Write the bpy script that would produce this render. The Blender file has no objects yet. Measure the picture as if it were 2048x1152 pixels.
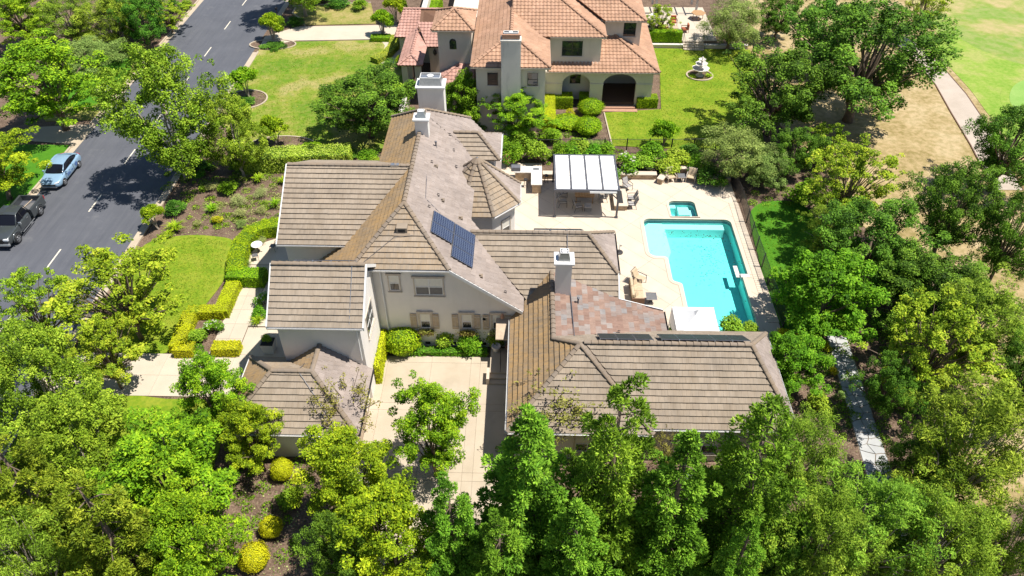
import bpy, bmesh, math, random
import numpy as np
from mathutils import Vector, Matrix
R = math.radians
scn = bpy.context.scene
COL = scn.collection
# ---------------------------------------------------------------- camera
CAM_H, F_PX, PITCH, YAW = 36.0, 1490.0, R(42.1), R(1.25)
cam_d = bpy.data.cameras.new('camera'); cam = bpy.data.objects.new('camera', cam_d); COL.objects.link(cam)
cam.location = (0, 0, CAM_H); cam.rotation_euler = (R(90) - PITCH, 0, YAW)
cam_d.sensor_width = 36.0; cam_d.lens = 36.0 * F_PX / 2048.0; cam_d.clip_start = 0.5; cam_d.clip_end = 2000
scn.camera = cam
# ---------------------------------------------------------------- world, sun, exposure
SUN_ELEV = R(65.5)
w = bpy.data.worlds.new('World'); scn.world = w; w.use_nodes = True
nt = w.node_tree; nt.nodes.clear()
sky = nt.nodes.new('ShaderNodeTexSky'); sky.sky_type = 'NISHITA'; sky.sun_disc = False
sky.sun_elevation = SUN_ELEV; sky.sun_rotation = R(90); sky.air_density = 1.0; sky.dust_density = 0.2
bg = nt.nodes.new('ShaderNodeBackground'); bg.inputs['Strength'].default_value = 0.078
wo = nt.nodes.new('ShaderNodeOutputWorld')
nt.links.new(sky.outputs[0], bg.inputs[0]); nt.links.new(bg.outputs[0], wo.inputs[0])
sun_d = bpy.data.lights.new('sun', 'SUN'); sun_d.energy = 5.0; sun_d.angle = R(0.53); sun_d.color = (1.0, 0.95, 0.87)
sun = bpy.data.objects.new('sun', sun_d); COL.objects.link(sun)
SUN_DIR = Vector((math.cos(SUN_ELEV), -0.03, math.sin(SUN_ELEV))).normalized()
sun.rotation_euler = SUN_DIR.to_track_quat('Z', 'Y').to_euler()
sun.location = (40, 30, 60)
vs = scn.view_settings; vs.view_transform = 'Standard'; vs.look = 'None'; vs.gamma = 1; vs.exposure = 0.51
vs.use_curve_mapping = False
scn.render.engine = 'CYCLES'
cy = scn.cycles; cy.max_bounces = 5; cy.diffuse_bounces = 2; cy.glossy_bounces = 2; cy.transmission_bounces = 3; cy.transparent_max_bounces = 6; cy.caustics_reflective = False; cy.caustics_refractive = False
rng = random.Random(7)
# ---------------------------------------------------------------- where a sight line meets the ground / a wall plane
_cp, _sp, _cy, _sy = math.cos(PITCH), math.sin(PITCH), math.cos(YAW), math.sin(YAW)
def _ray(px, py):
    u = (px - 1024) / F_PX; v = (py - 576) / F_PX
    f = _cp - v * _sp; d = -(_sp + v * _cp)
    return u * _cy - f * _sy, u * _sy + f * _cy, d
def G(px, py, z=0.0):
    X, Y, d = _ray(px, py); t = (z - CAM_H) / d
    return (X * t, Y * t, z)
def GY(px, py, y):
    X, Y, d = _ray(px, py); t = y / Y
    return (X * t, y, CAM_H + d * t)
def g2(pts, z=0.0):
    return [G(a, b, z)[:2] for a, b in pts]
# ---------------------------------------------------------------- object helpers
ORG = {}
def link(o, parent=None):
    COL.objects.link(o)
    if parent is not None: o.parent = parent
    return o
def tag(o, label=None, cat=None, group=None, kind=None):
    if label: o['label'] = label
    if cat: o['category'] = cat
    if group: o['group'] = group
    if kind: o['kind'] = kind
    return o
def thing(name, label, cat, loc=(0, 0, 0), rz=0.0, group=None):
    o = bpy.data.objects.new(name, None); o.empty_display_size = 0.3
    COL.objects.link(o); o.location = loc; o.rotation_euler = (0, 0, rz)
    ORG[o.name] = Vector(loc)
    return tag(o, label, cat, group)
def kids(o): return [c for c in bpy.data.objects if c.parent == o]
_KC = {}
def copy_tree(src, loc, rz=0.0, scale=(1, 1, 1), label=None, group=None):
    def rec(o, parent):
        c = o.copy(); COL.objects.link(c); c.parent = parent
        if o.name not in _KC: _KC[o.name] = list(o.children)
        for ch in _KC[o.name]: rec(ch, c)
        return c
    r = rec(src, None); r.location = loc; r.rotation_euler = (0, 0, rz); r.scale = scale
    if label: r['label'] = label
    if group: r['group'] = group
    return r
class MB:
    """collects faces; build() links them as one mesh object"""
    def __init__(s): s.v = []; s.f = []; s.t = []; s.uv = []
    def face(s, pts, tint=0.5, uv=None):
        b = len(s.v); s.v.extend(tuple(p) for p in pts); s.f.append(tuple(range(b, b + len(pts)))); s.t.append(tint)
        s.uv.append(uv)
    def box(s, x0, x1, y0, y1, z0, z1, tint=0.5):
        b = len(s.v)
        s.v += [(x0, y0, z0), (x1, y0, z0), (x1, y1, z0), (x0, y1, z0), (x0, y0, z1), (x1, y0, z1), (x1, y1, z1), (x0, y1, z1)]
        for q in ((3, 2, 1, 0), (4, 5, 6, 7), (0, 1, 5, 4), (1, 2, 6, 5), (2, 3, 7, 6), (3, 0, 4, 7)):
            s.f.append(tuple(b + i for i in q)); s.t.append(tint); s.uv.append(None)
        return s
    def obox(s, O, u, n, u0, u1, z0, z1, n0, n1, tint=0.5):
        O = Vector(O); u = Vector(u); n = Vector(n); k = Vector((0, 0, 1)); b = len(s.v)
        for (a, c, d) in ((u0, n0, z0), (u1, n0, z0), (u1, n1, z0), (u0, n1, z0), (u0, n0, z1), (u1, n0, z1), (u1, n1, z1), (u0, n1, z1)):
            s.v.append(tuple(O + u * a + n * c + k * d))
        for q in ((3, 2, 1, 0), (4, 5, 6, 7), (0, 1, 5, 4), (1, 2, 6, 5), (2, 3, 7, 6), (3, 0, 4, 7)):
            s.f.append(tuple(b + i for i in q)); s.t.append(tint); s.uv.append(None)
        return s
    def prism(s, poly, z0, z1, tint=0.5):
        n = len(poly); b = len(s.v)
        s.v += [(p[0], p[1], z0) for p in poly] + [(p[0], p[1], z1) for p in poly]
        s.f.append(tuple(b + n + i for i in range(n))); s.f.append(tuple(b + n - 1 - i for i in range(n)))
        s.t += [tint, tint]; s.uv += [None, None]
        for i in range(n):
            j = (i + 1) % n; s.f.append((b + i, b + j, b + n + j, b + n + i)); s.t.append(tint); s.uv.append(None)
        return s
    def xprism(s, pts, d, tint=0.5):
        """3D polygon extruded along vector d"""
        d = Vector(d); n = len(pts); b = len(s.v)
        s.v += [tuple(p) for p in pts] + [tuple(Vector(p) + d) for p in pts]
        s.f.append(tuple(range(b, b + n))); s.f.append(tuple(b + 2 * n - 1 - i for i in range(n)))
        s.t += [tint, tint]; s.uv += [None, None]
        for i in range(n):
            j = (i + 1) % n; s.f.append((b + j, b + i, b + n + i, b + n + j)); s.t.append(tint); s.uv.append(None)
        return s
    def tube(s, pts, rad, n=8, cap=True, tint=0.5):
        pts = [Vector(p) for p in pts]
        if not hasattr(rad, '__len__'): rad = [rad] * len(pts)
        b = len(s.v); m = len(pts)
        for i, p in enumerate(pts):
            d = (pts[min(i + 1, m - 1)] - pts[max(i - 1, 0)]).normalized()
            a = d.cross(Vector((0, 0, 1)) if abs(d.z) < 0.9 else Vector((1, 0, 0))).normalized(); c = d.cross(a)
            for k in range(n):
                t = 2 * math.pi * k / n
                s.v.append(tuple(p + (a * math.cos(t) + c * math.sin(t)) * rad[i]))
        for i in range(m - 1):
            for k in range(n):
                k2 = (k + 1) % n
                s.f.append((b + i * n + k, b + i * n + k2, b + (i + 1) * n + k2, b + (i + 1) * n + k)); s.t.append(tint); s.uv.append(None)
        if cap:
            s.f.append(tuple(b + n - 1 - k for k in range(n))); s.f.append(tuple(b + (m - 1) * n + k for k in range(n)))
            s.t += [tint, tint]; s.uv += [None, None]
        return s
    def lathe(s, prof, n=16, c=(0, 0, 0), axis='z', tint=0.5):
        b = len(s.v); m = len(prof)
        for r_, z_ in prof:
            for k in range(n):
                t = 2 * math.pi * k / n; a, e = r_ * math.cos(t), r_ * math.sin(t)
                s.v.append((c[0] + a, c[1] + e, c[2] + z_) if axis == 'z' else ((c[0] + z_, c[1] + a, c[2] + e) if axis == 'x' else (c[0] + a, c[1] + z_, c[2] + e)))
        for i in range(m - 1):
            for k in range(n):
                k2 = (k + 1) % n
                s.f.append((b + i * n + k, b + i * n + k2, b + (i + 1) * n + k2, b + (i + 1) * n + k)); s.t.append(tint); s.uv.append(None)
        s.f.append(tuple(b + n - 1 - k for k in range(n))); s.f.append(tuple(b + (m - 1) * n + k for k in range(n)))
        s.t += [tint, tint]; s.uv += [None, None]
        return s
    def mesh(s, name, mat, off=(0, 0, 0), smooth=False):
        me = bpy.data.meshes.new(name)
        ox, oy, oz = off
        me.from_pydata([(x - ox, y - oy, z - oz) for x, y, z in s.v], [], s.f)
        a = me.attributes.new('tint', 'FLOAT', 'FACE'); a.data.foreach_set('value', s.t)
        if any(u is not None for u in s.uv):
            ul = me.uv_layers.new(name='UVMap'); flat = []
            for fc, u in zip(s.f, s.uv):
                if u is None: flat += [0.0, 0.0] * len(fc)
                else:
                    for q in u: flat += [q[0], q[1]]
            ul.data.foreach_set('uv', flat)
        if smooth: me.polygons.foreach_set('use_smooth', [True] * len(me.polygons))
        me.materials.append(mat); me.update()
        return me
    def build(s, name, mat, parent=None, smooth=False, local=False):
        off = Vector((0, 0, 0))
        if parent is not None and not local: off = ORG.get(parent.name, Vector((0, 0, 0)))
        o = bpy.data.objects.new(name, s.mesh(name, mat, off, smooth)); link(o, parent)
        ORG[o.name] = off
        return o
def bevel(o, w=0.02, seg=2):
    m = o.modifiers.new('bevel', 'BEVEL'); m.width = w; m.segments = seg; m.limit_method = 'ANGLE'; m.angle_limit = R(40)
    return o
# ---------------------------------------------------------------- materials
def nodes(name):
    m = bpy.data.materials.new(name); m.use_nodes = True; t = m.node_tree; t.nodes.clear()
    o = t.nodes.new('ShaderNodeOutputMaterial'); p = t.nodes.new('ShaderNodeBsdfPrincipled')
    t.links.new(p.outputs[0], o.inputs[0])
    return m, t, p
def nd(t, kind, **kw):
    n = t.nodes.new(kind)
    for k, v in kw.items(): setattr(n, k, v)
    return n
def noise(t, vec, scale, detail=4, rough=0.55, mul=None):
    n = nd(t, 'ShaderNodeTexNoise'); n.inputs['Scale'].default_value = scale; n.inputs['Detail'].default_value = min(detail, 4)
    n.inputs['Roughness'].default_value = rough
    if mul is not None:
        mp = nd(t, 'ShaderNodeMapping'); mp.inputs['Scale'].default_value = mul; t.links.new(vec, mp.inputs[0]); vec = mp.outputs[0]
    t.links.new(vec, n.inputs['Vector'])
    return n.outputs['Fac']
def ramp(t, fac, stops):
    r = nd(t, 'ShaderNodeValToRGB'); e = r.color_ramp.elements
    while len(e) < len(stops): e.new(0.5)
    for i, (p, c) in enumerate(stops):
        e[i].position = p; e[i].color = (c[0], c[1], c[2], 1) if hasattr(c, '__len__') else (c, c, c, 1)
    t.links.new(fac, r.inputs[0]); return r.outputs[0]
def mix(t, fac, a, b, mode='MIX'):
    n = nd(t, 'ShaderNodeMix', data_type='RGBA', blend_type=mode)
    for s, val in ((0, fac), (6, a), (7, b)):
        if hasattr(val, 'links') or hasattr(val, 'is_linked'): t.links.new(val, n.inputs[s])
        elif s == 0: n.inputs[0].default_value = val
        else: n.inputs[s].default_value = (*val, 1)
    return n.outputs[2]
def pos(t): return nd(t, 'ShaderNodeNewGeometry').outputs['Position']
def objc(t): return nd(t, 'ShaderNodeTexCoord').outputs['Object']
def uvc(t): return nd(t, 'ShaderNodeTexCoord').outputs['UV']
def attr(t, name): return nd(t, 'ShaderNodeAttribute', attribute_name=name).outputs['Fac']
def bump(t, p, h, strength=0.3, dist=0.02):
    b = nd(t, 'ShaderNodeBump'); b.inputs['Strength'].default_value = strength; b.inputs['Distance'].default_value = dist
    t.links.new(h, b.inputs['Height']); t.links.new(b.outputs[0], p.inputs['Normal'])
def simple(name, col, rough=0.6, metal=0.0, var=0.12, scale=6.0, bmp=0.0, spec=0.4):
    m, t, p = nodes(name)
    n = noise(t, objc(t), scale, 5)
    c = ramp(t, n, [(0.3, [x * (1 - var) for x in col]), (0.7, [min(1, x * (1 + var)) for x in col])])
    t.links.new(c, p.inputs['Base Color']); p.inputs['Roughness'].default_value = rough; p.inputs['Metallic'].default_value = metal
    p.inputs['Specular IOR Level'].default_value = spec
    if bmp: bump(t, p, noise(t, objc(t), scale * 8, 4), bmp, 0.01)
    return m
def ground_mat(name, stops, scale, stops2=None, scale2=1.0, fac2=0.5, rough=0.9, bmp=0.4, fine=30, bd=0.03):
    m, t, p = nodes(name); P = pos(t)
    c = ramp(t, noise(t, P, scale, 6, 0.6), stops)
    if stops2: c = mix(t, fac2, c, ramp(t, noise(t, P, scale2, 5, 0.6), stops2), 'OVERLAY' if fac2 < 0 else 'MIX')
    fn = noise(t, P, fine, 3, 0.7)
    c = mix(t, 0.55, c, ramp(t, fn, [(0.25, 0.42), (0.75, 1.0)]), 'MULTIPLY')
    t.links.new(c, p.inputs['Base Color']); p.inputs['Roughness'].default_value = rough
    p.inputs['Specular IOR Level'].default_value = 0.2
    if bmp: bump(t, p, fn, bmp, bd)
    return m
M = {}
def stucco(name, col, stain=0.25, stc=None):
    m, t, p = nodes(name); P = pos(t)
    a = noise(t, P, 0.9, 6, 0.65); b_ = noise(t, P, 0.5, 4, 0.6, mul=(3, 3, 0.5))
    c = ramp(t, a, [(0.3, [x * 0.93 for x in col]), (0.7, col)])
    c = mix(t, ramp(t, b_, [(0.52, 0.0), (0.8, stain)]), c, stc or [x * 0.55 for x in col])
    t.links.new(c, p.inputs['Base Color']); p.inputs['Roughness'].default_value = 0.92; p.inputs['Specular IOR Level'].default_value = 0.15
    bump(t, p, noise(t, P, 18, 5, 0.7), 0.35, 0.012)
    return m
M['stucco'] = stucco('stucco_white', (0.80, 0.755, 0.70), 0.2)
M['stucco_n'] = stucco('stucco_cream', (0.68, 0.61, 0.51), 0.22)
M['stucco_chim'] = stucco('stucco_weathered', (0.66, 0.63, 0.57), 0.75, (0.22, 0.22, 0.21))
def tile_mat(name, c_lo, c_hi, lich=0.0, lcol=(0.45, 0.27, 0.10), rough=0.85, patch=None, striate=0.35):
    m, t, p = nodes(name); U = uvc(t); P = pos(t); ti = attr(t, 'tint')
    if patch:
        c = ramp(t, ti, patch)
        c.node.color_ramp.interpolation = 'CONSTANT'
        c = mix(t, 0.45, c, ramp(t, noise(t, P, 7, 4), [(0.3, c_lo), (0.7, c_hi)]))
    else:
        c = ramp(t, ti, [(0.0, c_lo), (1.0, c_hi)])
    st = noise(t, U, 1.0, 4, 0.6, mul=(26, 1.6, 1))
    c = mix(t, striate, c, ramp(t, st, [(0.3, 0.45), (0.7, 1.0)]), 'MULTIPLY')
    big = noise(t, P, 0.55, 4, 0.6)
    c = mix(t, 0.6, c, ramp(t, big, [(0.36, 0.66), (0.62, 1.0)]), 'MULTIPLY')
    sk = noise(t, U, 1.0, 3, 0.6, mul=(2.6, 0.22, 1))
    c = mix(t, 0.5, c, ramp(t, sk, [(0.36, 0.7), (0.58, 1.0)]), 'MULTIPLY')
    if lich > 0:
        ln = noise(t, P, 0.8, 7, 0.7); l2 = noise(t, U, 1.0, 4, 0.6, mul=(7, 1.1, 1))
        f = mix(t, 0.45, ramp(t, ln, [(0.36, 0.0), (0.66, lich)]), ramp(t, l2, [(0.4, 0.0), (0.62, lich)]))
        c = mix(t, f, c, lcol)
    t.links.new(c, p.inputs['Base Color']); p.inputs['Roughness'].default_value = rough; p.inputs['Specular IOR Level'].default_value = 0.25
    bump(t, p, st, 0.25, 0.01)
    return m
TL, TH_ = (0.315, 0.255, 0.195), (0.435, 0.365, 0.29)
M['tile'] = tile_mat('concrete_roof_tile', TL, TH_, 0.10)
M['tile_warm'] = tile_mat('concrete_roof_tile_some_lichen', TL, TH_, 0.32)
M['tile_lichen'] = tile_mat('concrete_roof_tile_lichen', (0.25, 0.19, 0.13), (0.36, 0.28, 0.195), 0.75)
M['tile_east'] = tile_mat('concrete_roof_tile_weathered', (0.31, 0.255, 0.225), (0.425, 0.36, 0.325), 0.06)  # pinker copy for the sun-facing slopes; sunlight put into the tile colour
M['tile_patch'] = tile_mat('patched_roof_tile', (0.27, 0.215, 0.19), (0.36, 0.30, 0.27), 0.0,
    patch=[(0.0, (0.32, 0.16, 0.10)), (0.30, (0.40, 0.23, 0.155)), (0.52, (0.36, 0.27, 0.23)), (0.70, (0.40, 0.345, 0.31)), (0.88, (0.33, 0.33, 0.33)), (0.95, (0.36, 0.20, 0.13))])
M['ridge'] = tile_mat('ridge_tile_concrete', (0.25, 0.205, 0.165), (0.34, 0.285, 0.235), 0.25)
M['barrel'] = tile_mat('clay_barrel_tile', (0.43, 0.245, 0.16), (0.60, 0.375, 0.26), 0.25, (0.34, 0.20, 0.09), striate=0.15)
M['barrel_new'] = tile_mat('pink_clay_barrel_tile', (0.47, 0.25, 0.19), (0.61, 0.37, 0.31), 0.0, striate=0.12)
M['white'] = simple('white_painted_metal', (0.76, 0.75, 0.73), 0.45, var=0.05)
M['trim'] = simple('beige_painted_trim', (0.52, 0.45, 0.37), 0.6)
M['wood_beige'] = simple('beige_shutter_wood', (0.46, 0.36, 0.26), 0.65, bmp=0.2)
M['dark_metal'] = simple('dark_bronze_metal', (0.06, 0.055, 0.055), 0.45, 0.4)
M['grey_metal'] = simple('charcoal_painted_steel', (0.115, 0.12, 0.14), 0.45, 0.2)
M['steel'] = simple('galvanised_steel', (0.55, 0.56, 0.57), 0.35, 0.85)
M['black'] = simple('black_rubber', (0.02, 0.02, 0.022), 0.6)
M['brown'] = simple('brown_wood', (0.16, 0.085, 0.05), 0.6, bmp=0.3)
M['teak'] = simple('teak_wood', (0.42, 0.25, 0.12), 0.55, bmp=0.3, scale=9)
M['tan_fabric'] = simple('tan_cushion_fabric', (0.50, 0.39, 0.26), 0.9, bmp=0.2)
M['grey_fabric'] = simple('grey_sling_fabric', (0.36, 0.34, 0.33), 0.8, bmp=0.15)
M['rust_fabric'] = simple('rust_red_cushion', (0.46, 0.14, 0.07), 0.9)
M['clay'] = simple('terracotta_pot', (0.42, 0.24, 0.16), 0.8, bmp=0.3)
M['stone_white'] = simple('white_cast_stone', (0.62, 0.585, 0.54), 0.8, bmp=0.3)
M['fabric_white'] = simple('white_canopy_fabric', (0.83, 0.83, 0.82), 0.8, var=0.02)
M['dark_in'] = simple('dark_interior', (0.03, 0.028, 0.027), 0.8)
M['blind'] = simple('window_blind', (0.74, 0.71, 0.63), 0.7, var=0.04)
M['bark'] = simple('tree_bark', (0.17, 0.125, 0.09), 0.95, bmp=0.8, scale=5)
M['bark_pale'] = simple('pale_bark', (0.36, 0.31, 0.25), 0.95, bmp=0.8, scale=4)
M['goldcore'] = simple('hedge_inner_gold', (0.22, 0.24, 0.01), 1.0, var=0.3, scale=12)
M['greencore'] = simple('hedge_inner_green', (0.07, 0.14, 0.008), 1.0, var=0.3, scale=12)
M['soilcore'] = simple('hedge_twigs', (0.022, 0.035, 0.008), 1.0, var=0.4, scale=12)
def glass_mat(name, col=(0.02, 0.025, 0.03), rough=0.04):
    m, t, p = nodes(name); p.inputs['Base Color'].default_value = (*col, 1); p.inputs['Roughness'].default_value = rough
    p.inputs['Specular IOR Level'].default_value = 0.9
    bump(t, p, noise(t, objc(t), 1.5, 2), 0.05, 0.02)
    return m
M['glass'] = glass_mat('window_glass')
M['screen'] = simple('insect_screen', (0.15, 0.148, 0.15), 0.5)
# grounds
M['mulch'] = ground_mat('bark_mulch_soil', [(0.38, (0.10, 0.062, 0.042)), (0.6, (0.23, 0.155, 0.11))], 1.1, [(0.38, (0.08, 0.052, 0.036)), (0.56, (0.24, 0.17, 0.12)), (0.75, (0.50, 0.40, 0.29))], 9, 0.5, fine=26)
M['dry'] = ground_mat('dry_straw_grass', [(0.38, (0.30, 0.22, 0.085)), (0.5, (0.45, 0.335, 0.17)), (0.62, (0.58, 0.45, 0.27))], 0.25, [(0.4, (0.27, 0.23, 0.08)), (0.6, (0.52, 0.39, 0.21))], 2.0, 0.45, fine=22)
M['lawn'] = ground_mat('mown_lawn', [(0.38, (0.14, 0.26, 0.012)), (0.5, (0.22, 0.32, 0.018)), (0.6, (0.32, 0.36, 0.04))], 0.55, [(0.4, (0.13, 0.25, 0.008)), (0.6, (0.28, 0.34, 0.02))], 4.5, 0.5, fine=38, bd=0.05)
M['lawn_patchy'] = ground_mat('patchy_lawn', [(0.40, (0.12, 0.25, 0.014)), (0.48, (0.20, 0.30, 0.02)), (0.54, (0.32, 0.33, 0.06)), (0.62, (0.50, 0.40, 0.17))], 0.22, [(0.4, (0.12, 0.25, 0.012)), (0.6, (0.33, 0.32, 0.08))], 1.7, 0.42, fine=36, bd=0.05)
M['lawn_dark'] = ground_mat('lush_dark_lawn', [(0.3, (0.05, 0.19, 0.008)), (0.7, (0.095, 0.27, 0.012))], 1.0, [(0.3, (0.05, 0.18, 0.008)), (0.7, (0.105, 0.28, 0.015))], 6, 0.5, fine=45, bd=0.05)
M['lawn_dry'] = ground_mat('yellowing_lawn', [(0.4, (0.17, 0.24, 0.03)), (0.5, (0.32, 0.29, 0.08)), (0.6, (0.45, 0.35, 0.15))], 0.4, [(0.4, (0.20, 0.24, 0.03)), (0.6, (0.42, 0.34, 0.13))], 3, 0.5, fine=40)
M['fairway'] = ground_mat('golf_fairway', [(0.42, (0.16, 0.32, 0.035)), (0.5, (0.29, 0.35, 0.07)), (0.57, (0.50, 0.40, 0.19))], 0.13, [(0.4, (0.24, 0.33, 0.06)), (0.6, (0.48, 0.40, 0.19))], 0.8, 0.45, fine=30)
M['green_turf'] = ground_mat('golf_rough_green', [(0.42, (0.20, 0.36, 0.035)), (0.52, (0.29, 0.41, 0.06)), (0.62, (0.45, 0.42, 0.15))], 0.22, [(0.4, (0.18, 0.33, 0.03)), (0.6, (0.34, 0.42, 0.09))], 2.4, 0.45, fine=40)
M['putting'] = ground_mat('putting_green', [(0.4, (0.24, 0.42, 0.09)), (0.6, (0.30, 0.46, 0.12))], 0.5, fine=50, bmp=0.1)
def asphalt_mat():
    m, t, p = nodes('asphalt'); P = pos(t)
    c = ramp(t, noise(t, P, 0.35, 6, 0.6), [(0.3, (0.085, 0.09, 0.108)), (0.7, (0.115, 0.12, 0.14))])
    c = mix(t, 0.35, c, ramp(t, noise(t, P, 1.0, 5, 0.7, mul=(2.2, 0.16, 1)), [(0.35, (0.075, 0.08, 0.096)), (0.75, (0.15, 0.153, 0.165))]))
    c = mix(t, ramp(t, noise(t, P, 0.5, 7, 0.75), [(0.58, 0.0), (0.75, 0.35)]), c, (0.22, 0.22, 0.22))
    fn = noise(t, P, 60, 2, 0.8)
    c = mix(t, 0.5, c, ramp(t, fn, [(0.3, 0.6), (0.75, 1.1)]), 'MULTIPLY')
    t.links.new(c, p.inputs['Base Color']); p.inputs['Roughness'].default_value = 0.8; bump(t, p, fn, 0.4, 0.01)
    return m
M['asphalt'] = asphalt_mat()
def concrete_mat(name, lo, hi, stain=0.3, sc=(0.3, 0.25, 0.19)):
    m, t, p = nodes(name); P = pos(t)
    c = ramp(t, noise(t, P, 0.6, 6, 0.6), [(0.3, lo), (0.7, hi)])
    c = mix(t, ramp(t, noise(t, P, 0.33, 7, 0.7), [(0.55, 0.0), (0.8, stain)]), c, sc)
    fn = noise(t, P, 35, 3, 0.7); c = mix(t, 0.35, c, ramp(t, fn, [(0.3, 0.75), (0.7, 1.0)]), 'MULTIPLY')
    ti = attr(t, 'tint'); c = mix(t, 0.4, c, ramp(t, ti, [(0, 0.8), (1, 1.0)]), 'MULTIPLY')
    t.links.new(c, p.inputs['Base Color']); p.inputs['Roughness'].default_value = 0.85; p.inputs['Specular IOR Level'].default_value = 0.25
    bump(t, p, fn, 0.2, 0.01)
    return m
M['deck'] = concrete_mat('cream_pool_deck_concrete', (0.60, 0.50, 0.39), (0.66, 0.56, 0.445), 0.12)
M['drive'] = concrete_mat('driveway_concrete', (0.46, 0.385, 0.285), (0.54, 0.455, 0.35), 0.4)
M['walk'] = concrete_mat('walkway_concrete', (0.54, 0.46, 0.36), (0.60, 0.52, 0.415), 0.15)
M['kerb'] = concrete_mat('kerb_concrete', (0.46, 0.38, 0.28), (0.54, 0.45, 0.34), 0.35)
M['joint'] = simple('joint_filler', (0.26, 0.205, 0.15), 0.95)
M['cart'] = concrete_mat('cart_path_concrete', (0.44, 0.37, 0.30), (0.52, 0.44, 0.365), 0.25, (0.33, 0.26, 0.2))
M['flag'] = concrete_mat('flagstone', (0.40, 0.41, 0.41), (0.53, 0.53, 0.52), 0.25, (0.38, 0.36, 0.34))
M['coping'] = concrete_mat('pool_coping', (0.62, 0.52, 0.41), (0.67, 0.575, 0.46), 0.1)
M['paint'] = simple('road_paint', (0.68, 0.62, 0.50), 0.7)
M['plaster'] = simple('pool_plaster', (0.34, 0.86, 0.80), 0.6, var=0.03, scale=2)
M['plaster_pale'] = simple('pool_step_plaster', (0.78, 0.93, 0.90), 0.6, var=0.03, scale=2)
M['wtile'] = simple('pool_waterline_tile', (0.10, 0.16, 0.18), 0.3, var=0.3, scale=14)
M['stone_tan'] = simple('tan_stone_veneer', (0.42, 0.31, 0.20), 0.85, var=0.3, bmp=0.5, scale=4)
def water_mat():
    m, t, p = nodes('pool_water'); t.nodes.remove(p)
    out = [n for n in t.nodes if n.type == 'OUTPUT_MATERIAL'][0]
    tr = nd(t, 'ShaderNodeBsdfTransparent'); tr.inputs[0].default_value = (0.62, 0.985, 0.985, 1)
    gl = nd(t, 'ShaderNodeBsdfGlossy'); gl.inputs['Roughness'].default_value = 0.03
    fr = nd(t, 'ShaderNodeFresnel'); fr.inputs[0].default_value = 1.33
    bp = nd(t, 'ShaderNodeBump'); bp.inputs['Strength'].default_value = 0.4; bp.inputs['Distance'].default_value = 0.05
    t.links.new(noise(t, pos(t), 2.5, 4), bp.inputs['Height']); t.links.new(bp.outputs[0], gl.inputs['Normal']); t.links.new(bp.outputs[0], fr.inputs['Normal'])
    mx = nd(t, 'ShaderNodeMixShader'); t.links.new(fr.outputs[0], mx.inputs[0]); t.links.new(tr.outputs[0], mx.inputs[1]); t.links.new(gl.outputs[0], mx.inputs[2])
    t.links.new(mx.outputs[0], out.inputs[0]); return m
M['water'] = water_mat()
def solar_mat():
    m, t, p = nodes('solar_cells'); U = uvc(t)
    br = nd(t, 'ShaderNodeTexBrick'); br.offset = 0.0; br.inputs['Scale'].default_value = 1.0
    br.inputs['Brick Width'].default_value = 0.165; br.inputs['Row Height'].default_value = 0.165; br.inputs['Mortar Size'].default_value = 0.011
    br.inputs['Color1'].default_value = (0.012, 0.02, 0.055, 1); br.inputs['Color2'].default_value = (0.016, 0.028, 0.075, 1); br.inputs['Mortar'].default_value = (0.17, 0.20, 0.26, 1)
    t.links.new(U, br.inputs['Vector']); t.links.new(br.outputs[0], p.inputs['Base Color'])
    p.inputs['Roughness'].default_value = 0.3; p.inputs['Specular IOR Level'].default_value = 0.25
    return m
M['solar'] = solar_mat()
M['solar_dark'] = simple('solar_glass_tree_reflection', (0.035, 0.042, 0.042), 0.55, 0, 0.1, 3, spec=0.08)  # darker copy of the panels; the reflection of trees is put into its colour
def leaf_mat(name, dark, mid, light, trans=0.19, yellow=None):
    m, t, p = nodes(name)
    if 'petal' not in name and 'gold' not in name: dark, mid, light = [(min(.6, c[0] * k * 1.45), min(.64, c[1] * k * 1.5), c[2] * k) for c, k in ((dark, 0.5), (mid, 0.95), (light, 1.2))]
    ti = attr(t, 'tint')
    c = ramp(t, ti, [(0.0, dark), (0.5, mid), (1.0, light)])
    oi = nd(t, 'ShaderNodeObjectInfo').outputs['Random']
    hs = nd(t, 'ShaderNodeHueSaturation'); mr = nd(t, 'ShaderNodeMapRange'); mr.inputs[3].default_value = 0.475; mr.inputs[4].default_value = 0.512
    t.links.new(oi, mr.inputs[0]); t.links.new(mr.outputs[0], hs.inputs['Hue'])
    m2 = nd(t, 'ShaderNodeMapRange'); m2.inputs[3].default_value = 0.86; m2.inputs[4].default_value = 1.12
    sn = noise(t, pos(t), 0.45, 3); t.links.new(sn, m2.inputs[0]); m2.inputs[1].default_value = 0.3; m2.inputs[2].default_value = 0.7
    t.links.new(m2.outputs[0], hs.inputs['Value']); t.links.new(c, hs.inputs['Color'])
    c = hs.outputs[0]
    t.links.new(c, p.inputs['Base Color']); p.inputs['Roughness'].default_value = 0.6; p.inputs['Specular IOR Level'].default_value = 0.12
    tl = nd(t, 'ShaderNodeBsdfTranslucent'); lc = mix(t, 1.0, c, (1.0, 0.95, 0.45), 'MULTIPLY'); t.links.new(lc, tl.inputs[0])
    mx = nd(t, 'ShaderNodeMixShader'); mx.inputs[0].default_value = trans
    out = [n for n in t.nodes if n.type == 'OUTPUT_MATERIAL'][0]
    t.links.new(p.outputs[0], mx.inputs[1]); t.links.new(tl.outputs[0], mx.inputs[2]); t.links.new(mx.outputs[0], out.inputs[0])
    return m
L = {}
L['maple'] = leaf_mat('maple_leaf', (0.06, 0.14, 0.012), (0.145, 0.27, 0.014), (0.27, 0.385, 0.02))
L['lime'] = leaf_mat('yellow_green_leaf', (0.09, 0.18, 0.012), (0.19, 0.30, 0.022), (0.31, 0.40, 0.04))
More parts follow.
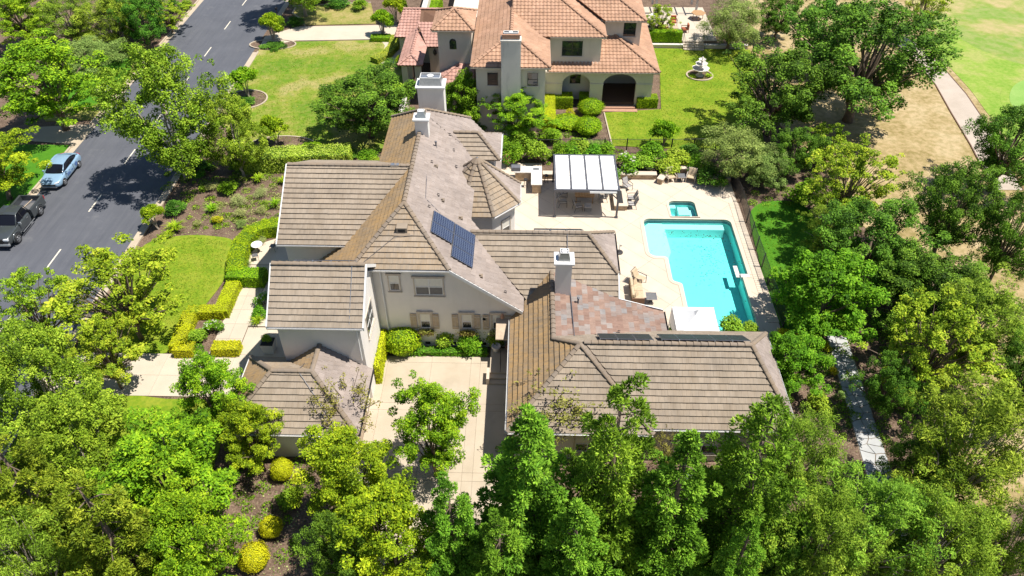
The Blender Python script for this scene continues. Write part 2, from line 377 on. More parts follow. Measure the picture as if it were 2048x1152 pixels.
L['plane'] = leaf_mat('plane_tree_leaf', (0.065, 0.14, 0.012), (0.14, 0.25, 0.022), (0.26, 0.365, 0.045))
L['oak'] = leaf_mat('oak_leaf', (0.026, 0.075, 0.014), (0.062, 0.155, 0.020), (0.12, 0.24, 0.03))
L['olive'] = leaf_mat('grey_green_leaf', (0.07, 0.12, 0.04), (0.15, 0.23, 0.075), (0.26, 0.34, 0.13))
L['fine'] = leaf_mat('fine_feathery_leaf', (0.06, 0.125, 0.014), (0.135, 0.235, 0.025), (0.25, 0.345, 0.05))
L['redwood'] = leaf_mat('redwood_needles', (0.05, 0.115, 0.016), (0.125, 0.245, 0.026), (0.235, 0.355, 0.045))
L['bronze'] = leaf_mat('bronzed_cedar_needles', (0.06, 0.105, 0.012), (0.135, 0.205, 0.02), (0.25, 0.295, 0.035))
L['hedge'] = leaf_mat('boxwood_leaf', (0.10, 0.20, 0.008), (0.19, 0.34, 0.010), (0.29, 0.42, 0.02), 0.2)
L['gold'] = leaf_mat('golden_hedge_leaf', (0.36, 0.45, 0.008), (0.54, 0.61, 0.012), (0.67, 0.72, 0.03), 0.2)
L['privet'] = leaf_mat('variegated_hedge_leaf', (0.18, 0.27, 0.02), (0.33, 0.42, 0.05), (0.42, 0.46, 0.13), 0.2)
L['shrub'] = leaf_mat('garden_shrub_leaf', (0.045, 0.14, 0.012), (0.10, 0.25, 0.016), (0.19, 0.34, 0.03), 0.3)
L['sage'] = leaf_mat('sage_leaf', (0.13, 0.16, 0.07), (0.22, 0.25, 0.12), (0.34, 0.36, 0.20), 0.2)
L['blade'] = leaf_mat('strap_leaf_blade', (0.10, 0.24, 0.012), (0.19, 0.37, 0.018), (0.32, 0.46, 0.04), 0.3)
L['yellow'] = leaf_mat('yellow_foliage', (0.34, 0.30, 0.01), (0.52, 0.43, 0.015), (0.62, 0.54, 0.05), 0.25)
L['brown'] = leaf_mat('dry_brown_leaf', (0.11, 0.10, 0.03), (0.19, 0.19, 0.05), (0.28, 0.27, 0.09), 0.25)
L['litter'] = leaf_mat('wet_dead_leaf', (0.02, 0.02, 0.01), (0.035, 0.03, 0.015), (0.06, 0.05, 0.02), 0.0)
L['petal'] = leaf_mat('white_petal', (0.70, 0.66, 0.56), (0.82, 0.78, 0.70), (0.9, 0.87, 0.82), 0.2)
L['pink'] = leaf_mat('pink_petal', (0.55, 0.10, 0.18), (0.70, 0.18, 0.28), (0.8, 0.35, 0.4), 0.2)
L['orange'] = leaf_mat('orange_petal', (0.75, 0.28, 0.01), (0.85, 0.45, 0.02), (0.9, 0.6, 0.05), 0.2)
# ================================================================ SETTING
def smooth_loop(pts, n=6):
    out = []; m = len(pts)
    for i in range(m):
        p0, p1, p2, p3 = [Vector((*pts[(i + k) % m][:2], 0)) for k in (-1, 0, 1, 2)]
        for j in range(n):
            t = j / n
            q = 0.5 * ((2 * p1) + (p2 - p0) * t + (2 * p0 - 5 * p1 + 4 * p2 - p3) * t * t + (3 * p1 - p0 - 3 * p2 + p3) * t ** 3)
            out.append((q.x, q.y))
    return out
def sheet_mesh(outer, holes=(), z=0.0):
    bm = bmesh.new(); eds = []
    for loop in [outer] + list(holes):
        vsq = [bm.verts.new((p[0], p[1], z)) for p in loop]
        for i in range(len(vsq)): eds.append(bm.edges.new((vsq[i], vsq[(i + 1) % len(vsq)])))
    bmesh.ops.triangle_fill(bm, use_beauty=True, use_dissolve=False, edges=eds)
    for f in bm.faces:
        f.normal_update()
        if f.normal.z < 0: f.normal_flip()
    return bm
def sheet(name, outer, z, mat, holes=(), parent=None, skirt=0.0):
    bm = sheet_mesh(outer, holes, z)
    if skirt:
        be = [e for e in bm.edges if e.is_boundary]
        r = bmesh.ops.extrude_edge_only(bm, edges=be)
        for v in [g for g in r['geom'] if isinstance(g, bmesh.types.BMVert)]: v.co.z -= skirt
    me = bpy.data.meshes.new(name); bm.to_mesh(me); bm.free(); me.materials.append(mat)
    a = me.attributes.new('tint', 'FLOAT', 'FACE'); a.data.foreach_set('value', [0.6] * len(me.polygons))
    o = bpy.data.objects.new(name, me); link(o, parent); ORG[o.name] = Vector((0, 0, 0))
    if parent is None: tag(o, kind='structure')
    return o
def strip(name, path, w, z0, z1, mat, parent=None):
    """raised kerb or edging along a path"""
    mb = MB(); n = len(path); L_, R_ = [], []
    for i, p in enumerate(path):
        a = Vector((*path[max(i - 1, 0)][:2], 0)); b = Vector((*path[min(i + 1, n - 1)][:2], 0)); d = (b - a).normalized(); q = Vector((-d.y, d.x, 0)) * w / 2
        c = Vector((p[0], p[1], 0)); L_.append(c + q); R_.append(c - q)
    for i in range(n - 1):
        a, b, c, d = L_[i], L_[i + 1], R_[i + 1], R_[i]
        up = Vector((0, 0, z1)); lo = Vector((0, 0, z0))
        mb.face([d + up, c + up, b + up, a + up][::1]); mb.face([a + up, b + up, b + lo, a + lo]); mb.face([d + lo, c + lo, c + up, d + up])
    for i in (0, n - 1):
        mb.face([L_[i] + Vector((0, 0, z1)), L_[i] + Vector((0, 0, z0)), R_[i] + Vector((0, 0, z0)), R_[i] + Vector((0, 0, z1))])
    o = mb.build(name, mat, parent)
    if parent is None: tag(o, kind='structure')
    return o
# --- pool outline (aligned with the house)
def arc(cx, cy, r, a0, a1, n=5): return [(cx + r * math.cos(R(a0 + (a1 - a0) * i / n)), cy + r * math.sin(R(a0 + (a1 - a0) * i / n))) for i in range(n + 1)]
POOL = (arc(15.9, 47.75, 0.5, 0, 90) + arc(9.95, 47.75, 0.5, 90, 180) + arc(10.0, 44.1, 0.55, 180, 270) + arc(10.45, 43.2, 0.35, 90, 0)
        + arc(11.15, 41.0, 0.35, 180, 270)[0:] + arc(11.15, 40.3, 0.3, 90, 0) + arc(11.9, 35.0, 0.45, 180, 270) + [(15.95, 34.55), (15.95, 41.55), (16.4, 41.6)])
SPA = arc(13.5, 50.3, 0.42, 0, 90) + arc(12.2, 50.3, 0.42, 90, 180) + [(11.78, 48.62), (13.92, 48.62)]
ground = sheet('ground', [(-260, -60), (260, -60), (260, 420), (-260, 420)], 0.0, M['mulch'], [POOL, SPA])
# --- street, kerbs, markings
road = sheet('road', [(-40.85, -30), (-30.45, -30), (-30.45, 300), (-40.85, 300)], 0.006, M['asphalt'])
for i in range(-3, 24):
    y0 = 41.15 + (i - 0) * 7.18
    if y0 > 120: break
    mb = MB(); mb.face([(-35.52 - 0.006 * i, y0, 0.011), (-35.40 - 0.006 * i, y0, 0.011), (-35.40 - 0.006 * i, y0 + 2.35, 0.011), (-35.52 - 0.006 * i, y0 + 2.35, 0.011)])
    mb.build('lane_dash', M['paint'], road)
def kerb_run(x0, gx, y0, y1, nm):
    o = strip(nm, [(x0, y0), (x0, y1)], 0.18, 0.0, 0.13, M['kerb'])
    tag(o, kind='structure')
    s = gx
    mb = MB(); mb.face([(min(x0, s), y0, 0.010), (max(x0, s), y0, 0.010), (max(x0, s), y1, 0.010), (min(x0, s), y1, 0.010)])
    mb.build('gutter_pan', M['kerb'], o)
for a, b in ((-30, 58.6), (62.2, 300)): kerb_run(-41.45, -40.85, a, b, 'kerb')
for a, b in ((-30, 78.2), (87.0, 300)): kerb_run(-29.85, -30.45, a, b, 'kerb')
apron = sheet('driveway_apron', [(-41.45, 58.6), (-40.85, 58.6), (-40.85, 62.2), (-41.45, 62.2), (-47, 61.5), (-47, 59.2)], 0.014, M['kerb'])
# --- verges and lawns
sheet('verge_lawn', [(-41.6, 63), (-41.6, 79), (-44, 80.5), (-47.5, 76), (-49, 66), (-46, 62.6)], 0.05, M['lawn_dry'], skirt=0.05)
sheet('verge_lawn_far_side', smooth_loop([(-42.2, 66.5), (-42.3, 74), (-45.5, 77.5), (-50, 74), (-49, 68), (-45, 65.5)]), 0.062, M['lawn_dark'])
sheet('verge_lawn_near', [(-41.6, 20), (-41.6, 58.4), (-60, 58.4), (-60, 20)], 0.045, M['lawn_dark'], skirt=0.045)
sheet('neighbour_lawn', g2([(516, 104), (520, 96), (592, 84), (792, 80), (812, 150), (800, 300), (640, 318), (470, 318), (440, 215)]), 0.05, M['lawn_patchy'], skirt=0.05)
sheet('neighbour_driveway', g2([(519, 96), (592, 82), (760, 79), (770, 92), (758, 128), (800, 128), (812, 50), (595, 54), (530, 74)]), 0.06, M['walk'], skirt=0.06)
sheet('strip_lawn', g2([(588, 14), (742, 7), (752, 48), (604, 51), (612, 40), (585, 30)]), 0.055, M['lawn_dry'], skirt=0.05)
strip('lawn_edging', [G(x, y)[:2] for x, y in ((586, 13), (640, 10), (742, 6))], 0.18, 0, 0.10, M['kerb'])
strip('lawn_edging_corner', [G(x, y)[:2] for x, y in ((592, 15), (585, 27), (600, 37), (610, 52))], 0.16, 0, 0.10, M['kerb'])
sheet('front_lawn', smooth_loop([(-29.5, 33.2), (-29.5, 39), (-29.4, 43.6), (-28.2, 44.9), (-26.2, 45.4), (-24.2, 45.3), (-22.6, 44.8), (-22.1, 43), (-21.9, 40.0), (-22.6, 36.5), (-23.2, 33.1), (-26, 32.9)], 4), 0.05, M['lawn'], skirt=0.05)
sheet('front_lawn_beyond_walk', smooth_loop([(-29.5, 29.2), (-22, 29.1), (-18.5, 28.6), (-17.6, 24), (-20, 20.5), (-26, 19.5), (-29.5, 22)], 4), 0.05, M['lawn'], skirt=0.05)
sheet('side_lawn', smooth_loop(g2([(1500, 440), (1512, 412), (1545, 403), (1590, 405), (1622, 425), (1640, 468), (1648, 512), (1700, 640), (1680, 672), (1640, 672), (1570, 660), (1545, 610), (1520, 530)]), 5), 0.05, M['lawn_dark'], skirt=0.05)
sheet('back_lawn_of_neighbour', g2([(1208, 226), (1224, 292), (1380, 300), (1530, 300), (1500, 100), (1296, 97), (1320, 150), (1322, 219)]), 0.05, M['lawn'], skirt=0.05)
strip('timber_edging', [G(1208, 226)[:2], G(1224, 292)[:2]], 0.12, 0, 0.10, M['kerb'])
# --- golf course
sheet('dry_grass', smooth_loop(g2([(1500, 20), (1560, -40), (2300, -40), (2500, 200), (2300, 520), (2040, 620), (1930, 560), (1800, 520), (1700, 420), (1640, 330), (1560, 250), (1500, 120)]), 4), 0.02, M['dry'])
sheet('dry_clearing', smooth_loop(g2([(1770, 700), (1860, 640), (2060, 640), (2140, 800), (2050, 1000), (1900, 1000), (1900, 800)]), 4), 0.02, M['dry'])
sheet('fairway', smooth_loop(g2([(1840, -60), (2600, -60), (2600, 330), (2090, 330), (2000, 245), (1940, 180), (1890, 120), (1870, 60)]), 4), 0.035, M['fairway'])
sheet('golf_rough', smooth_loop(g2([(1865, 90), (1900, 70), (1960, 100), (2048, 130), (2160, 140), (2160, 260), (2030, 280), (1985, 240), (1940, 180), (1895, 130)]), 4), 0.042, M['green_turf'])
sheet('putting_green_collar', smooth_loop(g2([(2000, 190), (2020, 160), (2070, 148), (2160, 160), (2160, 240), (2050, 240), (2010, 218)]), 4), 0.049, M['green_turf'])
sheet('putting_green', smooth_loop(g2([(2020, 185), (2040, 164), (2090, 155), (2150, 170), (2150, 228), (2060, 228), (2024, 212)]), 4), 0.061, M['putting'])
cart_l = [(41.2, 84), (42.2, 78), (42.1, 72), (41.3, 66.2), (40.6, 60.2), (39.4, 53)]
cart_r = [(43.6, 84), (44.5, 77), (44.4, 70), (43.8, 64.4), (43.1, 60.3), (41.9, 53)]
sheet('cart_path', cart_l + cart_r[::-1], 0.07, M['cart'], skirt=0.07)
strip('cart_path_edge_board', cart_l, 0.09, 0, 0.10, M['brown']); strip('cart_path_edge_board_far', cart_r, 0.09, 0, 0.10, M['brown'])
# --- house front: walkway, landing, patio
def slab_grid(name, xs, ys, z, mat, gap=0.014, label=None, skip=()):
    base = MB(); base.box(xs[0], xs[-1], ys[0], ys[-1], 0.002, z - 0.018)
    o = base.build(name, M['joint']); tag(o, kind='structure')
    for i in range(len(xs) - 1):
        for j in range(len(ys) - 1):
            if (i, j) in skip: continue
            mb = MB(); mb.box(xs[i] + gap / 2, xs[i + 1] - gap / 2, ys[j] + gap / 2, ys[j + 1] - gap / 2, z - 0.05, z + rng.uniform(-0.002, 0.002), rng.random())
            mb.build('slab', mat, o)
    return o
slab_grid('front_walk', [-20.6, -19.7, -18.75], [32.9, 34.3, 35.7, 37.1, 38.5, 39.9, 41.9], 0.07, M['walk'])
slab_grid('street_walk', [-29.8, -27.6, -25.4, -23.2, -21, -18.8, -17.0], [29.3, 31.0, 32.85], 0.066, M['walk'])
slab_grid('entry_landing', [-18.7, -17.3, -15.0], [30.6, 32.85, 35.4], 0.074, M['walk'])
sheet('side_patio', [(-20.75, 41.95), (-20.75, 43.4), (-20.1, 44.6), (-18.8, 45.35), (-14.5, 45.35), (-13.0, 36.5), (-15.0, 35.5), (-18.72, 35.5), (-18.72, 41.95)], 0.078, M['deck'], skirt=0.07)
# --- garage court
slab_grid('driveway', [-9.35, -8.75, -5.9, -3.35, -2.75, -0.9], [14, 18.6, 23.6, 24.15, 28.55, 29.1, 32.45, 33.0], 0.06, M['drive'])
# --- pool deck: slabs on a 45 degree grid with open saw joints
deck_outer = [(-3, 45), (-3, 56.2), (1.4, 56.2), (1.4, 54.05), (11.4, 54.05), (17.45, 54.05), (17.45, 36.2), (17.0, 35.3), (16.2, 33.3), (6.2, 33.3), (6.0, 41), (0, 41.2), (-3, 43)]
def grown(loop, d):
    out = []; n = len(loop); cx = sum(p[0] for p in loop) / n; cy = sum(p[1] for p in loop) / n
    for i in range(n):
        a = Vector(loop[i - 1][:2]); b = Vector(loop[i][:2]); c = Vector(loop[(i + 1) % n][:2])
        t = (c - a)
        if t.length < 1e-6: t = b - a
        t.normalize(); nn = Vector((t.y, -t.x))
        out.append((b.x + nn.x * d, b.y + nn.y * d))
    return out
def ccw(l):
    return sum(l[i - 1][0] * l[i][1] - l[i][0] * l[i - 1][1] for i in range(len(l))) > 0
if not ccw(POOL): POOL = POOL[::-1]
if not ccw(SPA): SPA = SPA[::-1]
pool_in = [(p[0], p[1]) for p in POOL]
DZ = 0.08
deck_base = sheet('pool_deck', deck_outer, DZ - 0.02, M['joint'], [POOL, SPA], skirt=0.06)
COP = [p for p in grown(POOL, 0.36)]
bm = sheet_mesh(deck_outer, [POOL, SPA], DZ)
gp = 0.016; S1, S2 = 1.32, 3.96
d1 = Vector((1, 1, 0)).normalized(); d2 = Vector((1, -1, 0)).normalized()
for d, S, ks in ((d1, S1, range(20, 42)), (d2, S2, range(-13, -2))):
    for k in ks:
        for s_ in (-gp / 2, gp / 2):
            bmesh.ops.bisect_plane(bm, geom=bm.verts[:] + bm.edges[:] + bm.faces[:], plane_co=d * (k * S + s_), plane_no=d)
cells = {}
for f in bm.faces:
    c = f.calc_center_median(); a = c.dot(d1) / S1; b = c.dot(d2) / S2
    if abs(a - round(a)) * S1 < gp / 2 or abs(b - round(b)) * S2 < gp / 2: continue
    cells.setdefault((math.floor(a), math.floor(b)), []).append([tuple(v.co) for v in f.verts])
bm.free()
for key in sorted(cells):
    mb = MB(); tv = rng.random()
    for pf in cells[key]: mb.face(pf, tv)
    mb.build('slab', M['deck'], deck_base)
# pool coping: a proud rounded lip, cut into stones
def coping(loop, name, d0=0.0, d1=0.30, z0=DZ + 0.004, z1=DZ + 0.03):
    parent = None
    a = loop; b = grown(loop, d1); n = len(loop); root = None
    mb0 = MB()
    for i in range(n):
        j = (i + 1) % n
        mb0.face([(a[i][0], a[i][1], z1), (b[i][0], b[i][1], z1), (b[j][0], b[j][1], z1), (a[j][0], a[j][1], z1)][::-1])
        mb0.face([(a[j][0], a[j][1], z1), (a[j][0], a[j][1], -0.06), (a[i][0], a[i][1], -0.06), (a[i][0], a[i][1], z1)])
        mb0.face([(b[i][0], b[i][1], z1), (b[i][0], b[i][1], z0 - 0.02), (b[j][0], b[j][1], z0 - 0.02), (b[j][0], b[j][1], z1)])
    o = mb0.build(name, M['coping']); tag(o, kind='structure'); return o
coping(POOL, 'pool_coping'); coping(SPA, 'spa_coping', d1=0.22)
# pool shell
def shell(loop, name, depth, label):
    mb = MB(); n = len(loop)
    for i in range(n):
        j = (i + 1) % n
        mb.face([(loop[i][0], loop[i][1], -0.30), (loop[j][0], loop[j][1], -0.30), (loop[j][0], loop[j][1], -depth), (loop[i][0], loop[i][1], -depth)])
    o = mb.build(name, M['plaster']); tag(o, kind='structure')
    fl = sheet('floor', loop, -depth, M['plaster'], parent=o)
    wt = MB()
    for i in range(n):
        j = (i + 1) % n
        wt.face([(loop[i][0], loop[i][1], -0.06), (loop[j][0], loop[j][1], -0.06), (loop[j][0], loop[j][1], -0.30), (loop[i][0], loop[i][1], -0.30)])
    wt.build('waterline_tile_band', M['wtile'], o)
    return o
pool = shell(POOL, 'swimming_pool', 1.25, '')
spa = shell(SPA, 'spa', 0.95, '')
mb = MB()   # shallow ledge along the left, bench along the far wall
mb.prism([(9.47, 44.0), (10.9, 43.65), (11.25, 44.6), (11.15, 47.2), (11.0, 48.2), (9.9, 48.2), (9.47, 47.7)], -1.24, -0.34)
mb.build('sun_shelf', M['plaster_pale'], pool)
mb = MB(); mb.box(11.0, 15.9, 47.55, 48.22, -1.24, -0.42); mb.build('bench', M['plaster_pale'], pool)
mb = MB(); mb.box(12.6, 13.5, 49.6, 50.7, -0.94, -0.5); mb.box(13.5, 13.9, 48.64, 50.3, -0.94, -0.5); mb.box(11.8, 12.4, 50.25, 50.7, -0.94, -0.3); mb.build('spa_bench', M['plaster_pale'], spa)
wtr = sheet('pool_water', [(p[0], p[1]) for p in POOL], -0.14, M['water']); wtr2 = sheet('spa_water', SPA, -0.09, M['water'])
# leaves floating on the pool
mb = MB(); r2 = random.Random(4)
def leafbit(x, y, z, s):
    a = r2.uniform(0, 6.28); mb.face([(x + s * math.cos(a + k * 1.57) * (1 if k % 2 else 0.5), y + s * math.sin(a + k * 1.57) * (1 if k % 2 else 0.5), z) for k in range(4)])
for cx, cy, n_, sx, sy in ((13.6, 46.3, 36, 1.0, 0.35), (14.9, 45.4, 45, 0.55, 0.8), (14.5, 43.2, 55, 0.8, 0.7), (11.9, 46.6, 14, 0.8, 0.2), (11.2, 44.8, 9, 0.6, 0.5), (14.6, 40.6, 9, 0.8, 0.8), (13, 43, 14, 2.2, 2)):
    for _ in range(n_): leafbit(cx + r2.gauss(0, sx), cy + r2.gauss(0, sy), -0.135, r2.uniform(0.03, 0.085))
fl = mb.build('floating_leaves', L['litter']); tag(fl, 'scattered dark leaves floating on the swimming pool', 'leaves', kind='stuff')
# pool step tile (white plate on the coping of the right side)
mb = MB(); mb.box(15.55, 15.85, 41.4, 42.7, -0.10, -0.03); mb.box(15.85, 16.5, 41.25, 41.62, -0.12, 0.115)
o = mb.build('pool_cover_lid', M['stone_white'], None); tag(o, 'white plank jutting over the right side of the pool', 'plank')
# paver edge beside the fence
mb = MB(); pe = MB()
edge = MB(); edge.box(16.72, 17.5, 36.6, 50.6, 0.05, DZ + 0.006); eo = edge.build('paver_edge', M['joint']); tag(eo, kind='structure')
k = 0; y = 36.62
while y < 50.5:
    q = MB(); q.box(16.73, 17.10, y, y + 0.20, 0.06, DZ + 0.022, rng.random()); q.box(17.11, 17.49, y, y + 0.20, 0.06, DZ + 0.022, rng.random()); q.build('paver', M['deck'], eo); y += 0.215
# --- flagstone path on the right
fp = sheet('flagstone_path', [(19.0, 19.5), (20.6, 19.5), (21.75, 35.55), (20.35, 35.55)], 0.02, M['joint'])
r3 = random.Random(11); rows = [19.6]
while rows[-1] < 34.9: rows.append(rows[-1] + r3.uniform(0.45, 0.8))
rows[-1] = 35.45
def fpt(i, j, n):
    y = rows[j]; t = (y - 19.5) / 16.0; xl, xr = 19.05 + 1.33 * t, 20.57 + 1.13 * t; f = i / n
    if 0 < i < n: f += r3.uniform(-0.16, 0.16)
    return (xl + (xr - xl) * f, y + (r3.uniform(-0.17, 0.17) if 0 < j < len(rows) - 1 else 0))
prev = None
grid = []
for j in range(len(rows)): grid.append([fpt(i, j, 2) for i in range(3)])
for j in range(len(rows) - 1):
    for i in range(2):
        q4 = [grid[j][i], grid[j][i + 1], grid[j + 1][i + 1], grid[j + 1][i]]; cx = sum(p[0] for p in q4) / 4; cy_ = sum(p[1] for p in q4) / 4; pts = []
        for k in range(4):
            a, b = q4[k], q4[(k + 1) % 4]; pts.append(a)
            m = ((a[0] + b[0]) / 2 + 0.05 * math.sin(j * 3.1 + k * 2 + i), (a[1] + b[1]) / 2 + 0.04 * math.cos(j * 2.3 + k + i * 2))
            if k in (0, 2) or (k == 1 and i == 0) or (k == 3 and i == 1): pts.append(((a[0] + b[0]) / 2, (a[1] + b[1]) / 2) if k in (1, 3) else m)
        pts = [(cx + (p[0] - cx) * 0.93, cy_ + (p[1] - cy_) * 0.92) for p in pts]
        q = MB(); q.prism(pts, 0.02, 0.05 + r3.uniform(0, 0.014), r3.random()); q.build('flagstone', M['flag'], fp)
# ================================================================ ROOF BUILDERS
def roof_slope(parent, pts, mat, expo=0.36, tw=0.34, style='flat', thick=0.10, seed=0, lift=None, name='roof_slope', fascia=True):
    """convex planar polygon -> deck slab (part) with stepped tile courses (sub-parts)"""
    rr = random.Random(seed + len(pts) * 31 + int(pts[0][0] * 17))
    P = [Vector(p) for p in pts]; n = Vector((0, 0, 0))
    for i in range(len(P)): n += (P[i] - P[0]).cross(P[(i + 1) % len(P)] - P[0])
    n.normalize()
    if n.z < 0: n = -n
    up = (Vector((0, 0, 1)) - n * n.z).normalized(); h = up.cross(n).normalized()
    O = P[0]; Q = [((p - O).dot(h), (p - O).dot(up)) for p in P]; m = len(Q)
    smin = min(q[1] for q in Q); smax = max(q[1] for q in Q); hmin = min(q[0] for q in Q); hmax = max(q[0] for q in Q)
    def span(x):
        lo, hi = 1e9, -1e9
        for i in range(m):
            (a, b), (c, d) = Q[i], Q[(i + 1) % m]
            if (a - x) * (c - x) <= 0:
                if abs(c - a) < 1e-9: lo = min(lo, b, d); hi = max(hi, b, d)
                else:
                    s = b + (d - b) * (x - a) / (c - a); lo = min(lo, s); hi = max(hi, s)
        return lo, hi
    deck = MB(); deck.xprism([p - n * 0.004 for p in P], -n * thick)
    slope = deck.build(name, M['brown'] if style == 'barrel' else M['ridge'], parent)
    if lift is None: lift = 0.072 if style == 'flat' else 0.045
    def W(x, s, o): return O + h * x + up * s + n * o
    k = 0; s0 = smin
    ncol = 2 if style == 'flat' else 6
    while s0 < smax - 0.03:
        s1 = min(s0 + expo, smax); mb = MB()
        x = hmin - (0.5 * tw if k % 2 and style == 'flat' else 0) - tw * 0.1
        while x < hmax:
            xa, xb = max(x, hmin + 1e-4), min(x + tw - (0.005 if style == 'flat' else 0), hmax - 1e-4)
            if xb - xa > 0.02:
                tint = rr.random() if mat.name.startswith('patched') else min(1, max(0, rr.gauss(0.5, 0.11 if 'weathered' in mat.name or style == 'barrel' else 0.05))); jit = rr.uniform(0, 0.006); sj = rr.uniform(-0.006, 0.006) if style == 'flat' else rr.uniform(-0.01, 0.01)
                cols = []
                oa = lambda s, w_: 0.006 + jit + w_ + lift * (1 - (s - s0) / expo)
                nc = ncol if style != 'flat' else 2
                for c in range(nc + 1):
                    xx = xa + (xb - xa) * c / nc; lo, hi = span(xx); lo = max(lo, s0 + sj if k else s0); hi = min(hi, s1 + 0.02)
                    if hi < lo: hi = lo
                    wv = 0.0
                    if style == 'barrel': wv = 0.052 * (0.5 - 0.5 * math.cos(2 * math.pi * (xx - x) / tw))
                    cols.append((xx, lo, hi, wv))
                for c in range(nc):
                    (xa_, la, ha, wa), (xb_, lb, hb, wb) = cols[c], cols[c + 1]
                    if ha - la < 1e-4 and hb - lb < 1e-4: continue
                    A, B_, C, D = W(xa_, la, oa(la, wa)), W(xb_, lb, oa(lb, wb)), W(xb_, hb, oa(hb, wb)), W(xa_, ha, oa(ha, wa))
                    mb.face([A, B_, C, D], tint, [(xa_ + k * 3.1, la), (xb_ + k * 3.1, lb), (xb_ + k * 3.1, hb), (xa_ + k * 3.1, ha)])
                    und = 0.012
                    mb.face([W(xa_, la + und, -0.003), W(xb_, lb + und, -0.003), B_, A], tint * 0.8, [(xa_, la), (xb_, lb), (xb_, lb + 0.05), (xa_, la + 0.05)])
                if style == 'flat':
                    (xa_, la, ha, wa), (xb_, lb, hb, wb) = cols[0], cols[-1]
                    for (q, l_, h_) in ((xa_, la, ha), (xb_, lb, hb)):
                        mb.face([W(q, l_, -0.003), W(q, h_, -0.003), W(q, h_, oa(h_, 0)), W(q, l_, oa(l_, 0))], tint * 0.8, [(q, l_), (q, h_), (q, h_), (q, l_)])
            x += tw
        if mb.f: tag(mb.build('tile_course', mat, slope), kind='stuff')
        s0 += expo; k += 1
    return slope
_RM = {}
def ridge_mesh(key, mat, length, wid):
    if key in _RM: return _RM[key]
    mb = MB(); n = 6; L0 = length
    prev = None
    for e, (xx, sc, zz) in enumerate(((0, 1.0, 0.0), (L0, 0.86, 0.0))):
        ring = [(xx, -wid * sc * math.cos(math.pi * i / n), wid * 0.62 * sc * math.sin(math.pi * i / n) + (0.035 if e == 0 else 0.0)) for i in range(n + 1)]
        if prev:
            for i in range(n): mb.face([prev[i], prev[i + 1], ring[i + 1], ring[i]], 0.5, [(i * 0.05, 0), (i * 0.05 + .05, 0), (i * 0.05 + .05, L0), (i * 0.05, L0)])
        else: mb.face([(0, p[1], p[2]) for p in ring] + [(0, wid * 0.9, -0.02), (0, -wid * 0.9, -0.02)][::1], 0.3, [(0, 0)] * (n + 3))
        prev = ring
    me = mb.mesh(key, mat); _RM[key] = me; return me
def ridge(parent, p0, p1, mat=None, wid=0.15, step=0.40, key='ridge_tile', rise=0.045):
    """a hip or ridge line: bedding board (part) carrying overlapping cap tiles (sub-parts); p0 is the lower end"""
    p0, p1 = Vector(p0), Vector(p1); d = (p1 - p0); Ln = d.length; d.normalize()
    mat = mat or M['ridge']; up = Vector((0, 0, 1)); a = d.cross(up).normalized() * -1; c = d.cross(a) * 1
    c = a.cross(d) * -1 if (a.cross(d)).z < 0 else a.cross(d); c.normalize()
    a = c.cross(d)
    mb = MB(); mb.tube([p0 + c * 0.01, p1 + c * 0.01], 0.06, 6); rl = mb.build('ridge_bedding', mat, parent)
    me = ridge_mesh(key + mat.name, mat, step * 1.12, wid); off = ORG[rl.name]
    n = max(1, int(round(Ln / step))); st = Ln / n
    for i in range(n):
        o = bpy.data.objects.new('ridge_tile', me); link(o, rl)
        q = p0 + d * (i * st) + c * rise - off
        mt = Matrix((d, a, c)).transposed().to_4x4(); mt.translation = q
        o.matrix_local = mt
    return rl
def gutter(parent, p0, p1, out, mat=None, name='gutter'):
    """open K-style gutter along an eave; out = outward horizontal unit vector"""
    p0, p1, out = Vector(p0), Vector(p1), Vector(out); k = Vector((0, 0, 1)); mb = MB()
    prof = [(0.0, 0.0), (0.02, -0.10), (0.10, -0.10), (0.13, 0.01), (0.118, 0.01), (0.09, -0.085), (0.03, -0.085), (0.012, 0.0)]
    A = [p0 + out * a + k * b for a, b in prof]; B_ = [p1 + out * a + k * b for a, b in prof]
    n = len(prof)
    for i in range(n):
        j = (i + 1) % n; mb.face([A[i], A[j], B_[j], B_[i]])
    mb.face(A); mb.face(B_)
    return mb.build(name, mat or M['white'], parent)
def board(parent, p0, p1, out, drop=0.20, th=0.03, mat=None, name='fascia'):
    p0, p1, out = Vector(p0), Vector(p1), Vector(out); k = Vector((0, 0, 1)); mb = MB()
    mb.xprism([p0, p1, p1 - k * drop, p0 - k * drop], out * th)
    return mb.build(name, mat or M['white'], parent)
def pipe(parent, pts, r=0.04, mat=None, name='downspout'):
    mb = MB(); mb.tube(pts, r, 6); return mb.build(name, mat or M['white'], parent)
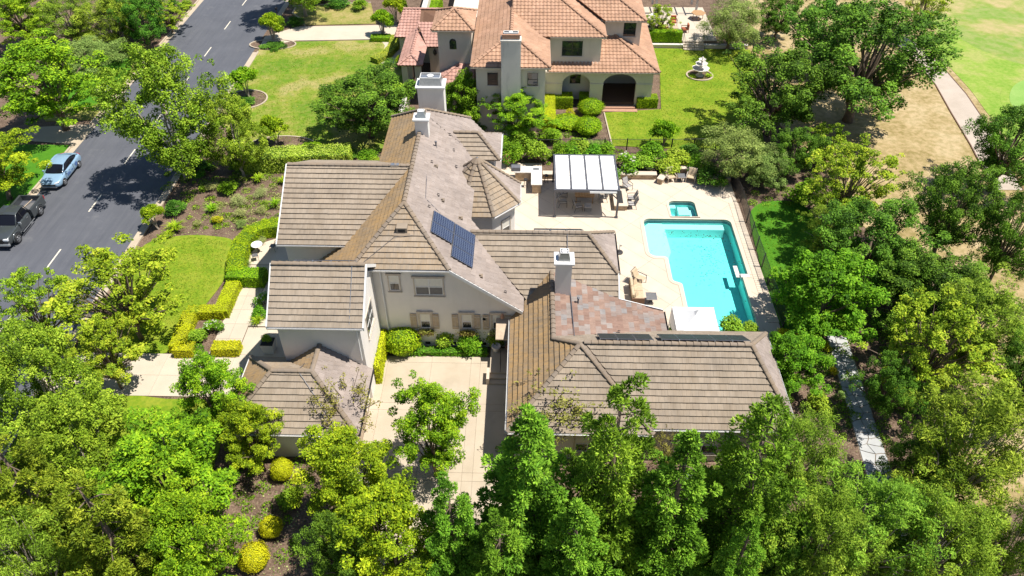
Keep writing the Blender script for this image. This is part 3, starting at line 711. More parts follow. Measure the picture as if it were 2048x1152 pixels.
def window(parent, O, u, n, w, h, cols=2, blind=0.0, trim=0.09, frame='white', sill=True, hood=False, lower='glass', tmat='trim', arch=False):
    """O = lower left corner on the wall plane; u along the wall, n outward"""
    O, u, n = Vector(O), Vector(u), Vector(n)
    f = MB()
    t = trim
    f.obox(O, u, n, -t, 0, -t, h + t, -0.02, 0.05); f.obox(O, u, n, w, w + t, -t, h + t, -0.02, 0.05)
    f.obox(O, u, n, 0, w, h, h + t, -0.02, 0.05); f.obox(O, u, n, 0, w, -t, 0, -0.02, 0.05)
    wn = f.build('window', M[tmat], parent)
    s = MB(); b = 0.045
    s.obox(O, u, n, 0, b, 0, h, -0.01, 0.032); s.obox(O, u, n, w - b, w, 0, h, -0.01, 0.032); s.obox(O, u, n, b, w - b, 0, b, -0.01, 0.032); s.obox(O, u, n, b, w - b, h - b, h, -0.01, 0.032)
    for c in range(1, cols): s.obox(O, u, n, w * c / cols - 0.03, w * c / cols + 0.03, b, h - b, -0.01, 0.030)
    s.obox(O, u, n, b, w - b, h * 0.48 - 0.025, h * 0.48 + 0.025, -0.01, 0.028)
    s.build('sash', M[frame], wn)
    for c in range(cols):
        a0 = max(b, w * c / cols + (0.03 if c else 0)); a1 = min(w - b, w * (c + 1) / cols - (0.03 if c < cols - 1 else 0))
        g = MB(); g.obox(O, u, n, a0, a1, b, h * 0.48 - 0.025, -0.01, 0.012); g.build('pane', M[lower], wn)
        g = MB(); g.obox(O, u, n, a0, a1, h * 0.48 + 0.025, h - b, -0.01, 0.012); g.build('pane', M['blind' if blind else lower], wn)
    if sill:
        s = MB(); s.obox(O, u, n, -t - 0.04, w + t + 0.04, -t - 0.05, -t + 0.002, -0.01, 0.10); s.build('sill', M[tmat], wn)
    if hood:
        s = MB(); s.obox(O, u, n, -t - 0.07, w + t + 0.07, h + t - 0.002, h + t + 0.13, -0.01, 0.13); s.build('hood', M[tmat], wn)
    return wn
# ================================================================ MAIN HOUSE
HX, HY = -4.0, 33.0
house = thing('stucco_house', 'large white stucco house with steep grey tile roofs in the centre', 'house', (HX, HY, 0))
X, Yv = Vector((1, 0, 0)), Vector((0, 1, 0))
def wall(parent, x0, x1, y0, y1, z1, z0=0.0, mat='stucco'):
    mb = MB(); mb.box(x0, x1, y0, y1, z0, z1); return mb.build('wall', M[mat], parent)
# ---- walls
wall(house, -13.95, -9.25, 29.45, 33.99, 6.38)                        # front left tower block
mb = MB(); mb.xprism([(-9.25, 29.45, 6.38), (-9.25, 33.99, 6.38), (-9.25, 31.85, 8.55)], (-0.25, 0, 0)); mb.build('gable', M['stucco'], house)
mb = MB(); mb.xprism([(-13.95, 29.45, 6.38), (-13.95, 33.99, 6.38), (-13.95, 31.85, 8.55)], (0.25, 0, 0)); mb.build('gable', M['stucco'], house)
mb = MB(); mb.xprism([(-9.25, 34.0, 0), (-0.45, 34.0, 0), (-0.45, 34.0, 3.42), (-4.62, 34.0, 6.62), (-9.25, 34.0, 6.62)], (0, 0.3, 0)); mb.build('wall', M['stucco'], house)   # driveway front
wall(house, -13.2, -7.0, 34.31, 37.2, 4.6)
wall(house, -15.4, -9.8, 37.0, 46.2, 6.05)                             # left wing
mb = MB(); mb.xprism([(-15.4, 37.0, 6.05), (-15.4, 46.2, 6.05), (-15.4, 41.6, 8.75)], (0.25, 0, 0)); mb.build('gable', M['stucco'], house)
wall(house, -10.1, -4.75, 38, 51.45, 6.5)
wall(house, -4.74, -2.3, 46.9, 50.0, 6.2)
wall(house, -4.74, -0.6, 35.2, 40.5, 3.2)
wall(house, -3.4, 5.6, 36.2, 40.1, 3.6)
wall(house, -0.45, 5.6, 34.31, 36.19, 2.6)
wall(house, -0.45, 8.5, 29.0, 34.3, 2.7)
wall(house, -0.45, 14.4, 25.3, 28.99, 2.75)
wall(house, 8.51, 14.4, 29.0, 32.4, 2.75)
wall(house, -16.05, -9.4, 25.05, 29.44, 2.6)                           # garage wing
mb = MB(); c8 = (-3.4, 44.55)
mb.prism([(c8[0] + 2.86 * math.cos(R(22.5 + 45 * i)), c8[1] + 2.86 * math.sin(R(22.5 + 45 * i))) for i in range(8)], 0, 4.95)
mb.build('turret_wall', M['stucco'], house)
# ---- roofs: main north-south block
SL = 0.754; RX, RZ = -7.45, 9.2
def zl(x): return RZ + SL * (x - RX)
def zr(x): return RZ - SL * (x - RX)
P1 = (RX, 37.35, RZ); P2 = (RX, 48.95, RZ)
fr = 33.6; fz = 6.97; xL, xR = RX - (RZ - fz) / SL, RX + (RZ - fz) / SL
roof_slope(house, [(xL, fr, fz), (xR, fr, fz), P1], M['tile_warm'], seed=1)
# left slope: upper front part down past the left wing, rear part to its eave
yA, zA = 41.6, 9.08; sA = 0.575
eA = 36.7; zeA = zA - sA * (yA - eA)
roof_slope(house, [P1, (RX, 41.45, RZ), (-11.35, 37.0, zl(-11.35)), (-13.6, 37.0, zl(-13.6)), (-13.6, 34.7, zl(-13.6)), (-10.45, 33.6, zl(-10.45))][:1] + [(RX, 41.5, RZ), (-11.3, 37.0, zl(-11.3)), (-11.3, 34.6, zl(-11.3)), (xL, fr, fz)], M['tile_lichen'], seed=2)
roof_slope(house, [(-11.3, 37.0, zl(-11.3)), (-11.3, 34.6, zl(-11.3)), (-13.6, 34.6, zl(-13.6)), (-13.6, 37.0, zl(-13.6))], M['tile_lichen'], seed=3)
roof_slope(house, [(RX, 41.5, RZ), P2, (-10.45, 51.85, zl(-10.45)), (-10.45, 44.6, zl(-10.45))], M['tile_lichen'], seed=4)
xB = -4.4
roof_slope(house, [P2, (-10.45, 51.85, zl(-10.45)), (xB, 51.85, zr(xB))], M['tile'], seed=5)
roof_slope(house, [P1, (xR, fr, fz), (-0.05, fr, zr(-0.05)), (-0.05, 36.0, zr(-0.05)), (-3.6, 39.6, zr(-3.6)), (RX, 43.5, RZ)], M['tile_east'], seed=6, tw=0.30, expo=0.34)
roof_slope(house, [(RX, 43.5, RZ), (-3.6, 39.6, zr(-3.6)), (-3.6, 47.2, zr(-3.6)), (RX, 48.4, RZ)], M['tile_east'], seed=7, tw=0.30, expo=0.34)
roof_slope(house, [(RX, 48.4, RZ), (-3.6, 47.2, zr(-3.6)), (-1.9, 46.6, zr(-1.9)), (-1.9, 50.4, zr(-1.9)), (xB, 51.85, zr(xB)), P2], M['tile_east'], seed=8, tw=0.30, expo=0.34)
ridge(house, P1, P2); ridge(house, (xR, fr, fz), P1); ridge(house, (xL, fr, fz), P1); ridge(house, (xB, 51.85, zr(xB)), P2); ridge(house, (-10.45, 51.85, zl(-10.45)), P2)
gutter(house, (xL, fr - 0.01, fz - 0.02), (xR, fr - 0.01, fz - 0.02), -Yv)
board(house, (xL, fr + 0.03, fz - 0.06), (xR, fr + 0.03, fz - 0.06), -Yv, 0.16)
mb = MB(); k = Vector((0, 0, 1))                                         # white rake board over the driveway wall
a, b = Vector((xR, fr - 0.02, fz + 0.05)), Vector((-0.05, fr - 0.02, zr(-0.05) + 0.05))
mb.xprism([a, b, b - k * 0.26, a - k * 0.26], (0, -0.04, 0)); mb.build('rake_board', M['white'], house)
mb = MB(); mb.xprism([a + Vector((0, 0, -0.28)), b + Vector((0, 0, -0.28)), b + Vector((0, 0.4, -0.28)), a + Vector((0, 0.4, -0.28))], (0, 0, -0.03)); mb.build('soffit', M['white'], house)
board(house, (-10.45, 44.6, zl(-10.45) - 0.02), (-10.45, 51.85, zl(-10.45) - 0.02), (-1, 0, 0), 0.2)
board(house, (-1.9, 46.6, zr(-1.9)), (-1.9, 50.4, zr(-1.9)), (1, 0, 0), 0.2)
# ---- left wing
roof_slope(house, [(-15.75, eA, zeA), (-11.15, eA, zeA), (RX - 0.15, yA, zA), (-15.75, yA, zA)], M['tile'], seed=9)
roof_slope(house, [(-15.75, 2 * yA - eA, zeA), (-10.6, 2 * yA - eA, zeA), (RX - 0.15, yA, zA), (-15.75, yA, zA)], M['tile'], seed=10)
ridge(house, (-15.7, yA, zA), (RX, yA, zA))
def rake(x, ylo, zlo, yhi, zhi, dx, w=0.24):
    mb = MB(); a = Vector((x, ylo, zlo + 0.07)); b = Vector((x, yhi, zhi + 0.07)); k = Vector((0, 0, 1))
    mb.xprism([a, b, b - k * w, a - k * w], (dx, 0, 0)); return mb.build('rake_board', M['white'], house)
rake(-15.76, eA - 0.05, zeA, yA, zA, -0.07); rake(-15.76, 2 * yA - eA, zeA, yA, zA, -0.07)
gutter(house, (-15.75, eA - 0.01, zeA), (-11.3, eA - 0.01, zeA), -Yv)
mb = MB(); mb.box(-8.9, -8.35, 41.45, 41.72, zA + 0.02, zA + 0.15); mb.build('ridge_vent', M['steel'], house)
# ---- front left tower roof
yB, zB, eB, zeB = 31.86, 8.78, 29.1, 6.50
roof_slope(house, [(-14.3, eB, zeB), (-8.98, eB, zeB), (-8.98, yB, zB), (-14.3, yB, zB)], M['tile'], seed=11)
roof_slope(house, [(-14.3, 34.6, zeB), (-8.98, 34.6, zeB), (-8.98, yB, zB), (-14.3, yB, zB)], M['tile'], seed=12)
ridge(house, (-14.28, yB, zB), (-9.0, yB, zB))
for x, dx in ((-14.31, -0.07), (-8.97, 0.09)): rake(x, eB - 0.04, zeB, yB, zB, dx); rake(x, 34.6, zeB, yB, zB, dx)
gutter(house, (-14.3, eB - 0.01, zeB), (-8.98, eB - 0.01, zeB), -Yv)
pipe(house, [(-9.6, 29.0, 6.4), (-9.4, 29.33, 6.1), (-9.42, 29.36, 3.6)], 0.045)
pipe(house, [(-9.7, 31.8, 8.86), (-9.72, 29.2, 6.62)], 0.022, M['steel'], 'conduit')
# ---- garage wing: ridge off the tower wall, cross ridge to the left
rx, rz, ry, ez = -11.75, 4.73, 27.42, 2.72
xe = rx + 2.8; yf = 24.62; xw = -16.4; yn = 2 * ry - yf; xwr = -14.0
roof_slope(house, [(xe, yf, ez), (xe, 29.44, ez), (rx, 29.44, rz), (rx, ry, rz)], M['tile_east'], seed=13, tw=0.30, expo=0.34)
roof_slope(house, [(xw, yf, ez), (xe, yf, ez), (rx, ry, rz), (xwr, ry, rz)], M['tile'], seed=14)
roof_slope(house, [(xw, yf, ez), (xw, yn, ez), (xwr, ry, rz)], M['tile_lichen'], seed=15)
roof_slope(house, [(xw, yn, ez), (xwr, ry, rz), (rx, ry, rz), (-13.96, 29.43, rz - 0.718 * (29.43 - ry)), (-13.98, yn, ez)], M['tile_warm'], seed=16)
roof_slope(house, [(rx, ry, rz), (rx, 29.44, rz), (-13.9, 29.44, rz - 0.72 * 2.15)], M['tile_lichen'], seed=17)
ridge(house, (rx, 29.42, rz), (rx, ry, rz)); ridge(house, (xwr, ry, rz), (rx, ry, rz)); ridge(house, (xe, yf, ez), (rx, ry, rz)); ridge(house, (xw, yf, ez), (xwr, ry, rz)); ridge(house, (xw, yn, ez), (xwr, ry, rz))
gutter(house, (xw, yf - 0.01, ez), (xe, yf - 0.01, ez), -Yv); gutter(house, (xe + 0.01, yf, ez), (xe + 0.01, 29.44, ez), X, M['dark_metal']); gutter(house, (xw - 0.01, yf, ez), (xw - 0.01, yn, ez), -X)
pipe(house, [(-12.4, ry - 0.15, rz + 0.02), (-10.2, yf + 0.3, ez + 0.36)], 0.016, M['grey_metal'], 'conduit')
pipe(house, [(-12.55, ry + 0.1, rz), (-12.35, 29.3, 3.9)], 0.016, M['grey_metal'], 'conduit')
# ---- turret
et, at = 5.0, 7.85; rt = 3.22
oc = [(c8[0] + rt * math.cos(R(22.5 + 45 * i)), c8[1] + rt * math.sin(R(22.5 + 45 * i)), et) for i in range(8)]
apx = (c8[0], c8[1], at)
for i in range(8):
    a, b = oc[i], oc[(i + 1) % 8]
    roof_slope(house, [a, b, apx], M['tile_warm' if i in (4, 5, 6) else 'tile_east'], seed=20 + i)
    ridge(house, a, apx, step=0.42, wid=0.13)
    if i in (6, 7, 0):
        d = (Vector(b) - Vector(a)).normalized(); gutter(house, Vector(a) - Vector((0, 0, 0.02)), Vector(b) - Vector((0, 0, 0.02)), Vector((d.y, -d.x, 0)))
mb = MB(); mb.lathe([(0.42, -0.36), (0.2, -0.04), (0.05, 0.10)], 12, apx); mb.build('turret_cap', M['steel'], house)
# ---- right rear wing (toward the pool deck)
yE, zE, sE = 38.35, 6.2, 0.72
def ze_(y): return zE - sE * (yE - y)
roof_slope(house, [(-3.55, yE, zE), (4.1, yE, zE), (6.0, 36.2, ze_(36.2)), (6.02, 34.7, ze_(34.7)), (0.2, 34.7, ze_(34.7))], M['tile'], seed=30)
roof_slope(house, [(4.1, yE, zE), (6.0, 36.2, ze_(36.2)), (6.05, 40.5, ze_(36.2))], M['tile_east'], seed=31, tw=0.30, expo=0.34)
roof_slope(house, [(-3.5, yE, zE), (4.1, yE, zE), (6.05, 40.5, ze_(36.2)), (-3.5, 40.5, ze_(36.2))], M['tile'], seed=32)
ridge(house, (-3.5, yE, zE), (4.1, yE, zE)); ridge(house, (6.0, 36.2, ze_(36.2)), (4.1, yE, zE)); ridge(house, (6.05, 40.5, ze_(36.2)), (4.1, yE, zE))
gutter(house, (6.05, 36.2, ze_(36.2) - 0.03), (6.08, 40.5, ze_(36.2) - 0.03), X, M['dark_metal'])
mb = MB(); a = Vector((6.03, 36.2, ze_(36.2) + 0.05)); b = Vector((6.03, 34.6, ze_(34.6) + 0.05)); mb.xprism([a, b, b - k * 0.22, a - k * 0.22], (0.06, 0, 0)); mb.build('rake_board', M['white'], house)
pipe(house, [(2.75, 38.2, 6.22), (2.78, 35.6, 4.4), (2.9, 34.4, 4.62), (3.0, 30.4, 4.62)], 0.025, M['grey_metal'], 'conduit')
# ---- right front wing
sw = 0.72; wx0, wz0 = -0.8, 2.9; pk = (3.17, 28.85, wz0 + sw * 3.97)
def zw(x): return wz0 + sw * (x - wx0)
nrx = 1.75; nrz = zw(nrx)
roof_slope(house, [(wx0, 24.88, wz0), pk, (nrx, 30.25, nrz), (nrx, 36.3, nrz), (wx0, 33.75, wz0)], M['tile_lichen'], seed=40)
roof_slope(house, [(wx0, 24.88, wz0), (7.14, 24.88, wz0), pk], M['tile'], seed=41)
e2 = 25.28; zr2 = pk[2] - 0.0; ry2 = 28.98
roof_slope(house, [pk, (7.14, 24.88, wz0), (7.05, e2, wz0 + 0.02), (3.45, ry2, zr2)], M['ridge'], seed=42)
roof_slope(house, [(3.45, ry2, zr2), (7.05, e2, wz0 + 0.02), (15.0, e2, wz0 + 0.02), (12.75, ry2, zr2)], M['tile'], seed=43)
roof_slope(house, [(15.0, e2, wz0 + 0.02), (15.0, 32.7, wz0 + 0.02), (12.75, ry2, zr2)], M['tile_east'], seed=44, tw=0.30, expo=0.34)
roof_slope(house, [(3.2, ry2, zr2), (12.75, ry2, zr2), (15.0, 32.7, wz0 + 0.1), (8.9, 32.7, wz0 + 0.1), (nrx, 30.35, nrz + 0.04)], M['tile'], seed=45)
sp_ = 0.24
def zp(x): return nrz - sp_ * (x - nrx)
roof_slope(house, [(nrx, 30.2, nrz), (8.88, 32.4, zp(8.88)), (8.88, 34.5, zp(8.88)), (6.0, 34.85, zp(6.0)), (nrx, 36.3, nrz)], M['tile_patch'], seed=46, tw=0.45, expo=0.36)
ridge(house, (nrx, 30.2, nrz), (nrx, 36.2, nrz)); ridge(house, (nrx, 30.2, nrz), pk); ridge(house, (wx0, 24.88, wz0), pk); ridge(house, (7.14, 24.88, wz0), pk, wid=0.2)
ridge(house, (3.4, ry2, zr2), (12.75, ry2, zr2), wid=0.2); ridge(house, (15.0, e2, wz0), (12.75, ry2, zr2)); ridge(house, (15.0, 32.7, wz0), (12.75, ry2, zr2))
gutter(house, (wx0 - 0.01, 24.88, wz0), (wx0 - 0.01, 33.7, wz0), -X); gutter(house, (wx0, 24.87, wz0), (7.14, 24.87, wz0), -Yv); gutter(house, (7.14, e2 - 0.01, wz0), (15.0, e2 - 0.01, wz0), -Yv)
gutter(house, (15.01, e2, wz0), (15.01, 32.7, wz0), X)
gutter(house, (8.89, 32.4, zp(8.88)), (8.89, 34.5, zp(8.88)), X, M['dark_metal'])
mb = MB(); a = Vector((6.05, 34.8, zp(6.05) + 0.05)); b = Vector((8.9, 34.56, zp(8.9) + 0.05)); mb.xprism([a, b, b - k * 0.2, a - k * 0.2], (0, 0.06, 0)); mb.build('rake_board', M['white'], house)
# dormer on the right slope
yd, zd = 48.4, 7.65; ed, zed = 46.5, 6.5; xd = -1.9; sd = (zd - zed) / (yd - ed)
roof_slope(house, [(-4.0, ed, zed), (xd, ed, zed), (-3.55, yd, zd), (-5.4, yd, zd)], M['tile'], seed=50)
roof_slope(house, [(xd, ed, zed), (xd, 2 * yd - ed, zed), (-3.55, yd, zd)], M['tile_east'], seed=51, tw=0.30, expo=0.34)
roof_slope(house, [(-4.0, 2 * yd - ed, zed), (xd, 2 * yd - ed, zed), (-3.55, yd, zd), (-5.4, yd, zd)], M['tile'], seed=52)
ridge(house, (-5.35, yd, zd), (-3.55, yd, zd)); ridge(house, (xd, ed, zed), (-3.55, yd, zd)); gutter(house, (xd + 0.01, ed, zed), (xd + 0.01, 2 * yd - ed, zed), X)
# ---- chimneys (parts of the house)
def chimney(x0, x1, y0, y1, zb, zt, cap=0.14, shroud=0.55, parent=house, mat='stucco', flue=True, capmat='white'):
    mb = MB(); mb.box(x0, x1, y0, y1, zb, zt); ch = mb.build('chimney', M[mat], parent)
    mb = MB(); mb.box(x0 - cap, x1 + cap, y0 - cap, y1 + cap, zt, zt + 0.14); bevel(mb.build('chimney_cap', M[capmat], ch), 0.02)
    mb = MB(); i = 0.10; j = 0.24; z0, z1 = zt + 0.142, zt + 0.14 + shroud
    a = [(x0 + i, y0 + i, z0), (x1 - i, y0 + i, z0), (x1 - i, y1 - i, z0), (x0 + i, y1 - i, z0)]; b = [(x0 + j, y0 + j, z1), (x1 - j, y0 + j, z1), (x1 - j, y1 - j, z1), (x0 + j, y1 - j, z1)]
    for q in range(4): mb.face([a[q], a[(q + 1) % 4], b[(q + 1) % 4], b[q]])
    mb.face([(p[0], p[1], z1 - 0.06) for p in b]); mb.build('shroud', M['steel'], ch)
    mb = MB(); e = 0.05
    for q in range(4):
        p0, p1 = Vector(b[q]), Vector(b[(q + 1) % 4]); mb.tube([p0, p1], 0.03, 6)
    mb.build('shroud_rim', M['white'], ch)
    mb = MB(); cx, cy = (x0 + x1) / 2, (y0 + y1) / 2; rr_ = min(x1 - x0, y1 - y0) * 0.17
    mb.lathe([(rr_, z1 - 0.12), (rr_, z1 + 0.0), (rr_ * 1.15, z1 + 0.02), (rr_ * 0.2, z1 + 0.07)], 14, (cx, cy, 0)); mb.build('flue_cap', M['white'], ch)
    return ch
chimney(1.92, 2.88, 34.2, 35.1, 4.0, 7.05)
chimney(-7.72, -6.82, 45.6, 46.4, 7.5, 10.15, 0.12, 0.45)
chimney(-8.40, -6.40, 52.3, 53.6, 0.0, 9.15, 0.14, 0.6)
# ---- solar panels
def solar(x0, x1, y0, y1, zf, nx, ny, lift=0.13, cm='solar'):
    """modules on the plane z = zf(x, y)"""
    gx, gy = (x1 - x0) / nx, (y1 - y0) / ny
    for i in range(nx):
        for j in range(ny):
            xa, xb, ya, yb = x0 + i * gx + 0.012, x0 + (i + 1) * gx - 0.012, y0 + j * gy + 0.012, y0 + (j + 1) * gy - 0.012
            q = [Vector((a, b, zf(a, b))) for a, b in ((xa, ya), (xb, ya), (xb, yb), (xa, yb))]
            n = (q[1] - q[0]).cross(q[3] - q[0]).normalized(); w1, h1 = (q[1] - q[0]).length, (q[3] - q[0]).length
            mb = MB(); mb.xprism([p + n * lift for p in q], -n * 0.045); pn = mb.build('solar_panel', M['grey_metal'], house)
            e = 0.02; c = [q[0] + (q[1] - q[0]).normalized() * e + (q[3] - q[0]).normalized() * e, q[1] - (q[1] - q[0]).normalized() * e + (q[3] - q[0]).normalized() * e,
                           q[2] - (q[1] - q[0]).normalized() * e - (q[3] - q[0]).normalized() * e, q[3] + (q[1] - q[0]).normalized() * e - (q[3] - q[0]).normalized() * e]
            f = MB(); f.face([p + n * (lift + 0.004) for p in c], 0.5, [(0, 0), (w1, 0), (w1, h1), (0, h1)]); f.build('cells', M[cm], pn)
            ft = MB()
            for p in q: ft.tube([p, p + n * lift], 0.02, 5)
            ft.build('rail_foot', M['steel'], pn)
solar(-5.83, -4.55, 35.9, 38.05, lambda x, y: zr(x) + 0.05, 1, 2)
solar(-4.53, -3.25, 34.76, 38.02, lambda x, y: zr(x) + 0.05, 1, 3)
zn = lambda x, y: zr2 - 0.70 * (y - ry2) + 0.10
solar(4.3, 7.3, ry2 + 0.12, ry2 + 1.42, zn, 3, 1, 0.16, 'solar_dark'); solar(7.75, 12.7, ry2 + 0.12, ry2 + 1.42, zn, 5, 1, 0.18, 'solar_dark')
zb_ = lambda x, y: zB - 0.83 * (y - yB) + 0.12
solar(-13.0, -9.9, yB + 0.1, yB + 1.5, zb_, 3, 1, 0.16, 'solar_dark')
ze2 = lambda x, y: zE - 0.72 * (y - yE) + 0.12
solar(0.6, 3.8, yE + 0.1, yE + 1.6, ze2, 3, 1, 0.14, 'solar_dark')
# ---- small roof fittings
def vent(x, y, z, kind, nx=1.0):
    mb = MB()
    if kind == 'pipe':
        mb.lathe([(0.11, -0.15), (0.055, 0.02), (0.05, 0.34), (0.085, 0.35), (0.085, 0.42), (0.02, 0.45)], 10, (x, y, z)); mb.build('vent_pipe', M['grey_metal'], house)
    elif kind == 'flash':
        mb.box(x - 0.14, x + 0.14, y - 0.14, y + 0.14, z - 0.06, z + 0.09); mb.box(x - 0.06, x + 0.06, y - 0.09, y + 0.05, z + 0.09, z + 0.17); mb.build('roof_vent', M['ridge'], house)
    else:
        mb.tube([(x, y, z - 0.1), (x, y, z + 0.2), (x + 0.12, y, z + 0.14)], 0.03, 6); mb.box(x - 0.12, x + 0.12, y - 0.03, y + 0.03, z, z + 0.03); mb.build('roof_bracket', M['dark_metal'], house)
for x, y, kd in ((-6.3, 45.2, 'pipe'), (-5.6, 47.6, 'br'), (-5.2, 46.0, 'br'), (-6.4, 43.0, 'br'), (-6.1, 42.9, 'flash'), (-4.9, 44.2, 'br'), (-5.7, 39.9, 'br'), (-5.4, 39.7, 'flash'), (-6.1, 38.2, 'br'), (-4.2, 39.0, 'flash'), (-2.7, 34.6, 'flash'), (-1.2, 34.35, 'br')):
    vent(x, y, zr(x) + 0.05, kd)
for x, y, kd in ((3.35, 33.7, 'pipe'), (5.7, 31.7, 'br')): vent(x, y, zp(x) + 0.05, kd)
for x, y, kd in ((4.25, 31.0, 'br'),): vent(x, y, zp(x) + 0.05, kd)
mb = MB(); zz = RZ - 0.595 * (37.35 - 36.1)                               # square vent hood on the front hip
mb.box(-7.78, -7.12, 35.55, 36.1, zz - 0.25, zz + 0.12); dv = mb.build('dormer_vent', M['tile'], house)
mb = MB(); mb.box(-7.66, -7.24, 35.53, 35.549, zz - 0.16, zz + 0.04); mb.build('vent_opening', M['dark_in'], dv)
mb = MB(); mb.xprism([(-7.95, 35.4, RZ - 0.595 * 1.95 + 0.07), (-6.95, 35.4, RZ - 0.595 * 1.95 + 0.07), (-6.95, 35.55, RZ - 0.595 * 1.8 + 0.07), (-7.95, 35.55, RZ - 0.595 * 1.8 + 0.07)], (0, 0, 0.015)); mb.build('vent_flashing', M['ridge'], dv)
pipe(house, [(-6.75, 36.2, RZ - 0.62), (-6.7, 35.45, RZ - 1.05), (-7.9, 35.3, RZ - 1.1), (-9.9, 33.7, fz + 0.15)], 0.013, M['grey_metal'], 'conduit')
pipe(house, [(-6.55, 41.5, zr(-6.55) + 0.07), (-6.35, 38.9, zr(-6.35) + 0.07), (-5.4, 38.3, zr(-5.4) + 0.07)], 0.02, M['grey_metal'], 'conduit')
# ---- windows and shutters
yw = 34.0
window(house, (-8.28, yw, 4.95), X, -Yv, 0.62, 1.22, 1, 1, 0.08, hood=True)
window(house, (-6.72, yw, 4.62), X, -Yv, 1.72, 1.35, 2, 1, 0.08, hood=True, lower='screen')
for i, xx in enumerate((-6.62, -3.95, -1.97)):
    window(house, (xx, yw, 1.72), X, -Yv, 0.62, 1.22, 1, 1, 0.14, hood=True)
    for sx in (-0.62, 0.80):
        s = MB(); s.obox((xx, yw, 1.72), X, -Yv, sx - 0.02, sx + 0.38, -0.05, 1.25, 0.02, 0.06)
        sh = s.build('shutter', M['wood_beige'], house)
        s = MB()
        for zz_ in (0.12, 1.02): s.obox((xx, yw, 1.72), X, -Yv, sx + 0.01, sx + 0.35, zz_, zz_ + 0.08, 0.062, 0.085)
        s.obox((xx, yw, 1.72), X, -Yv, sx + 0.165, sx + 0.195, 0.0, 1.2, 0.062, 0.07)
        s.build('batten', M['trim'], sh)
    for q in range(5):
        pass
mb = MB(); mb.box(-2.62, -2.38, 33.94, 33.999, 2.5, 2.78); mb.build('wall_vent', M['stone_white'], house)
for xx in (-6.3, -5.4, -4.6, -3.6, -2.6, -1.9):
    mb = MB(); mb.box(xx - 0.16, xx + 0.16, 33.96, 33.999, 0.2, 0.4); mb.build('foundation_vent', M['dark_in'], house)
pipe(house, [(-8.9, 33.5, 6.9), (-8.75, 33.9, 6.5), (-8.75, 33.92, 0.2)], 0.045)
window(house, (-9.25, 30.9, 3.9), Yv, X, 1.7, 1.6, 2, 0, 0.08)
window(house, (0, 0, 0), X, X, 0.01, 0.01) if False else None
d = Vector((math.cos(R(-22.5)), math.sin(R(-22.5)), 0))
for ang in (-45,):
    nrm = Vector((math.cos(R(ang)), math.sin(R(ang)), 0)); u = Vector((-nrm.y, nrm.x, 0)); ctr = Vector((c8[0], c8[1], 0)) + nrm * 2.86 * math.cos(R(22.5))
    window(house, ctr - u * 0.15 + Vector((0, 0, 2.6)), u, nrm, 0.75, 1.3, 1, 1, 0.08)
window(house, (9.2, 25.3, 0.75), X, -Yv, 1.8, 1.5, 2, 1, 0.1)
for xx in (3.0, 12.0): window(house, (xx, 25.3, 0.75), X, -Yv, 1.4, 1.4, 2, 1, 0.1)
window(house, (14.4, 29.5, 0.9), Yv, X, 1.4, 1.3, 2, 1, 0.1)
window(house, (5.6, 37.6, 1.2), Yv, X, 1.5, 1.6, 2, 1, 0.1)
# garage doors on the court side
for yy in (25.6,):
    g = MB(); g.box(-9.4, -9.36, yy, yy + 2.6, 0.06, 2.3); gd = g.build('garage_door', M['trim'], house)
    for a_ in range(4):
        q = MB(); q.box(-9.358, -9.345, yy + 0.05, yy + 2.55, 0.1 + a_ * 0.55, 0.6 + a_ * 0.55); q.build('door_panel', M['wood_beige'], gd)
# side entry on the court: brown hood, door, lamp, stoop
mb = MB(); mb.xprism([(-1.75, 33.95, 2.62), (-0.55, 33.95, 2.62), (-0.55, 32.55, 2.12), (-1.75, 32.55, 2.12)], (0, 0, 0.09)); bevel(mb.build('door_hood', M['wood_beige'], house), 0.015)
mb = MB(); mb.box(-0.50, -0.452, 32.2, 33.1, 0.5, 2.4); mb.build('side_door', M['brown'], house)
mb = MB(); mb.lathe([(0.05, 0.25), (0.12, 0.05), (0.14, -0.1), (0.02, -0.12)], 10, (-1.35, 33.85, 2.95)); mb.build('wall_lamp', M['clay'], house)
st = MB(); st.box(-2.1, -0.46, 31.3, 33.4, 0.02, 0.5); stp = st.build('stoop', M['drive'], house)
for i in range(2):
    s = MB(); s.box(-2.1, -0.47, 31.3 - 0.32 * (i + 1), 31.3 - 0.32 * i - 0.002, 0.02, 0.5 - 0.16 * (i + 1)); s.build('step', M['drive'], stp)
s = MB(); s.box(-2.28, -2.105, 30.65, 31.6, 0.02, 0.62); s.build('cheek_wall', M['deck'], stp)
s = MB()
for i in range(7): s.tube([(-1.42 + 0.0, 31.35 + i * 0.16, 0.5), (-1.42, 31.35 + i * 0.16, 1.35)], 0.014, 5)
s.tube([(-1.42, 31.3, 1.36), (-1.42, 32.4, 1.36)], 0.02, 6); s.build('railing', M['dark_metal'], stp)
# ================================================================ NEIGHBOUR'S HOUSE
nh = thing('mediterranean_house', 'cream Mediterranean house with terracotta barrel tile roofs behind the hedge', 'house', (3, 68, 0))
B_, Bn, rm = M['barrel'], M['barrel_new'], M['barrel']
def bs(pts, mat=None, seed=0): return roof_slope(nh, pts, mat or B_, expo=0.42, tw=0.36, style='barrel', seed=seed)
def br(p0, p1, mat=None): return ridge(nh, p0, p1, mat or B_, 0.16, 0.52, 'barrel_ridge', 0.06)
sN = 0.46
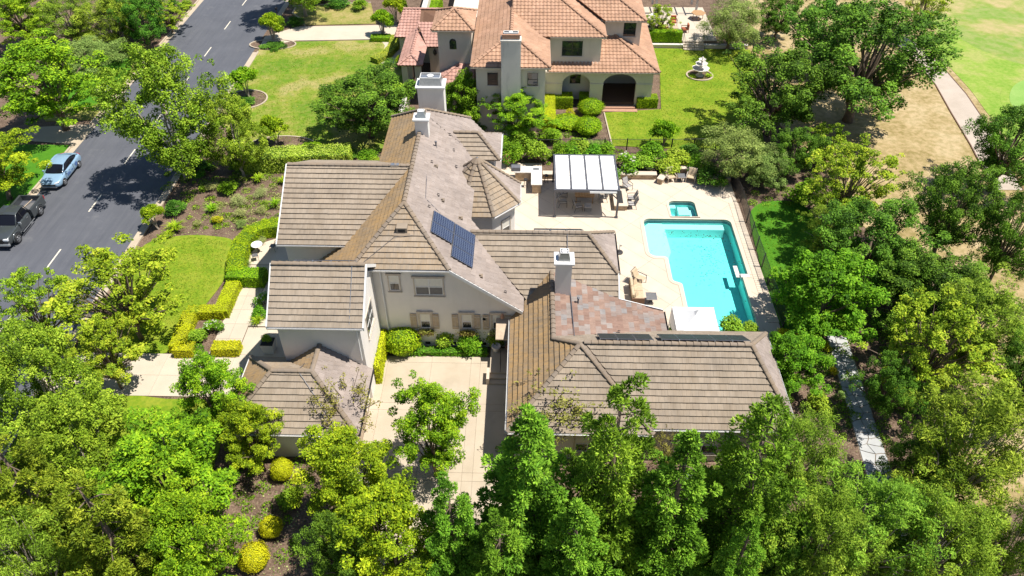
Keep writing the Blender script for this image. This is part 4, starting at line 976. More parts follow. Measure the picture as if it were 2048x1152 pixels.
# chimney block, ridge running back
n1z, n1e = 8.15, 6.55
wall(nh, -4.55, 1.62, 61.8, 80, 6.45, mat='stucco_n')
bs([(-5.0, 61.4, n1e), (2.05, 61.4, n1e), (-1.48, 64.8, n1z)], seed=60)
bs([(-5.0, 61.4, n1e), (-1.48, 64.8, n1z), (-1.48, 80, n1z), (-5.0, 80, n1e)], seed=61)
bs([(2.05, 61.4, n1e), (-1.48, 64.8, n1z), (-1.48, 80, n1z), (2.05, 80, n1e)], seed=62)
br((-5.0, 61.4, n1e), (-1.48, 64.8, n1z)); br((2.05, 61.4, n1e), (-1.48, 64.8, n1z)); br((-1.48, 64.8, n1z), (-1.48, 80, n1z))
gutter(nh, (-5.0, 61.39, n1e - 0.02), (2.05, 61.39, n1e - 0.02), -Yv, M['trim'])
board(nh, (-5.03, 61.4, n1e), (-5.03, 80, n1e), (-1, 0, 0), 0.22, mat=M['stone_white'])
board(nh, (2.06, 61.4, n1e), (2.06, 67, n1e), (1, 0, 0), 0.22, mat=M['stone_white'])
for xx in (-3.55, 0.02): window(nh, (xx, 61.8, 4.65), X, -Yv, 0.95, 1.25, 1, 0, 0.05, frame='dark_metal', tmat='stucco_n')
ch = chimney(-2.28, -0.58, 60.9, 61.79, 0.0, 9.1, 0.05, 0.55, parent=nh, mat='stucco_chim', capmat='stucco_chim')
mb = MB(); mb.box(-2.2, -0.66, 61.0, 61.7, 9.3, 9.62); mb.box(-2.28, -0.58, 60.95, 61.75, 9.62, 9.7); mb.build('chimney_hood', M['clay'], ch)
# lower front wing with the arched porch
e3, y3 = 3.72, 66.45; xr3 = 12.6
def z2f(y): return e3 + sN * (y - y3)
def z2e(x): return e3 + sN * (xr3 - x)
bs([(2.06, y3, e3), (xr3, y3, e3), (xr3 - 5.2, y3 + 5.2, e3 + sN * 5.2), (2.06, y3 + 5.2, e3 + sN * 5.2)], seed=63)
bs([(xr3, y3, e3), (xr3 - 5.2, y3 + 5.2, e3 + sN * 5.2), (xr3 - 5.2, 92, e3 + sN * 5.2), (xr3, 92, e3)], seed=64)
br((xr3, y3, e3), (xr3 - 4.9, y3 + 4.9, e3 + sN * 4.9))
gutter(nh, (1.75, y3 - 0.01, e3), (xr3, y3 - 0.01, e3), -Yv, M['trim']); board(nh, (xr3 + 0.01, y3, e3), (xr3 + 0.01, 92, e3), (1, 0, 0), 0.2, mat=M['trim'])
wall(nh, 1.63, 7.2, 68.2, 90, 3.6, mat='stucco_n')        # recessed wall behind the blind arch
wall(nh, 7.21, 12.1, 71.0, 90, 3.6, mat='stucco_n')
def arch_wall(x0, x1, yq, z1, openings, th=0.45):
    """front wall with round-headed openings (list of (xa, xb, spring, top))"""
    mb = MB(); cur = x0
    for xa, xb, zs, zt in openings:
        mb.box(cur, xa, yq, yq + th, 0, z1); n = 12; c = (xa + xb) / 2; hw = (xb - xa) / 2
        pts = [(c - hw * math.cos(math.pi * i / n), zs + (zt - zs) * math.sin(math.pi * i / n)) for i in range(n + 1)]
        for i in range(n):
            (a, za), (b, zb) = pts[i], pts[i + 1]
            mb.xprism([(a, yq, za), (b, yq, zb), (b, yq, z1), (a, yq, z1)], (0, th, 0))
        cur = xb
    mb.box(cur, x1, yq, yq + th, 0, z1)
    return mb.build('porch_wall', M['stucco_n'], nh)
arch_wall(1.63, 12.1, 66.8, 3.6, [(3.4, 6.1, 2.35, 3.35), (7.35, 10.55, 2.35, 3.4)])
for a, b in ((1.63, 3.4), (6.1, 7.35), (10.55, 12.1)):
    mb = MB(); mb.box(a - 0.03 if a > 2 else a, b + 0.03, 66.74, 66.8, 2.28, 2.4); mb.build('impost_band', M['stucco_n'], nh)
wall(nh, 11.75, 12.1, 67.25, 71, 3.6, mat='stucco_n')
mb = MB(); mb.box(7.0, 11.9, 66.9, 71, 0.02, 0.35); mb.build('porch_floor', M['brown'], nh)  # dark brown stands in for the shade inside the porch
mb = MB(); mb.box(7.35, 10.6, 66.15, 66.79, 0.02, 0.18); mb.box(7.2, 10.8, 65.6, 66.14, 0.02, 0.09); mb.build('porch_step', M['clay'], nh)
window(nh, (4.2, 68.2, 1.7), X, -Yv, 1.05, 1.1, 1, 0, 0.05, frame='dark_metal', tmat='stucco_n')
# upper floor over the porch wing
e4, y4, x4 = 6.85, 67.15, 7.35
wall(nh, 1.63, 6.95, 67.55, 80, 6.8, z0=3.9, mat='stucco_n')
bs([(1.45, y4, e4), (x4, y4, e4), (x4 - 5.6, y4 + 5.6, e4 + sN * 5.6), (-1.48, y4 + 5.6, e4 + sN * 5.6), (-1.48, y4 + 2.8, e4 + sN * 2.8)], seed=65)
bs([(x4, y4, e4), (x4 - 5.6, y4 + 5.6, e4 + sN * 5.6), (x4 - 5.6, 88, e4 + sN * 5.6), (x4, 88, e4)], seed=66)
br((x4, y4, e4), (x4 - 5.5, y4 + 5.5, e4 + sN * 5.5)); gutter(nh, (2.1, y4 - 0.01, e4), (x4, y4 - 0.01, e4), -Yv, M['trim'])
window(nh, (3.25, 67.55, 4.85), X, -Yv, 1.95, 1.5, 2, 0, 0.06, frame='dark_metal', tmat='stucco_n')
mb = MB(); mb.box(2.2, 7.02, 67.40, 67.549, 4.08, 4.22); mb.build('belt_course', M['stucco_n'], nh)
# right upper block with balcony
e5, y5, x5 = 7.2, 70.1, 11.35
wall(nh, 6.96, 10.95, 70.5, 84, 7.1, z0=3.9, mat='stucco_n')
bs([(7.4, y5, e5), (x5, y5, e5), (x5 - 3.6, y5 + 3.6, e5 + sN * 3.6), (3.6, y5 + 3.6, e5 + sN * 3.6)], seed=67)
bs([(x5, y5, e5), (x5 - 3.6, y5 + 3.6, e5 + sN * 3.6), (x5 - 3.6, 86, e5 + sN * 3.6), (x5, 86, e5)], seed=68)
br((x5, y5, e5), (x5 - 3.5, y5 + 3.5, e5 + sN * 3.5)); gutter(nh, (7.4, y5 - 0.01, e5), (x5, y5 - 0.01, e5), -Yv, M['trim'])
window(nh, (9.25, 70.5, 5.55), X, -Yv, 1.2, 1.35, 1, 0, 0.05, frame='dark_metal', tmat='stucco_n')
# left tower
tx0, tx1, ty0, ty1, tz = -8.85, -4.95, 66.55, 71.3, 7.62
wall(nh, -8.4, -5.25, 67.0, 71, 7.55, mat='stucco_n')
ap = ((tx0 + tx1) / 2, (ty0 + ty1) / 2, tz + 1.15)
for a, b in (((tx0, ty0), (tx1, ty0)), ((tx1, ty0), (tx1, ty1)), ((tx1, ty1), (tx0, ty1)), ((tx0, ty1), (tx0, ty0))):
    bs([(*a, tz), (*b, tz), ap], seed=70); br((*a, tz), ap)
gutter(nh, (tx0, ty0 - 0.01, tz - 0.02), (tx1, ty0 - 0.01, tz - 0.02), -Yv, M['trim'])
mb = MB(); n = 10; pts = [(-7.0 - 0.32 * math.cos(math.pi * i / n), 66.98, 6.35 + 0.32 * math.sin(math.pi * i / n)) for i in range(n + 1)] + [(-6.68, 66.98, 5.65), (-7.32, 66.98, 5.65)]
mb.xprism(pts, (0, 0.015, 0)); mb.build('arched_window', M['glass'], nh)
# low entry roofs
wall(nh, -8.6, -5.0, 65.0, 66.99, 2.95, mat='stucco_n')
bs([(-9.0, 64.55, 3.05), (-5.02, 64.55, 3.05), (-5.02, 67.0, 4.2), (-6.5, 67.0, 4.2)], Bn, 72)
bs([(-9.0, 64.55, 3.05), (-6.5, 67.0, 4.2), (-9.0, 67.0, 3.05)], Bn, 73); br((-9.0, 64.55, 3.05), (-6.5, 67.0, 4.2), Bn)
xa, xb, xm = -12.75, -10.35, -11.55
bs([(xa, 68.9, 3.05), (xb, 68.9, 3.05), (xm, 70.1, 3.65)], Bn, 74)
bs([(xa, 68.9, 3.05), (xm, 70.1, 3.65), (xm, 78, 3.65), (xa, 78, 3.05)], Bn, 75); bs([(xb, 68.9, 3.05), (xm, 70.1, 3.65), (xm, 76, 3.65), (xb, 73.2, 3.05)], Bn, 76)
bs([(xb, 73.2, 3.05), (-8.4, 73.2, 3.05), (-8.4, 76.2, 4.4), (xm, 76.2, 4.4)], Bn, 77)
bs([(-14.0, 75.5, 3.05), (-11.5, 75.5, 3.05), (-11.5, 79.4, 4.5), (-13.4, 79.4, 4.5)], Bn, 78); bs([(-14.0, 75.5, 3.05), (-13.4, 79.4, 4.5), (-13.6, 82, 3.3)], Bn, 79)
bs([(-11.5, 75.5, 3.05), (-8.4, 76.2, 4.4), (-8.4, 79.4, 4.5), (-11.5, 79.4, 4.5)], Bn, 80)
br((xm, 70.1, 3.65), (xm, 76, 3.65), Bn); br((-13.4, 79.4, 4.5), (-8.4, 79.4, 4.5), Bn); br((xa, 68.9, 3.05), (xm, 70.1, 3.65), Bn); br((xb, 68.9, 3.05), (xm, 70.1, 3.65), Bn)
wall(nh, -13.6, -8.41, 76.0, 83, 2.95, mat='stucco_n'); wall(nh, -10.2, -8.41, 73.6, 76, 2.95, mat='stucco_n')
for yy in (69.3, 72.2): wall(nh, -12.5, -11.9, yy, yy + 0.6, 3.0, mat='stucco_n')
for yy in (69.3,): wall(nh, -11.2, -10.6, yy, yy + 0.6, 3.0, mat='stucco_n')
mb = MB(); mb.lathe([(0.02, 0.5), (0.16, 0.3), (0.18, 0.0), (0.05, -0.2)], 8, (-9.6, 73.5, 2.2)); mb.build('wall_lantern', M['dark_metal'], nh)
# courtyard wall, low garden wall
def low_wall(label, x0, x1, y0, y1, h, mat='stucco_n'):
    o = thing('garden_wall', label, 'wall', ((x0 + x1) / 2, (y0 + y1) / 2, 0))
    mb = MB(); mb.box(x0, x1, y0, y1, 0, h - 0.1); mb.build('body', M[mat], o)
    mb = MB(); mb.box(x0 - 0.05, x1 + 0.05, y0 - 0.05, y1 + 0.05, h - 0.1, h); bevel(mb.build('coping', M['stone_white'], o), 0.02); return o
low_wall('low cream courtyard wall running up beside the red tiled entry roof', *[(-12.2, -11.7)][0], 84, 94, 2.6)
low_wall('short white wall stub by the neighbour entry, left of the tall white chimney', -12.0, -11.6, 62.6, 68.0, 1.5)
wall(nh, -8.4, 12.1, 80.01, 96, 3.4, mat='stucco_n')
# ================================================================ THINGS AROUND THE POOL
def lbox(parent, name, mat, x0, x1, y0, y1, z0, z1, bv=0.0):
    mb = MB(); mb.box(x0, x1, y0, y1, z0, z1); o = mb.build(name, M[mat] if isinstance(mat, str) else mat, parent, local=True)
    if bv: bevel(o, bv)
    return o
def ltube(parent, name, mat, pts, r, n=8, smooth=True):
    mb = MB(); mb.tube(pts, r, n); return mb.build(name, M[mat], parent, smooth=smooth, local=True)
def llathe(parent, name, mat, prof, n=20, c=(0, 0, 0), smooth=True):
    mb = MB(); mb.lathe(prof, n, c); return mb.build(name, M[mat], parent, smooth=False, local=True)
# ---- louvred pergola
pg = thing('pergola', 'charcoal steel pergola with white louvre roof over the dining set', 'pergola', (4.83, 50.9, DZ))
W2, D2, Hh = 2.48, 2.52, 2.52
for sx in (-1, 1):
    for sy in (-1, 1):
        p = lbox(pg, 'post', 'grey_metal', sx * W2 - 0.075, sx * W2 + 0.075, sy * D2 - 0.075, sy * D2 + 0.075, 0, Hh - 0.1)
        lbox(p, 'base_plate', 'grey_metal', sx * W2 - 0.13, sx * W2 + 0.13, sy * D2 - 0.13, sy * D2 + 0.13, 0, 0.03)
        for (dx, dy) in ((-sx, 0), (0, -sy)):
            ltube(pg, 'knee_brace', 'grey_metal', [(sx * W2 + dx * 0.05, sy * D2 + dy * 0.05, Hh - 0.75), (sx * W2 + dx * 0.65, sy * D2 + dy * 0.65, Hh - 0.15)], 0.05, 4, False)
for sy in (-1, 1): lbox(pg, 'beam', 'grey_metal', -W2 - 0.1, W2 + 0.1, sy * D2 - 0.08, sy * D2 + 0.08, Hh - 0.09, Hh + 0.13)
for i in range(5):
    x = -W2 + i * W2 / 2; lbox(pg, 'rafter', 'grey_metal', x - 0.06, x + 0.06, -D2 + 0.09, D2 - 0.09, Hh - 0.02, Hh + 0.16)
for b_ in range(4):
    x0 = -W2 + b_ * W2 / 2 + 0.085; x1 = x0 + W2 / 2 - 0.17
    for j in range(11):
        y0 = -D2 + 0.12 + j * (2 * D2 - 0.24) / 11
        mb = MB(); dy = (2 * D2 - 0.24) / 11
        mb.xprism([(x0, y0 - 0.01, Hh + 0.03), (x1, y0 - 0.01, Hh + 0.03), (x1, y0 + dy + 0.012, Hh + 0.105), (x0, y0 + dy + 0.012, Hh + 0.105)], (0, 0, 0.022)); mb.build('louvre', M['fabric_white'], pg, local=True)
lbox(pg, 'rolled_awning', 'fabric_white', 0.2, 2.3, -D2 - 0.16, -D2 - 0.085, Hh - 0.12, Hh + 0.02)
# ---- outdoor kitchen
ki = thing('outdoor_kitchen', 'L-shaped stone barbecue island with white counter beside the pergola', 'kitchen island', (0.5, 53, DZ))
for (x0, x1, y0, y1) in ((-1.4, 0.78, 0.42, 1.22), (0.05, 0.78, -1.38, 0.419)): lbox(ki, 'stone_base', 'stone_tan', x0, x1, y0, y1, 0, 0.84)
mb = MB(); mb.prism([(-1.5, 0.33), (-0.05, 0.33), (-0.05, -1.47), (0.87, -1.47), (0.87, 1.32), (-1.5, 1.32)], 0.84, 0.92); bevel(mb.build('counter', M['stone_white'], ki, local=True), 0.015)
lbox(ki, 'sink', 'steel', 0.12, 0.62, 0.72, 1.05, 0.905, 0.926)
lbox(ki, 'cabinet_door', 'wood_beige', -0.62, -0.15, 0.395, 0.418, 0.1, 0.78)
mb = MB(); mb.xprism([(-1.75, 0.45, 0.92), (-1.75, 1.15, 0.92), (-1.75, 1.1, 1.25), (-1.75, 0.75, 1.4), (-1.75, 0.5, 1.25)], (0.8, 0, 0)); bevel(mb.build('grill_hood', M['grey_metal'], ki, local=True), 0.03)
for lx, ly, lb in ((0.0, 52.6, 'dark round bar stool tucked inside the barbecue island corner'), (1.75, 53.25, 'dark bar stool between the barbecue island and the pergola')):
    s = thing('bar_stool', lb, 'stool', (lx, ly, DZ), group='bar stools at the barbecue island')
    llathe(s, 'seat', 'dark_metal', [(0.17, 0.66), (0.19, 0.70), (0.17, 0.74)], 14)
    for a in range(4): ltube(s, 'leg', 'dark_metal', [(0.12 * math.cos(a * 1.57 + .8), 0.12 * math.sin(a * 1.57 + .8), 0.67), (0.2 * math.cos(a * 1.57 + .8), 0.2 * math.sin(a * 1.57 + .8), 0)], 0.015, 6)
    mb = MB(); mb.tube([(0.165 * math.cos(t * .785), 0.165 * math.sin(t * .785), 0.25) for t in range(9)], 0.012, 6); mb.build('foot_ring', M['dark_metal'], s, local=True)
# ---- chairs
def sling_chair(label, loc, rz, seat='grey_fabric', frame='dark_metal', group='sling chairs on the pool deck', cush=False):
    """faces local -y"""
    t = thing('patio_chair', label, 'chair', loc, rz, group)
    mb = MB(); mb.xprism([(-0.27, -0.30, 0.42), (0.27, -0.30, 0.42), (0.27, 0.24, 0.37), (-0.27, 0.24, 0.37)], (0, 0, 0.10 if cush else 0.03)); bevel(mb.build('seat', M[seat], t, local=True), 0.03 if cush else 0.01)
    mb = MB(); mb.xprism([(-0.27, 0.24, 0.42), (0.27, 0.24, 0.42), (0.25, 0.46, 0.98), (-0.25, 0.46, 0.98)], (0, -0.10 if cush else -0.03, 0.03)); bevel(mb.build('backrest', M[seat], t, local=True), 0.03 if cush else 0.01)
    for s in (-1, 1):
        ltube(t, 'leg', frame, [(s * 0.30, -0.32, 0.0), (s * 0.30, -0.30, 0.62)], 0.02); ltube(t, 'leg', frame, [(s * 0.30, 0.36, 0.0), (s * 0.30, 0.26, 0.4)], 0.02)
        ltube(t, 'armrest', frame, [(s * 0.30, -0.32, 0.62), (s * 0.31, 0.0, 0.64), (s * 0.29, 0.36, 0.66)], 0.024)
        ltube(t, 'side_rail', frame, [(s * 0.29, -0.3, 0.42), (s * 0.29, 0.24, 0.38), (s * 0.27, 0.47, 1.0)], 0.018)
    ltube(t, 'top_rail', frame, [(-0.27, 0.47, 1.0), (0.27, 0.47, 1.0)], 0.018)
    return t
def at(px, py): q = G(px, py, DZ); return (q[0], q[1], DZ)
sling_chair('grey sling chair standing alone near the low seat wall, turned away', at(1254, 379), R(35))
sling_chair('grey sling chair facing the fire table, the farther of the pair', at(1262, 403), R(-90))
sling_chair('grey sling chair facing the fire table, the nearer of the pair', at(1263, 415), R(-88))
D_ = 'grey_fabric'
sling_chair('grey cushioned chair under the pergola beside its left front post', at(1125, 411), R(95), D_, cush=True, group='dining chairs under the pergola')
sling_chair('grey cushioned chair at the near end of the teak table, tilted left', at(1155, 420), R(105), D_, cush=True, group='dining chairs under the pergola')
sling_chair('grey cushioned chair right of the teak table under the pergola', at(1205, 402), R(-85), D_, cush=True, group='dining chairs under the pergola')
sling_chair('grey cushioned chair left of the teak table, deep in pergola shade', (3.15, 51.3, DZ), R(90), D_, cush=True, group='dining chairs under the pergola')
ot = thing('ottoman', 'small grey ottoman beside the tilted chair under the pergola', 'ottoman', at(1175, 419), 0)
lbox(ot, 'cushion', 'grey_fabric', -0.28, 0.28, -0.3, 0.3, 0.34, 0.46, 0.04)
for a in (-1, 1):
    for b in (-1, 1): ltube(ot, 'leg', 'dark_metal', [(a * 0.25, b * 0.26, 0.35), (a * 0.26, b * 0.27, 0)], 0.018)
tb = thing('dining_table', 'rectangular teak dining table under the pergola', 'table', (4.85, 50.7, DZ))
for i in range(7): lbox(tb, 'board', 'teak', -0.8 + i * 0.23, -0.585 + i * 0.23, -0.55, 0.95, 0.70, 0.735)
for a in (-0.68, 0.66):
    for b in (-0.42, 0.82): lbox(tb, 'leg', 'teak', a - 0.04, a + 0.04, b - 0.04, b + 0.04, 0, 0.70)
lbox(tb, 'apron', 'teak', -0.72, 0.7, -0.46, -0.42, 0.58, 0.70)
# ---- fire table
ft = thing('fire_table', 'low stone fire table with dark trough right of the pergola', 'fire table', (7.75, 50.5, DZ))
lbox(ft, 'stone_base', 'stone_tan', -0.5, 0.5, -1.15, 1.15, 0, 0.42); lbox(ft, 'top_slab', 'deck', -0.56, 0.56, -1.22, 1.22, 0.42, 0.50, 0.015); lbox(ft, 'trough', 'dark_in', -0.28, 0.2, -0.85, 0.9, 0.495, 0.515)
# ---- curved seat wall
wl = thing('seat_wall', 'curved tan stone seat wall with pale cap along the back of the deck', 'wall', (11, 54, DZ))
path = [(1.45, 54.0), (4, 54.05), (8, 54.1), (11.2, 54.1)] + [(11.2 + 0.25, 53.7), (11.35, 53.2), (11.75, 53.9), (12.1, 54.5), (12.9, 55.1), (13.9, 55.1), (14.7, 54.6), (15.2, 54.0), (15.8, 53.7), (17.4, 53.7)]
for nm, wd, z0, z1, mt in (('stone_course', 0.42, DZ - 0.05, DZ + 0.42, 'stone_tan'), ('cap', 0.56, DZ + 0.42, DZ + 0.50, 'deck')):
    for seg in (path[:4], path[5:]):
        o = strip(nm, seg, wd, z0, z1, M[mt], parent=wl)
for i, (x, rz, lb) in enumerate(((12.35, 18, 'left tan cushioned chair of the pair inside the curved seat wall'), (14.1, -18, 'right tan cushioned chair of the pair inside the curved seat wall'))):
    sling_chair(lb, (x, 53.75, DZ), R(rz), 'tan_fabric', 'trim', 'tan cushioned patio seats', True).scale = (1.25, 1.15, 1.0)
def glass_table(label, loc, s=1.0, round_=False):
    t = thing('side_table', label, 'table', loc, 0, 'glass topped side tables')
    if round_: llathe(t, 'top', 'screen', [(0.3 * s, 0.5), (0.31 * s, 0.52), (0.3 * s, 0.54)], 20)
    else:
        lbox(t, 'top', 'screen', -0.3 * s, 0.3 * s, -0.3 * s, 0.3 * s, 0.50, 0.52, 0.01)
        for (a, b, c, d) in ((-0.32, 0.32, -0.32, -0.30), (-0.32, 0.32, 0.30, 0.32), (-0.32, -0.30, -0.3, 0.3), (0.30, 0.32, -0.3, 0.3)): lbox(t, 'rim', 'steel', a * s, b * s, c * s, d * s, 0.49, 0.535)
    ltube(t, 'stem', 'dark_metal', [(0, 0, 0.02), (0, 0, 0.5)], 0.03)
    for a in range(4): ltube(t, 'foot', 'dark_metal', [(0, 0, 0.08), (0.25 * s * math.cos(a * 1.57 + .78), 0.25 * s * math.sin(a * 1.57 + .78), 0.012)], 0.016, 6)
    return t
glass_table('square glass side table between the two tan chairs by the seat wall', (13.25, 53.75, DZ), 1.0)
glass_table('square glass side table beside the tan sofa near the pool', at(1301, 603), 1.15)
# ---- sofa and lounge chair by the house
sf = thing('outdoor_sofa', 'long tan cushioned sofa on the deck beside the patched roof', 'sofa', at(1272, 590), 0)
lbox(sf, 'frame', 'brown', -0.42, 0.46, -0.95, 0.95, 0.08, 0.26)
for i in range(2): lbox(sf, 'seat_cushion', 'tan_fabric', -0.18, 0.45, -0.93 + i * 0.94, -0.01 + i * 0.94, 0.26, 0.46, 0.05)
for i in range(2):
    mb = MB(); mb.xprism([(-0.40, -0.93 + i * 0.94, 0.30), (-0.16, -0.93 + i * 0.94, 0.30), (-0.26, -0.93 + i * 0.94, 0.88), (-0.46, -0.93 + i * 0.94, 0.88)], (0, 0.91, 0)); bevel(mb.build('back_cushion', M['tan_fabric'], sf, local=True), 0.06)
for yy in (0.55, -0.7): 
    mb = MB(); mb.xprism([(-0.14, yy, 0.47), (0.06, yy + 0.15, 0.47), (-0.06, yy + 0.28, 0.82), (-0.22, yy + 0.1, 0.82)], (0.08, 0.1, 0.0)); bevel(mb.build('throw_pillow', M['tan_fabric'], sf, local=True), 0.05)
for yy in (-1.0, 1.0): lbox(sf, 'armrest', 'brown', -0.44, 0.46, yy - 0.04, yy + 0.04, 0.08, 0.6, 0.015)
c = sling_chair('tan cushioned lounge chair angled beyond the tan sofa', at(1277, 566), R(55), 'tan_fabric', 'dark_metal', 'tan cushioned patio seats', True); c.scale = (1.2, 1.25, 1.05)
us = thing('umbrella_stand', 'small dark umbrella stand on the deck by the rear wing gutter', 'stand', at(1238, 505))
llathe(us, 'base', 'dark_metal', [(0.3, 0.0), (0.3, 0.05), (0.06, 0.09)], 18); ltube(us, 'pole', 'steel', [(0, 0, 0.06), (0, 0, 0.75)], 0.03); lbox(us, 'crank', 'dark_metal', 0.03, 0.14, -0.02, 0.02, 0.62, 0.68)
# ---- white canopy tent
cn = thing('canopy_tent', 'white peaked canopy tent at the corner of the pool', 'canopy', (11.15, 34.5, DZ))
hw, zt0, zt1 = 1.36, 2.05, 3.0
cs = [(-hw, -hw), (hw, -hw), (hw, hw), (-hw, hw)]
for a, b in cs: ltube(cn, 'pole', 'white', [(a, b, 0), (a, b, zt0)], 0.025)
mb = MB(); N = 8
for k_ in range(4):
    (a0, b0), (a1, b1) = cs[k_], cs[(k_ + 1) % 4]
    for i in range(N):
        for j in range(N):
            def cp(u, v):
                x, y = a0 + (a1 - a0) * u, b0 + (b1 - b0) * u; sag = math.sin(math.pi * u) * 0.10 * (1 - v)
                return (x * (1 - v), y * (1 - v), zt0 + (zt1 - zt0) * (v ** 1.25) - sag * 0.6)
            mb.face([cp(i / N, j / N), cp((i + 1) / N, j / N), cp((i + 1) / N, (j + 1) / N), cp(i / N, (j + 1) / N)])
    mb.face([(a0, b0, zt0), (a1, b1, zt0), (a1, b1, zt0 - 0.22), (a0, b0, zt0 - 0.22)])
mb.build('fabric_roof', M['fabric_white'], cn, smooth=False, local=True)
mb = MB()
for k_ in range(4):
    (a0, b0), (a1, b1) = cs[k_], cs[(k_ + 1) % 4]; s = 0.30
    mb.face([(a0 * s, b0 * s, zt0 + 0.50), (a1 * s, b1 * s, zt0 + 0.50), (0, 0, zt1 + 0.12)])
mb.build('vent_cap', M['fabric_white'], cn, local=True)
mb = MB(); mb.xprism([(-hw - 0.01, -hw, zt0 - 0.2), (-hw - 0.01, hw, zt0 - 0.2), (-hw - 0.01, hw, 0.4), (-hw - 0.01, hw - 0.9, 0.9)], (0.01, 0, 0)); mb.build('side_curtain', M['fabric_white'], cn, local=True)
# ---- fences
def fence(label, path, h=1.35, post_every=2.0, pick=0.11, mat='dark_metal', name='metal_fence', r=0.012):
    o = thing(name, label, 'fence', (path[0][0], path[0][1], 0)); pts = [Vector((p[0], p[1], 0)) for p in path]
    pk = MB()
    for i in range(len(pts) - 1):
        a, b = pts[i], pts[i + 1]; d = b - a; Ln = d.length; n = max(1, round(Ln / post_every))
        for j in range(n + (1 if i == len(pts) - 2 else 0)):
            q = a + d * (j / n); mb = MB(); mb.box(q.x - 0.035, q.x + 0.035, q.y - 0.035, q.y + 0.035, 0, h + 0.06); mb.build('post', M[mat], o)
        for z in (0.12, h - 0.05):
            mb = MB(); mb.tube([a + Vector((0, 0, z)), b + Vector((0, 0, z))], 0.02, 4); mb.build('rail', M[mat], o)
        m_ = int(Ln / pick)
        for j in range(m_):
            q = a + d * ((j + 0.5) / m_); pk.tube([q + Vector((0, 0, 0.1)), q + Vector((0, 0, h))], r, 4, cap=False)
    tag(pk.build('pickets', M[mat], o), kind='stuff'); return o
fence('black metal pool fence along the right edge of the deck', [(17.62, 36.2), (17.62, 40.5), (17.62, 44.5), (17.65, 48), (17.75, 50.8), (17.6, 53.4)])
fence('black metal picket fence on the boundary behind the pergola', [(1.0, 57.9), (7, 58.1), (13, 58.2), (19, 58.6)], 1.5)
fence('short black railing curving round the bed behind the seat wall', [(9.6, 55.3), (10.3, 54.75), (11.3, 54.7), (12.0, 55.3)], 0.7, 1.2)
# ---- bistro set on the side patio
bt = thing('bistro_table', 'small round white bistro table on the side patio', 'table', (*G(518, 505)[:2], 0.08))
llathe(bt, 'top', 'fabric_white', [(0.40, 0.70), (0.42, 0.72), (0.40, 0.74)], 28); ltube(bt, 'stem', 'dark_metal', [(0, 0, 0.05), (0, 0, 0.7)], 0.03)
for a in range(3): ltube(bt, 'foot', 'dark_metal', [(0, 0, 0.1), (0.28 * math.cos(a * 2.1), 0.28 * math.sin(a * 2.1), 0.01)], 0.018, 6)
def bistro_chair(label, loc, rz):
    t = thing('bistro_chair', label, 'chair', loc, rz, 'chairs of the bistro set')
    lbox(t, 'seat', 'screen', -0.2, 0.2, -0.2, 0.2, 0.43, 0.46, 0.01)
    mb = MB(); mb.tube([(-0.19, 0.2, 0.44), (-0.2, 0.27, 0.8), (-0.1, 0.3, 0.95), (0.1, 0.3, 0.95), (0.2, 0.27, 0.8), (0.19, 0.2, 0.44)], 0.014, 6); mb.build('back_frame', M['dark_metal'], t, local=True)
    for i in range(3): ltube(t, 'back_slat', 'dark_metal', [(-0.1 + i * 0.1, 0.21, 0.45), (-0.1 + i * 0.1, 0.3, 0.94)], 0.008, 5)
    for a in (-1, 1):
        for b in (-1, 1): ltube(t, 'leg', 'dark_metal', [(a * 0.17, b * 0.17, 0.44), (a * 0.2, b * 0.24, 0)], 0.012, 6)
bistro_chair('metal bistro chair by itself at the house end of the side patio', (*G(548, 502)[:2], 0.08), R(-100))
bistro_chair('metal bistro chair half hidden under the round white bistro table', (*G(513, 521)[:2], 0.08), R(200))
# ---- planter, pots, window boxes, condensers
pl = thing('planter_box', 'tall square grey planter with green plant by the entry landing', 'planter', (*G(541, 702)[:2], 0.07))
mb = MB(); a = 0.34; b = 0.42
mb.xprism([(-a, -a, 0), (a, -a, 0), (a, a, 0), (-a, a, 0)], (0, 0, 0.06)); lo = [(-a, -a, 0.06), (a, -a, 0.06), (a, a, 0.06), (-a, a, 0.06)]; hi = [(-b, -b, 0.85), (b, -b, 0.85), (b, b, 0.85), (-b, b, 0.85)]
for i in range(4): mb.face([lo[i], lo[(i + 1) % 4], hi[(i + 1) % 4], hi[i]])
mb.build('box', M['stucco'], pl, local=True); lbox(pl, 'soil', 'dark_in', -b + 0.03, b - 0.03, -b + 0.03, b - 0.03, 0.76, 0.80)
PLANTER_TOP = Vector(pl.location) + Vector((0, 0, 0.8))
for x, lb, mt in ((-1.75, 'pale clay pot on the stoop, nearest the flowering vines', 'stone_white'), (-0.85, 'brown clay pot beside the side door under the hood', 'clay')):
    p = thing('flower_pot', lb, 'pot', (x, 33.15, 0.5), 0, 'pots on the stoop')
    llathe(p, 'body', mt, [(0.16, 0), (0.27, 0.42), (0.30, 0.42), (0.30, 0.50), (0.24, 0.50), (0.22, 0.44)], 18); llathe(p, 'soil', 'dark_in', [(0.22, 0.40), (0.22, 0.43)], 14)
ac = lambda lb, x, y: (lambda t: (lbox(t, 'cabinet', 'white', -0.42, 0.42, -0.42, 0.42, 0.08, 0.9, 0.04), llathe(t, 'fan_grille', 'grey_metal', [(0.36, 0.9), (0.36, 0.92), (0.1, 0.925)], 20), lbox(t, 'pad', 'kerb', -0.5, 0.5, -0.5, 0.5, 0.0, 0.08)))(thing('air_conditioner', lb, 'air conditioner', (x, y, 0), 0, 'condensers beside the front wing'))
ac('white condenser unit below the front wing window, left one', 9.2, 23.6); ac('white condenser unit below the front wing window, right one', 11.4, 23.7)
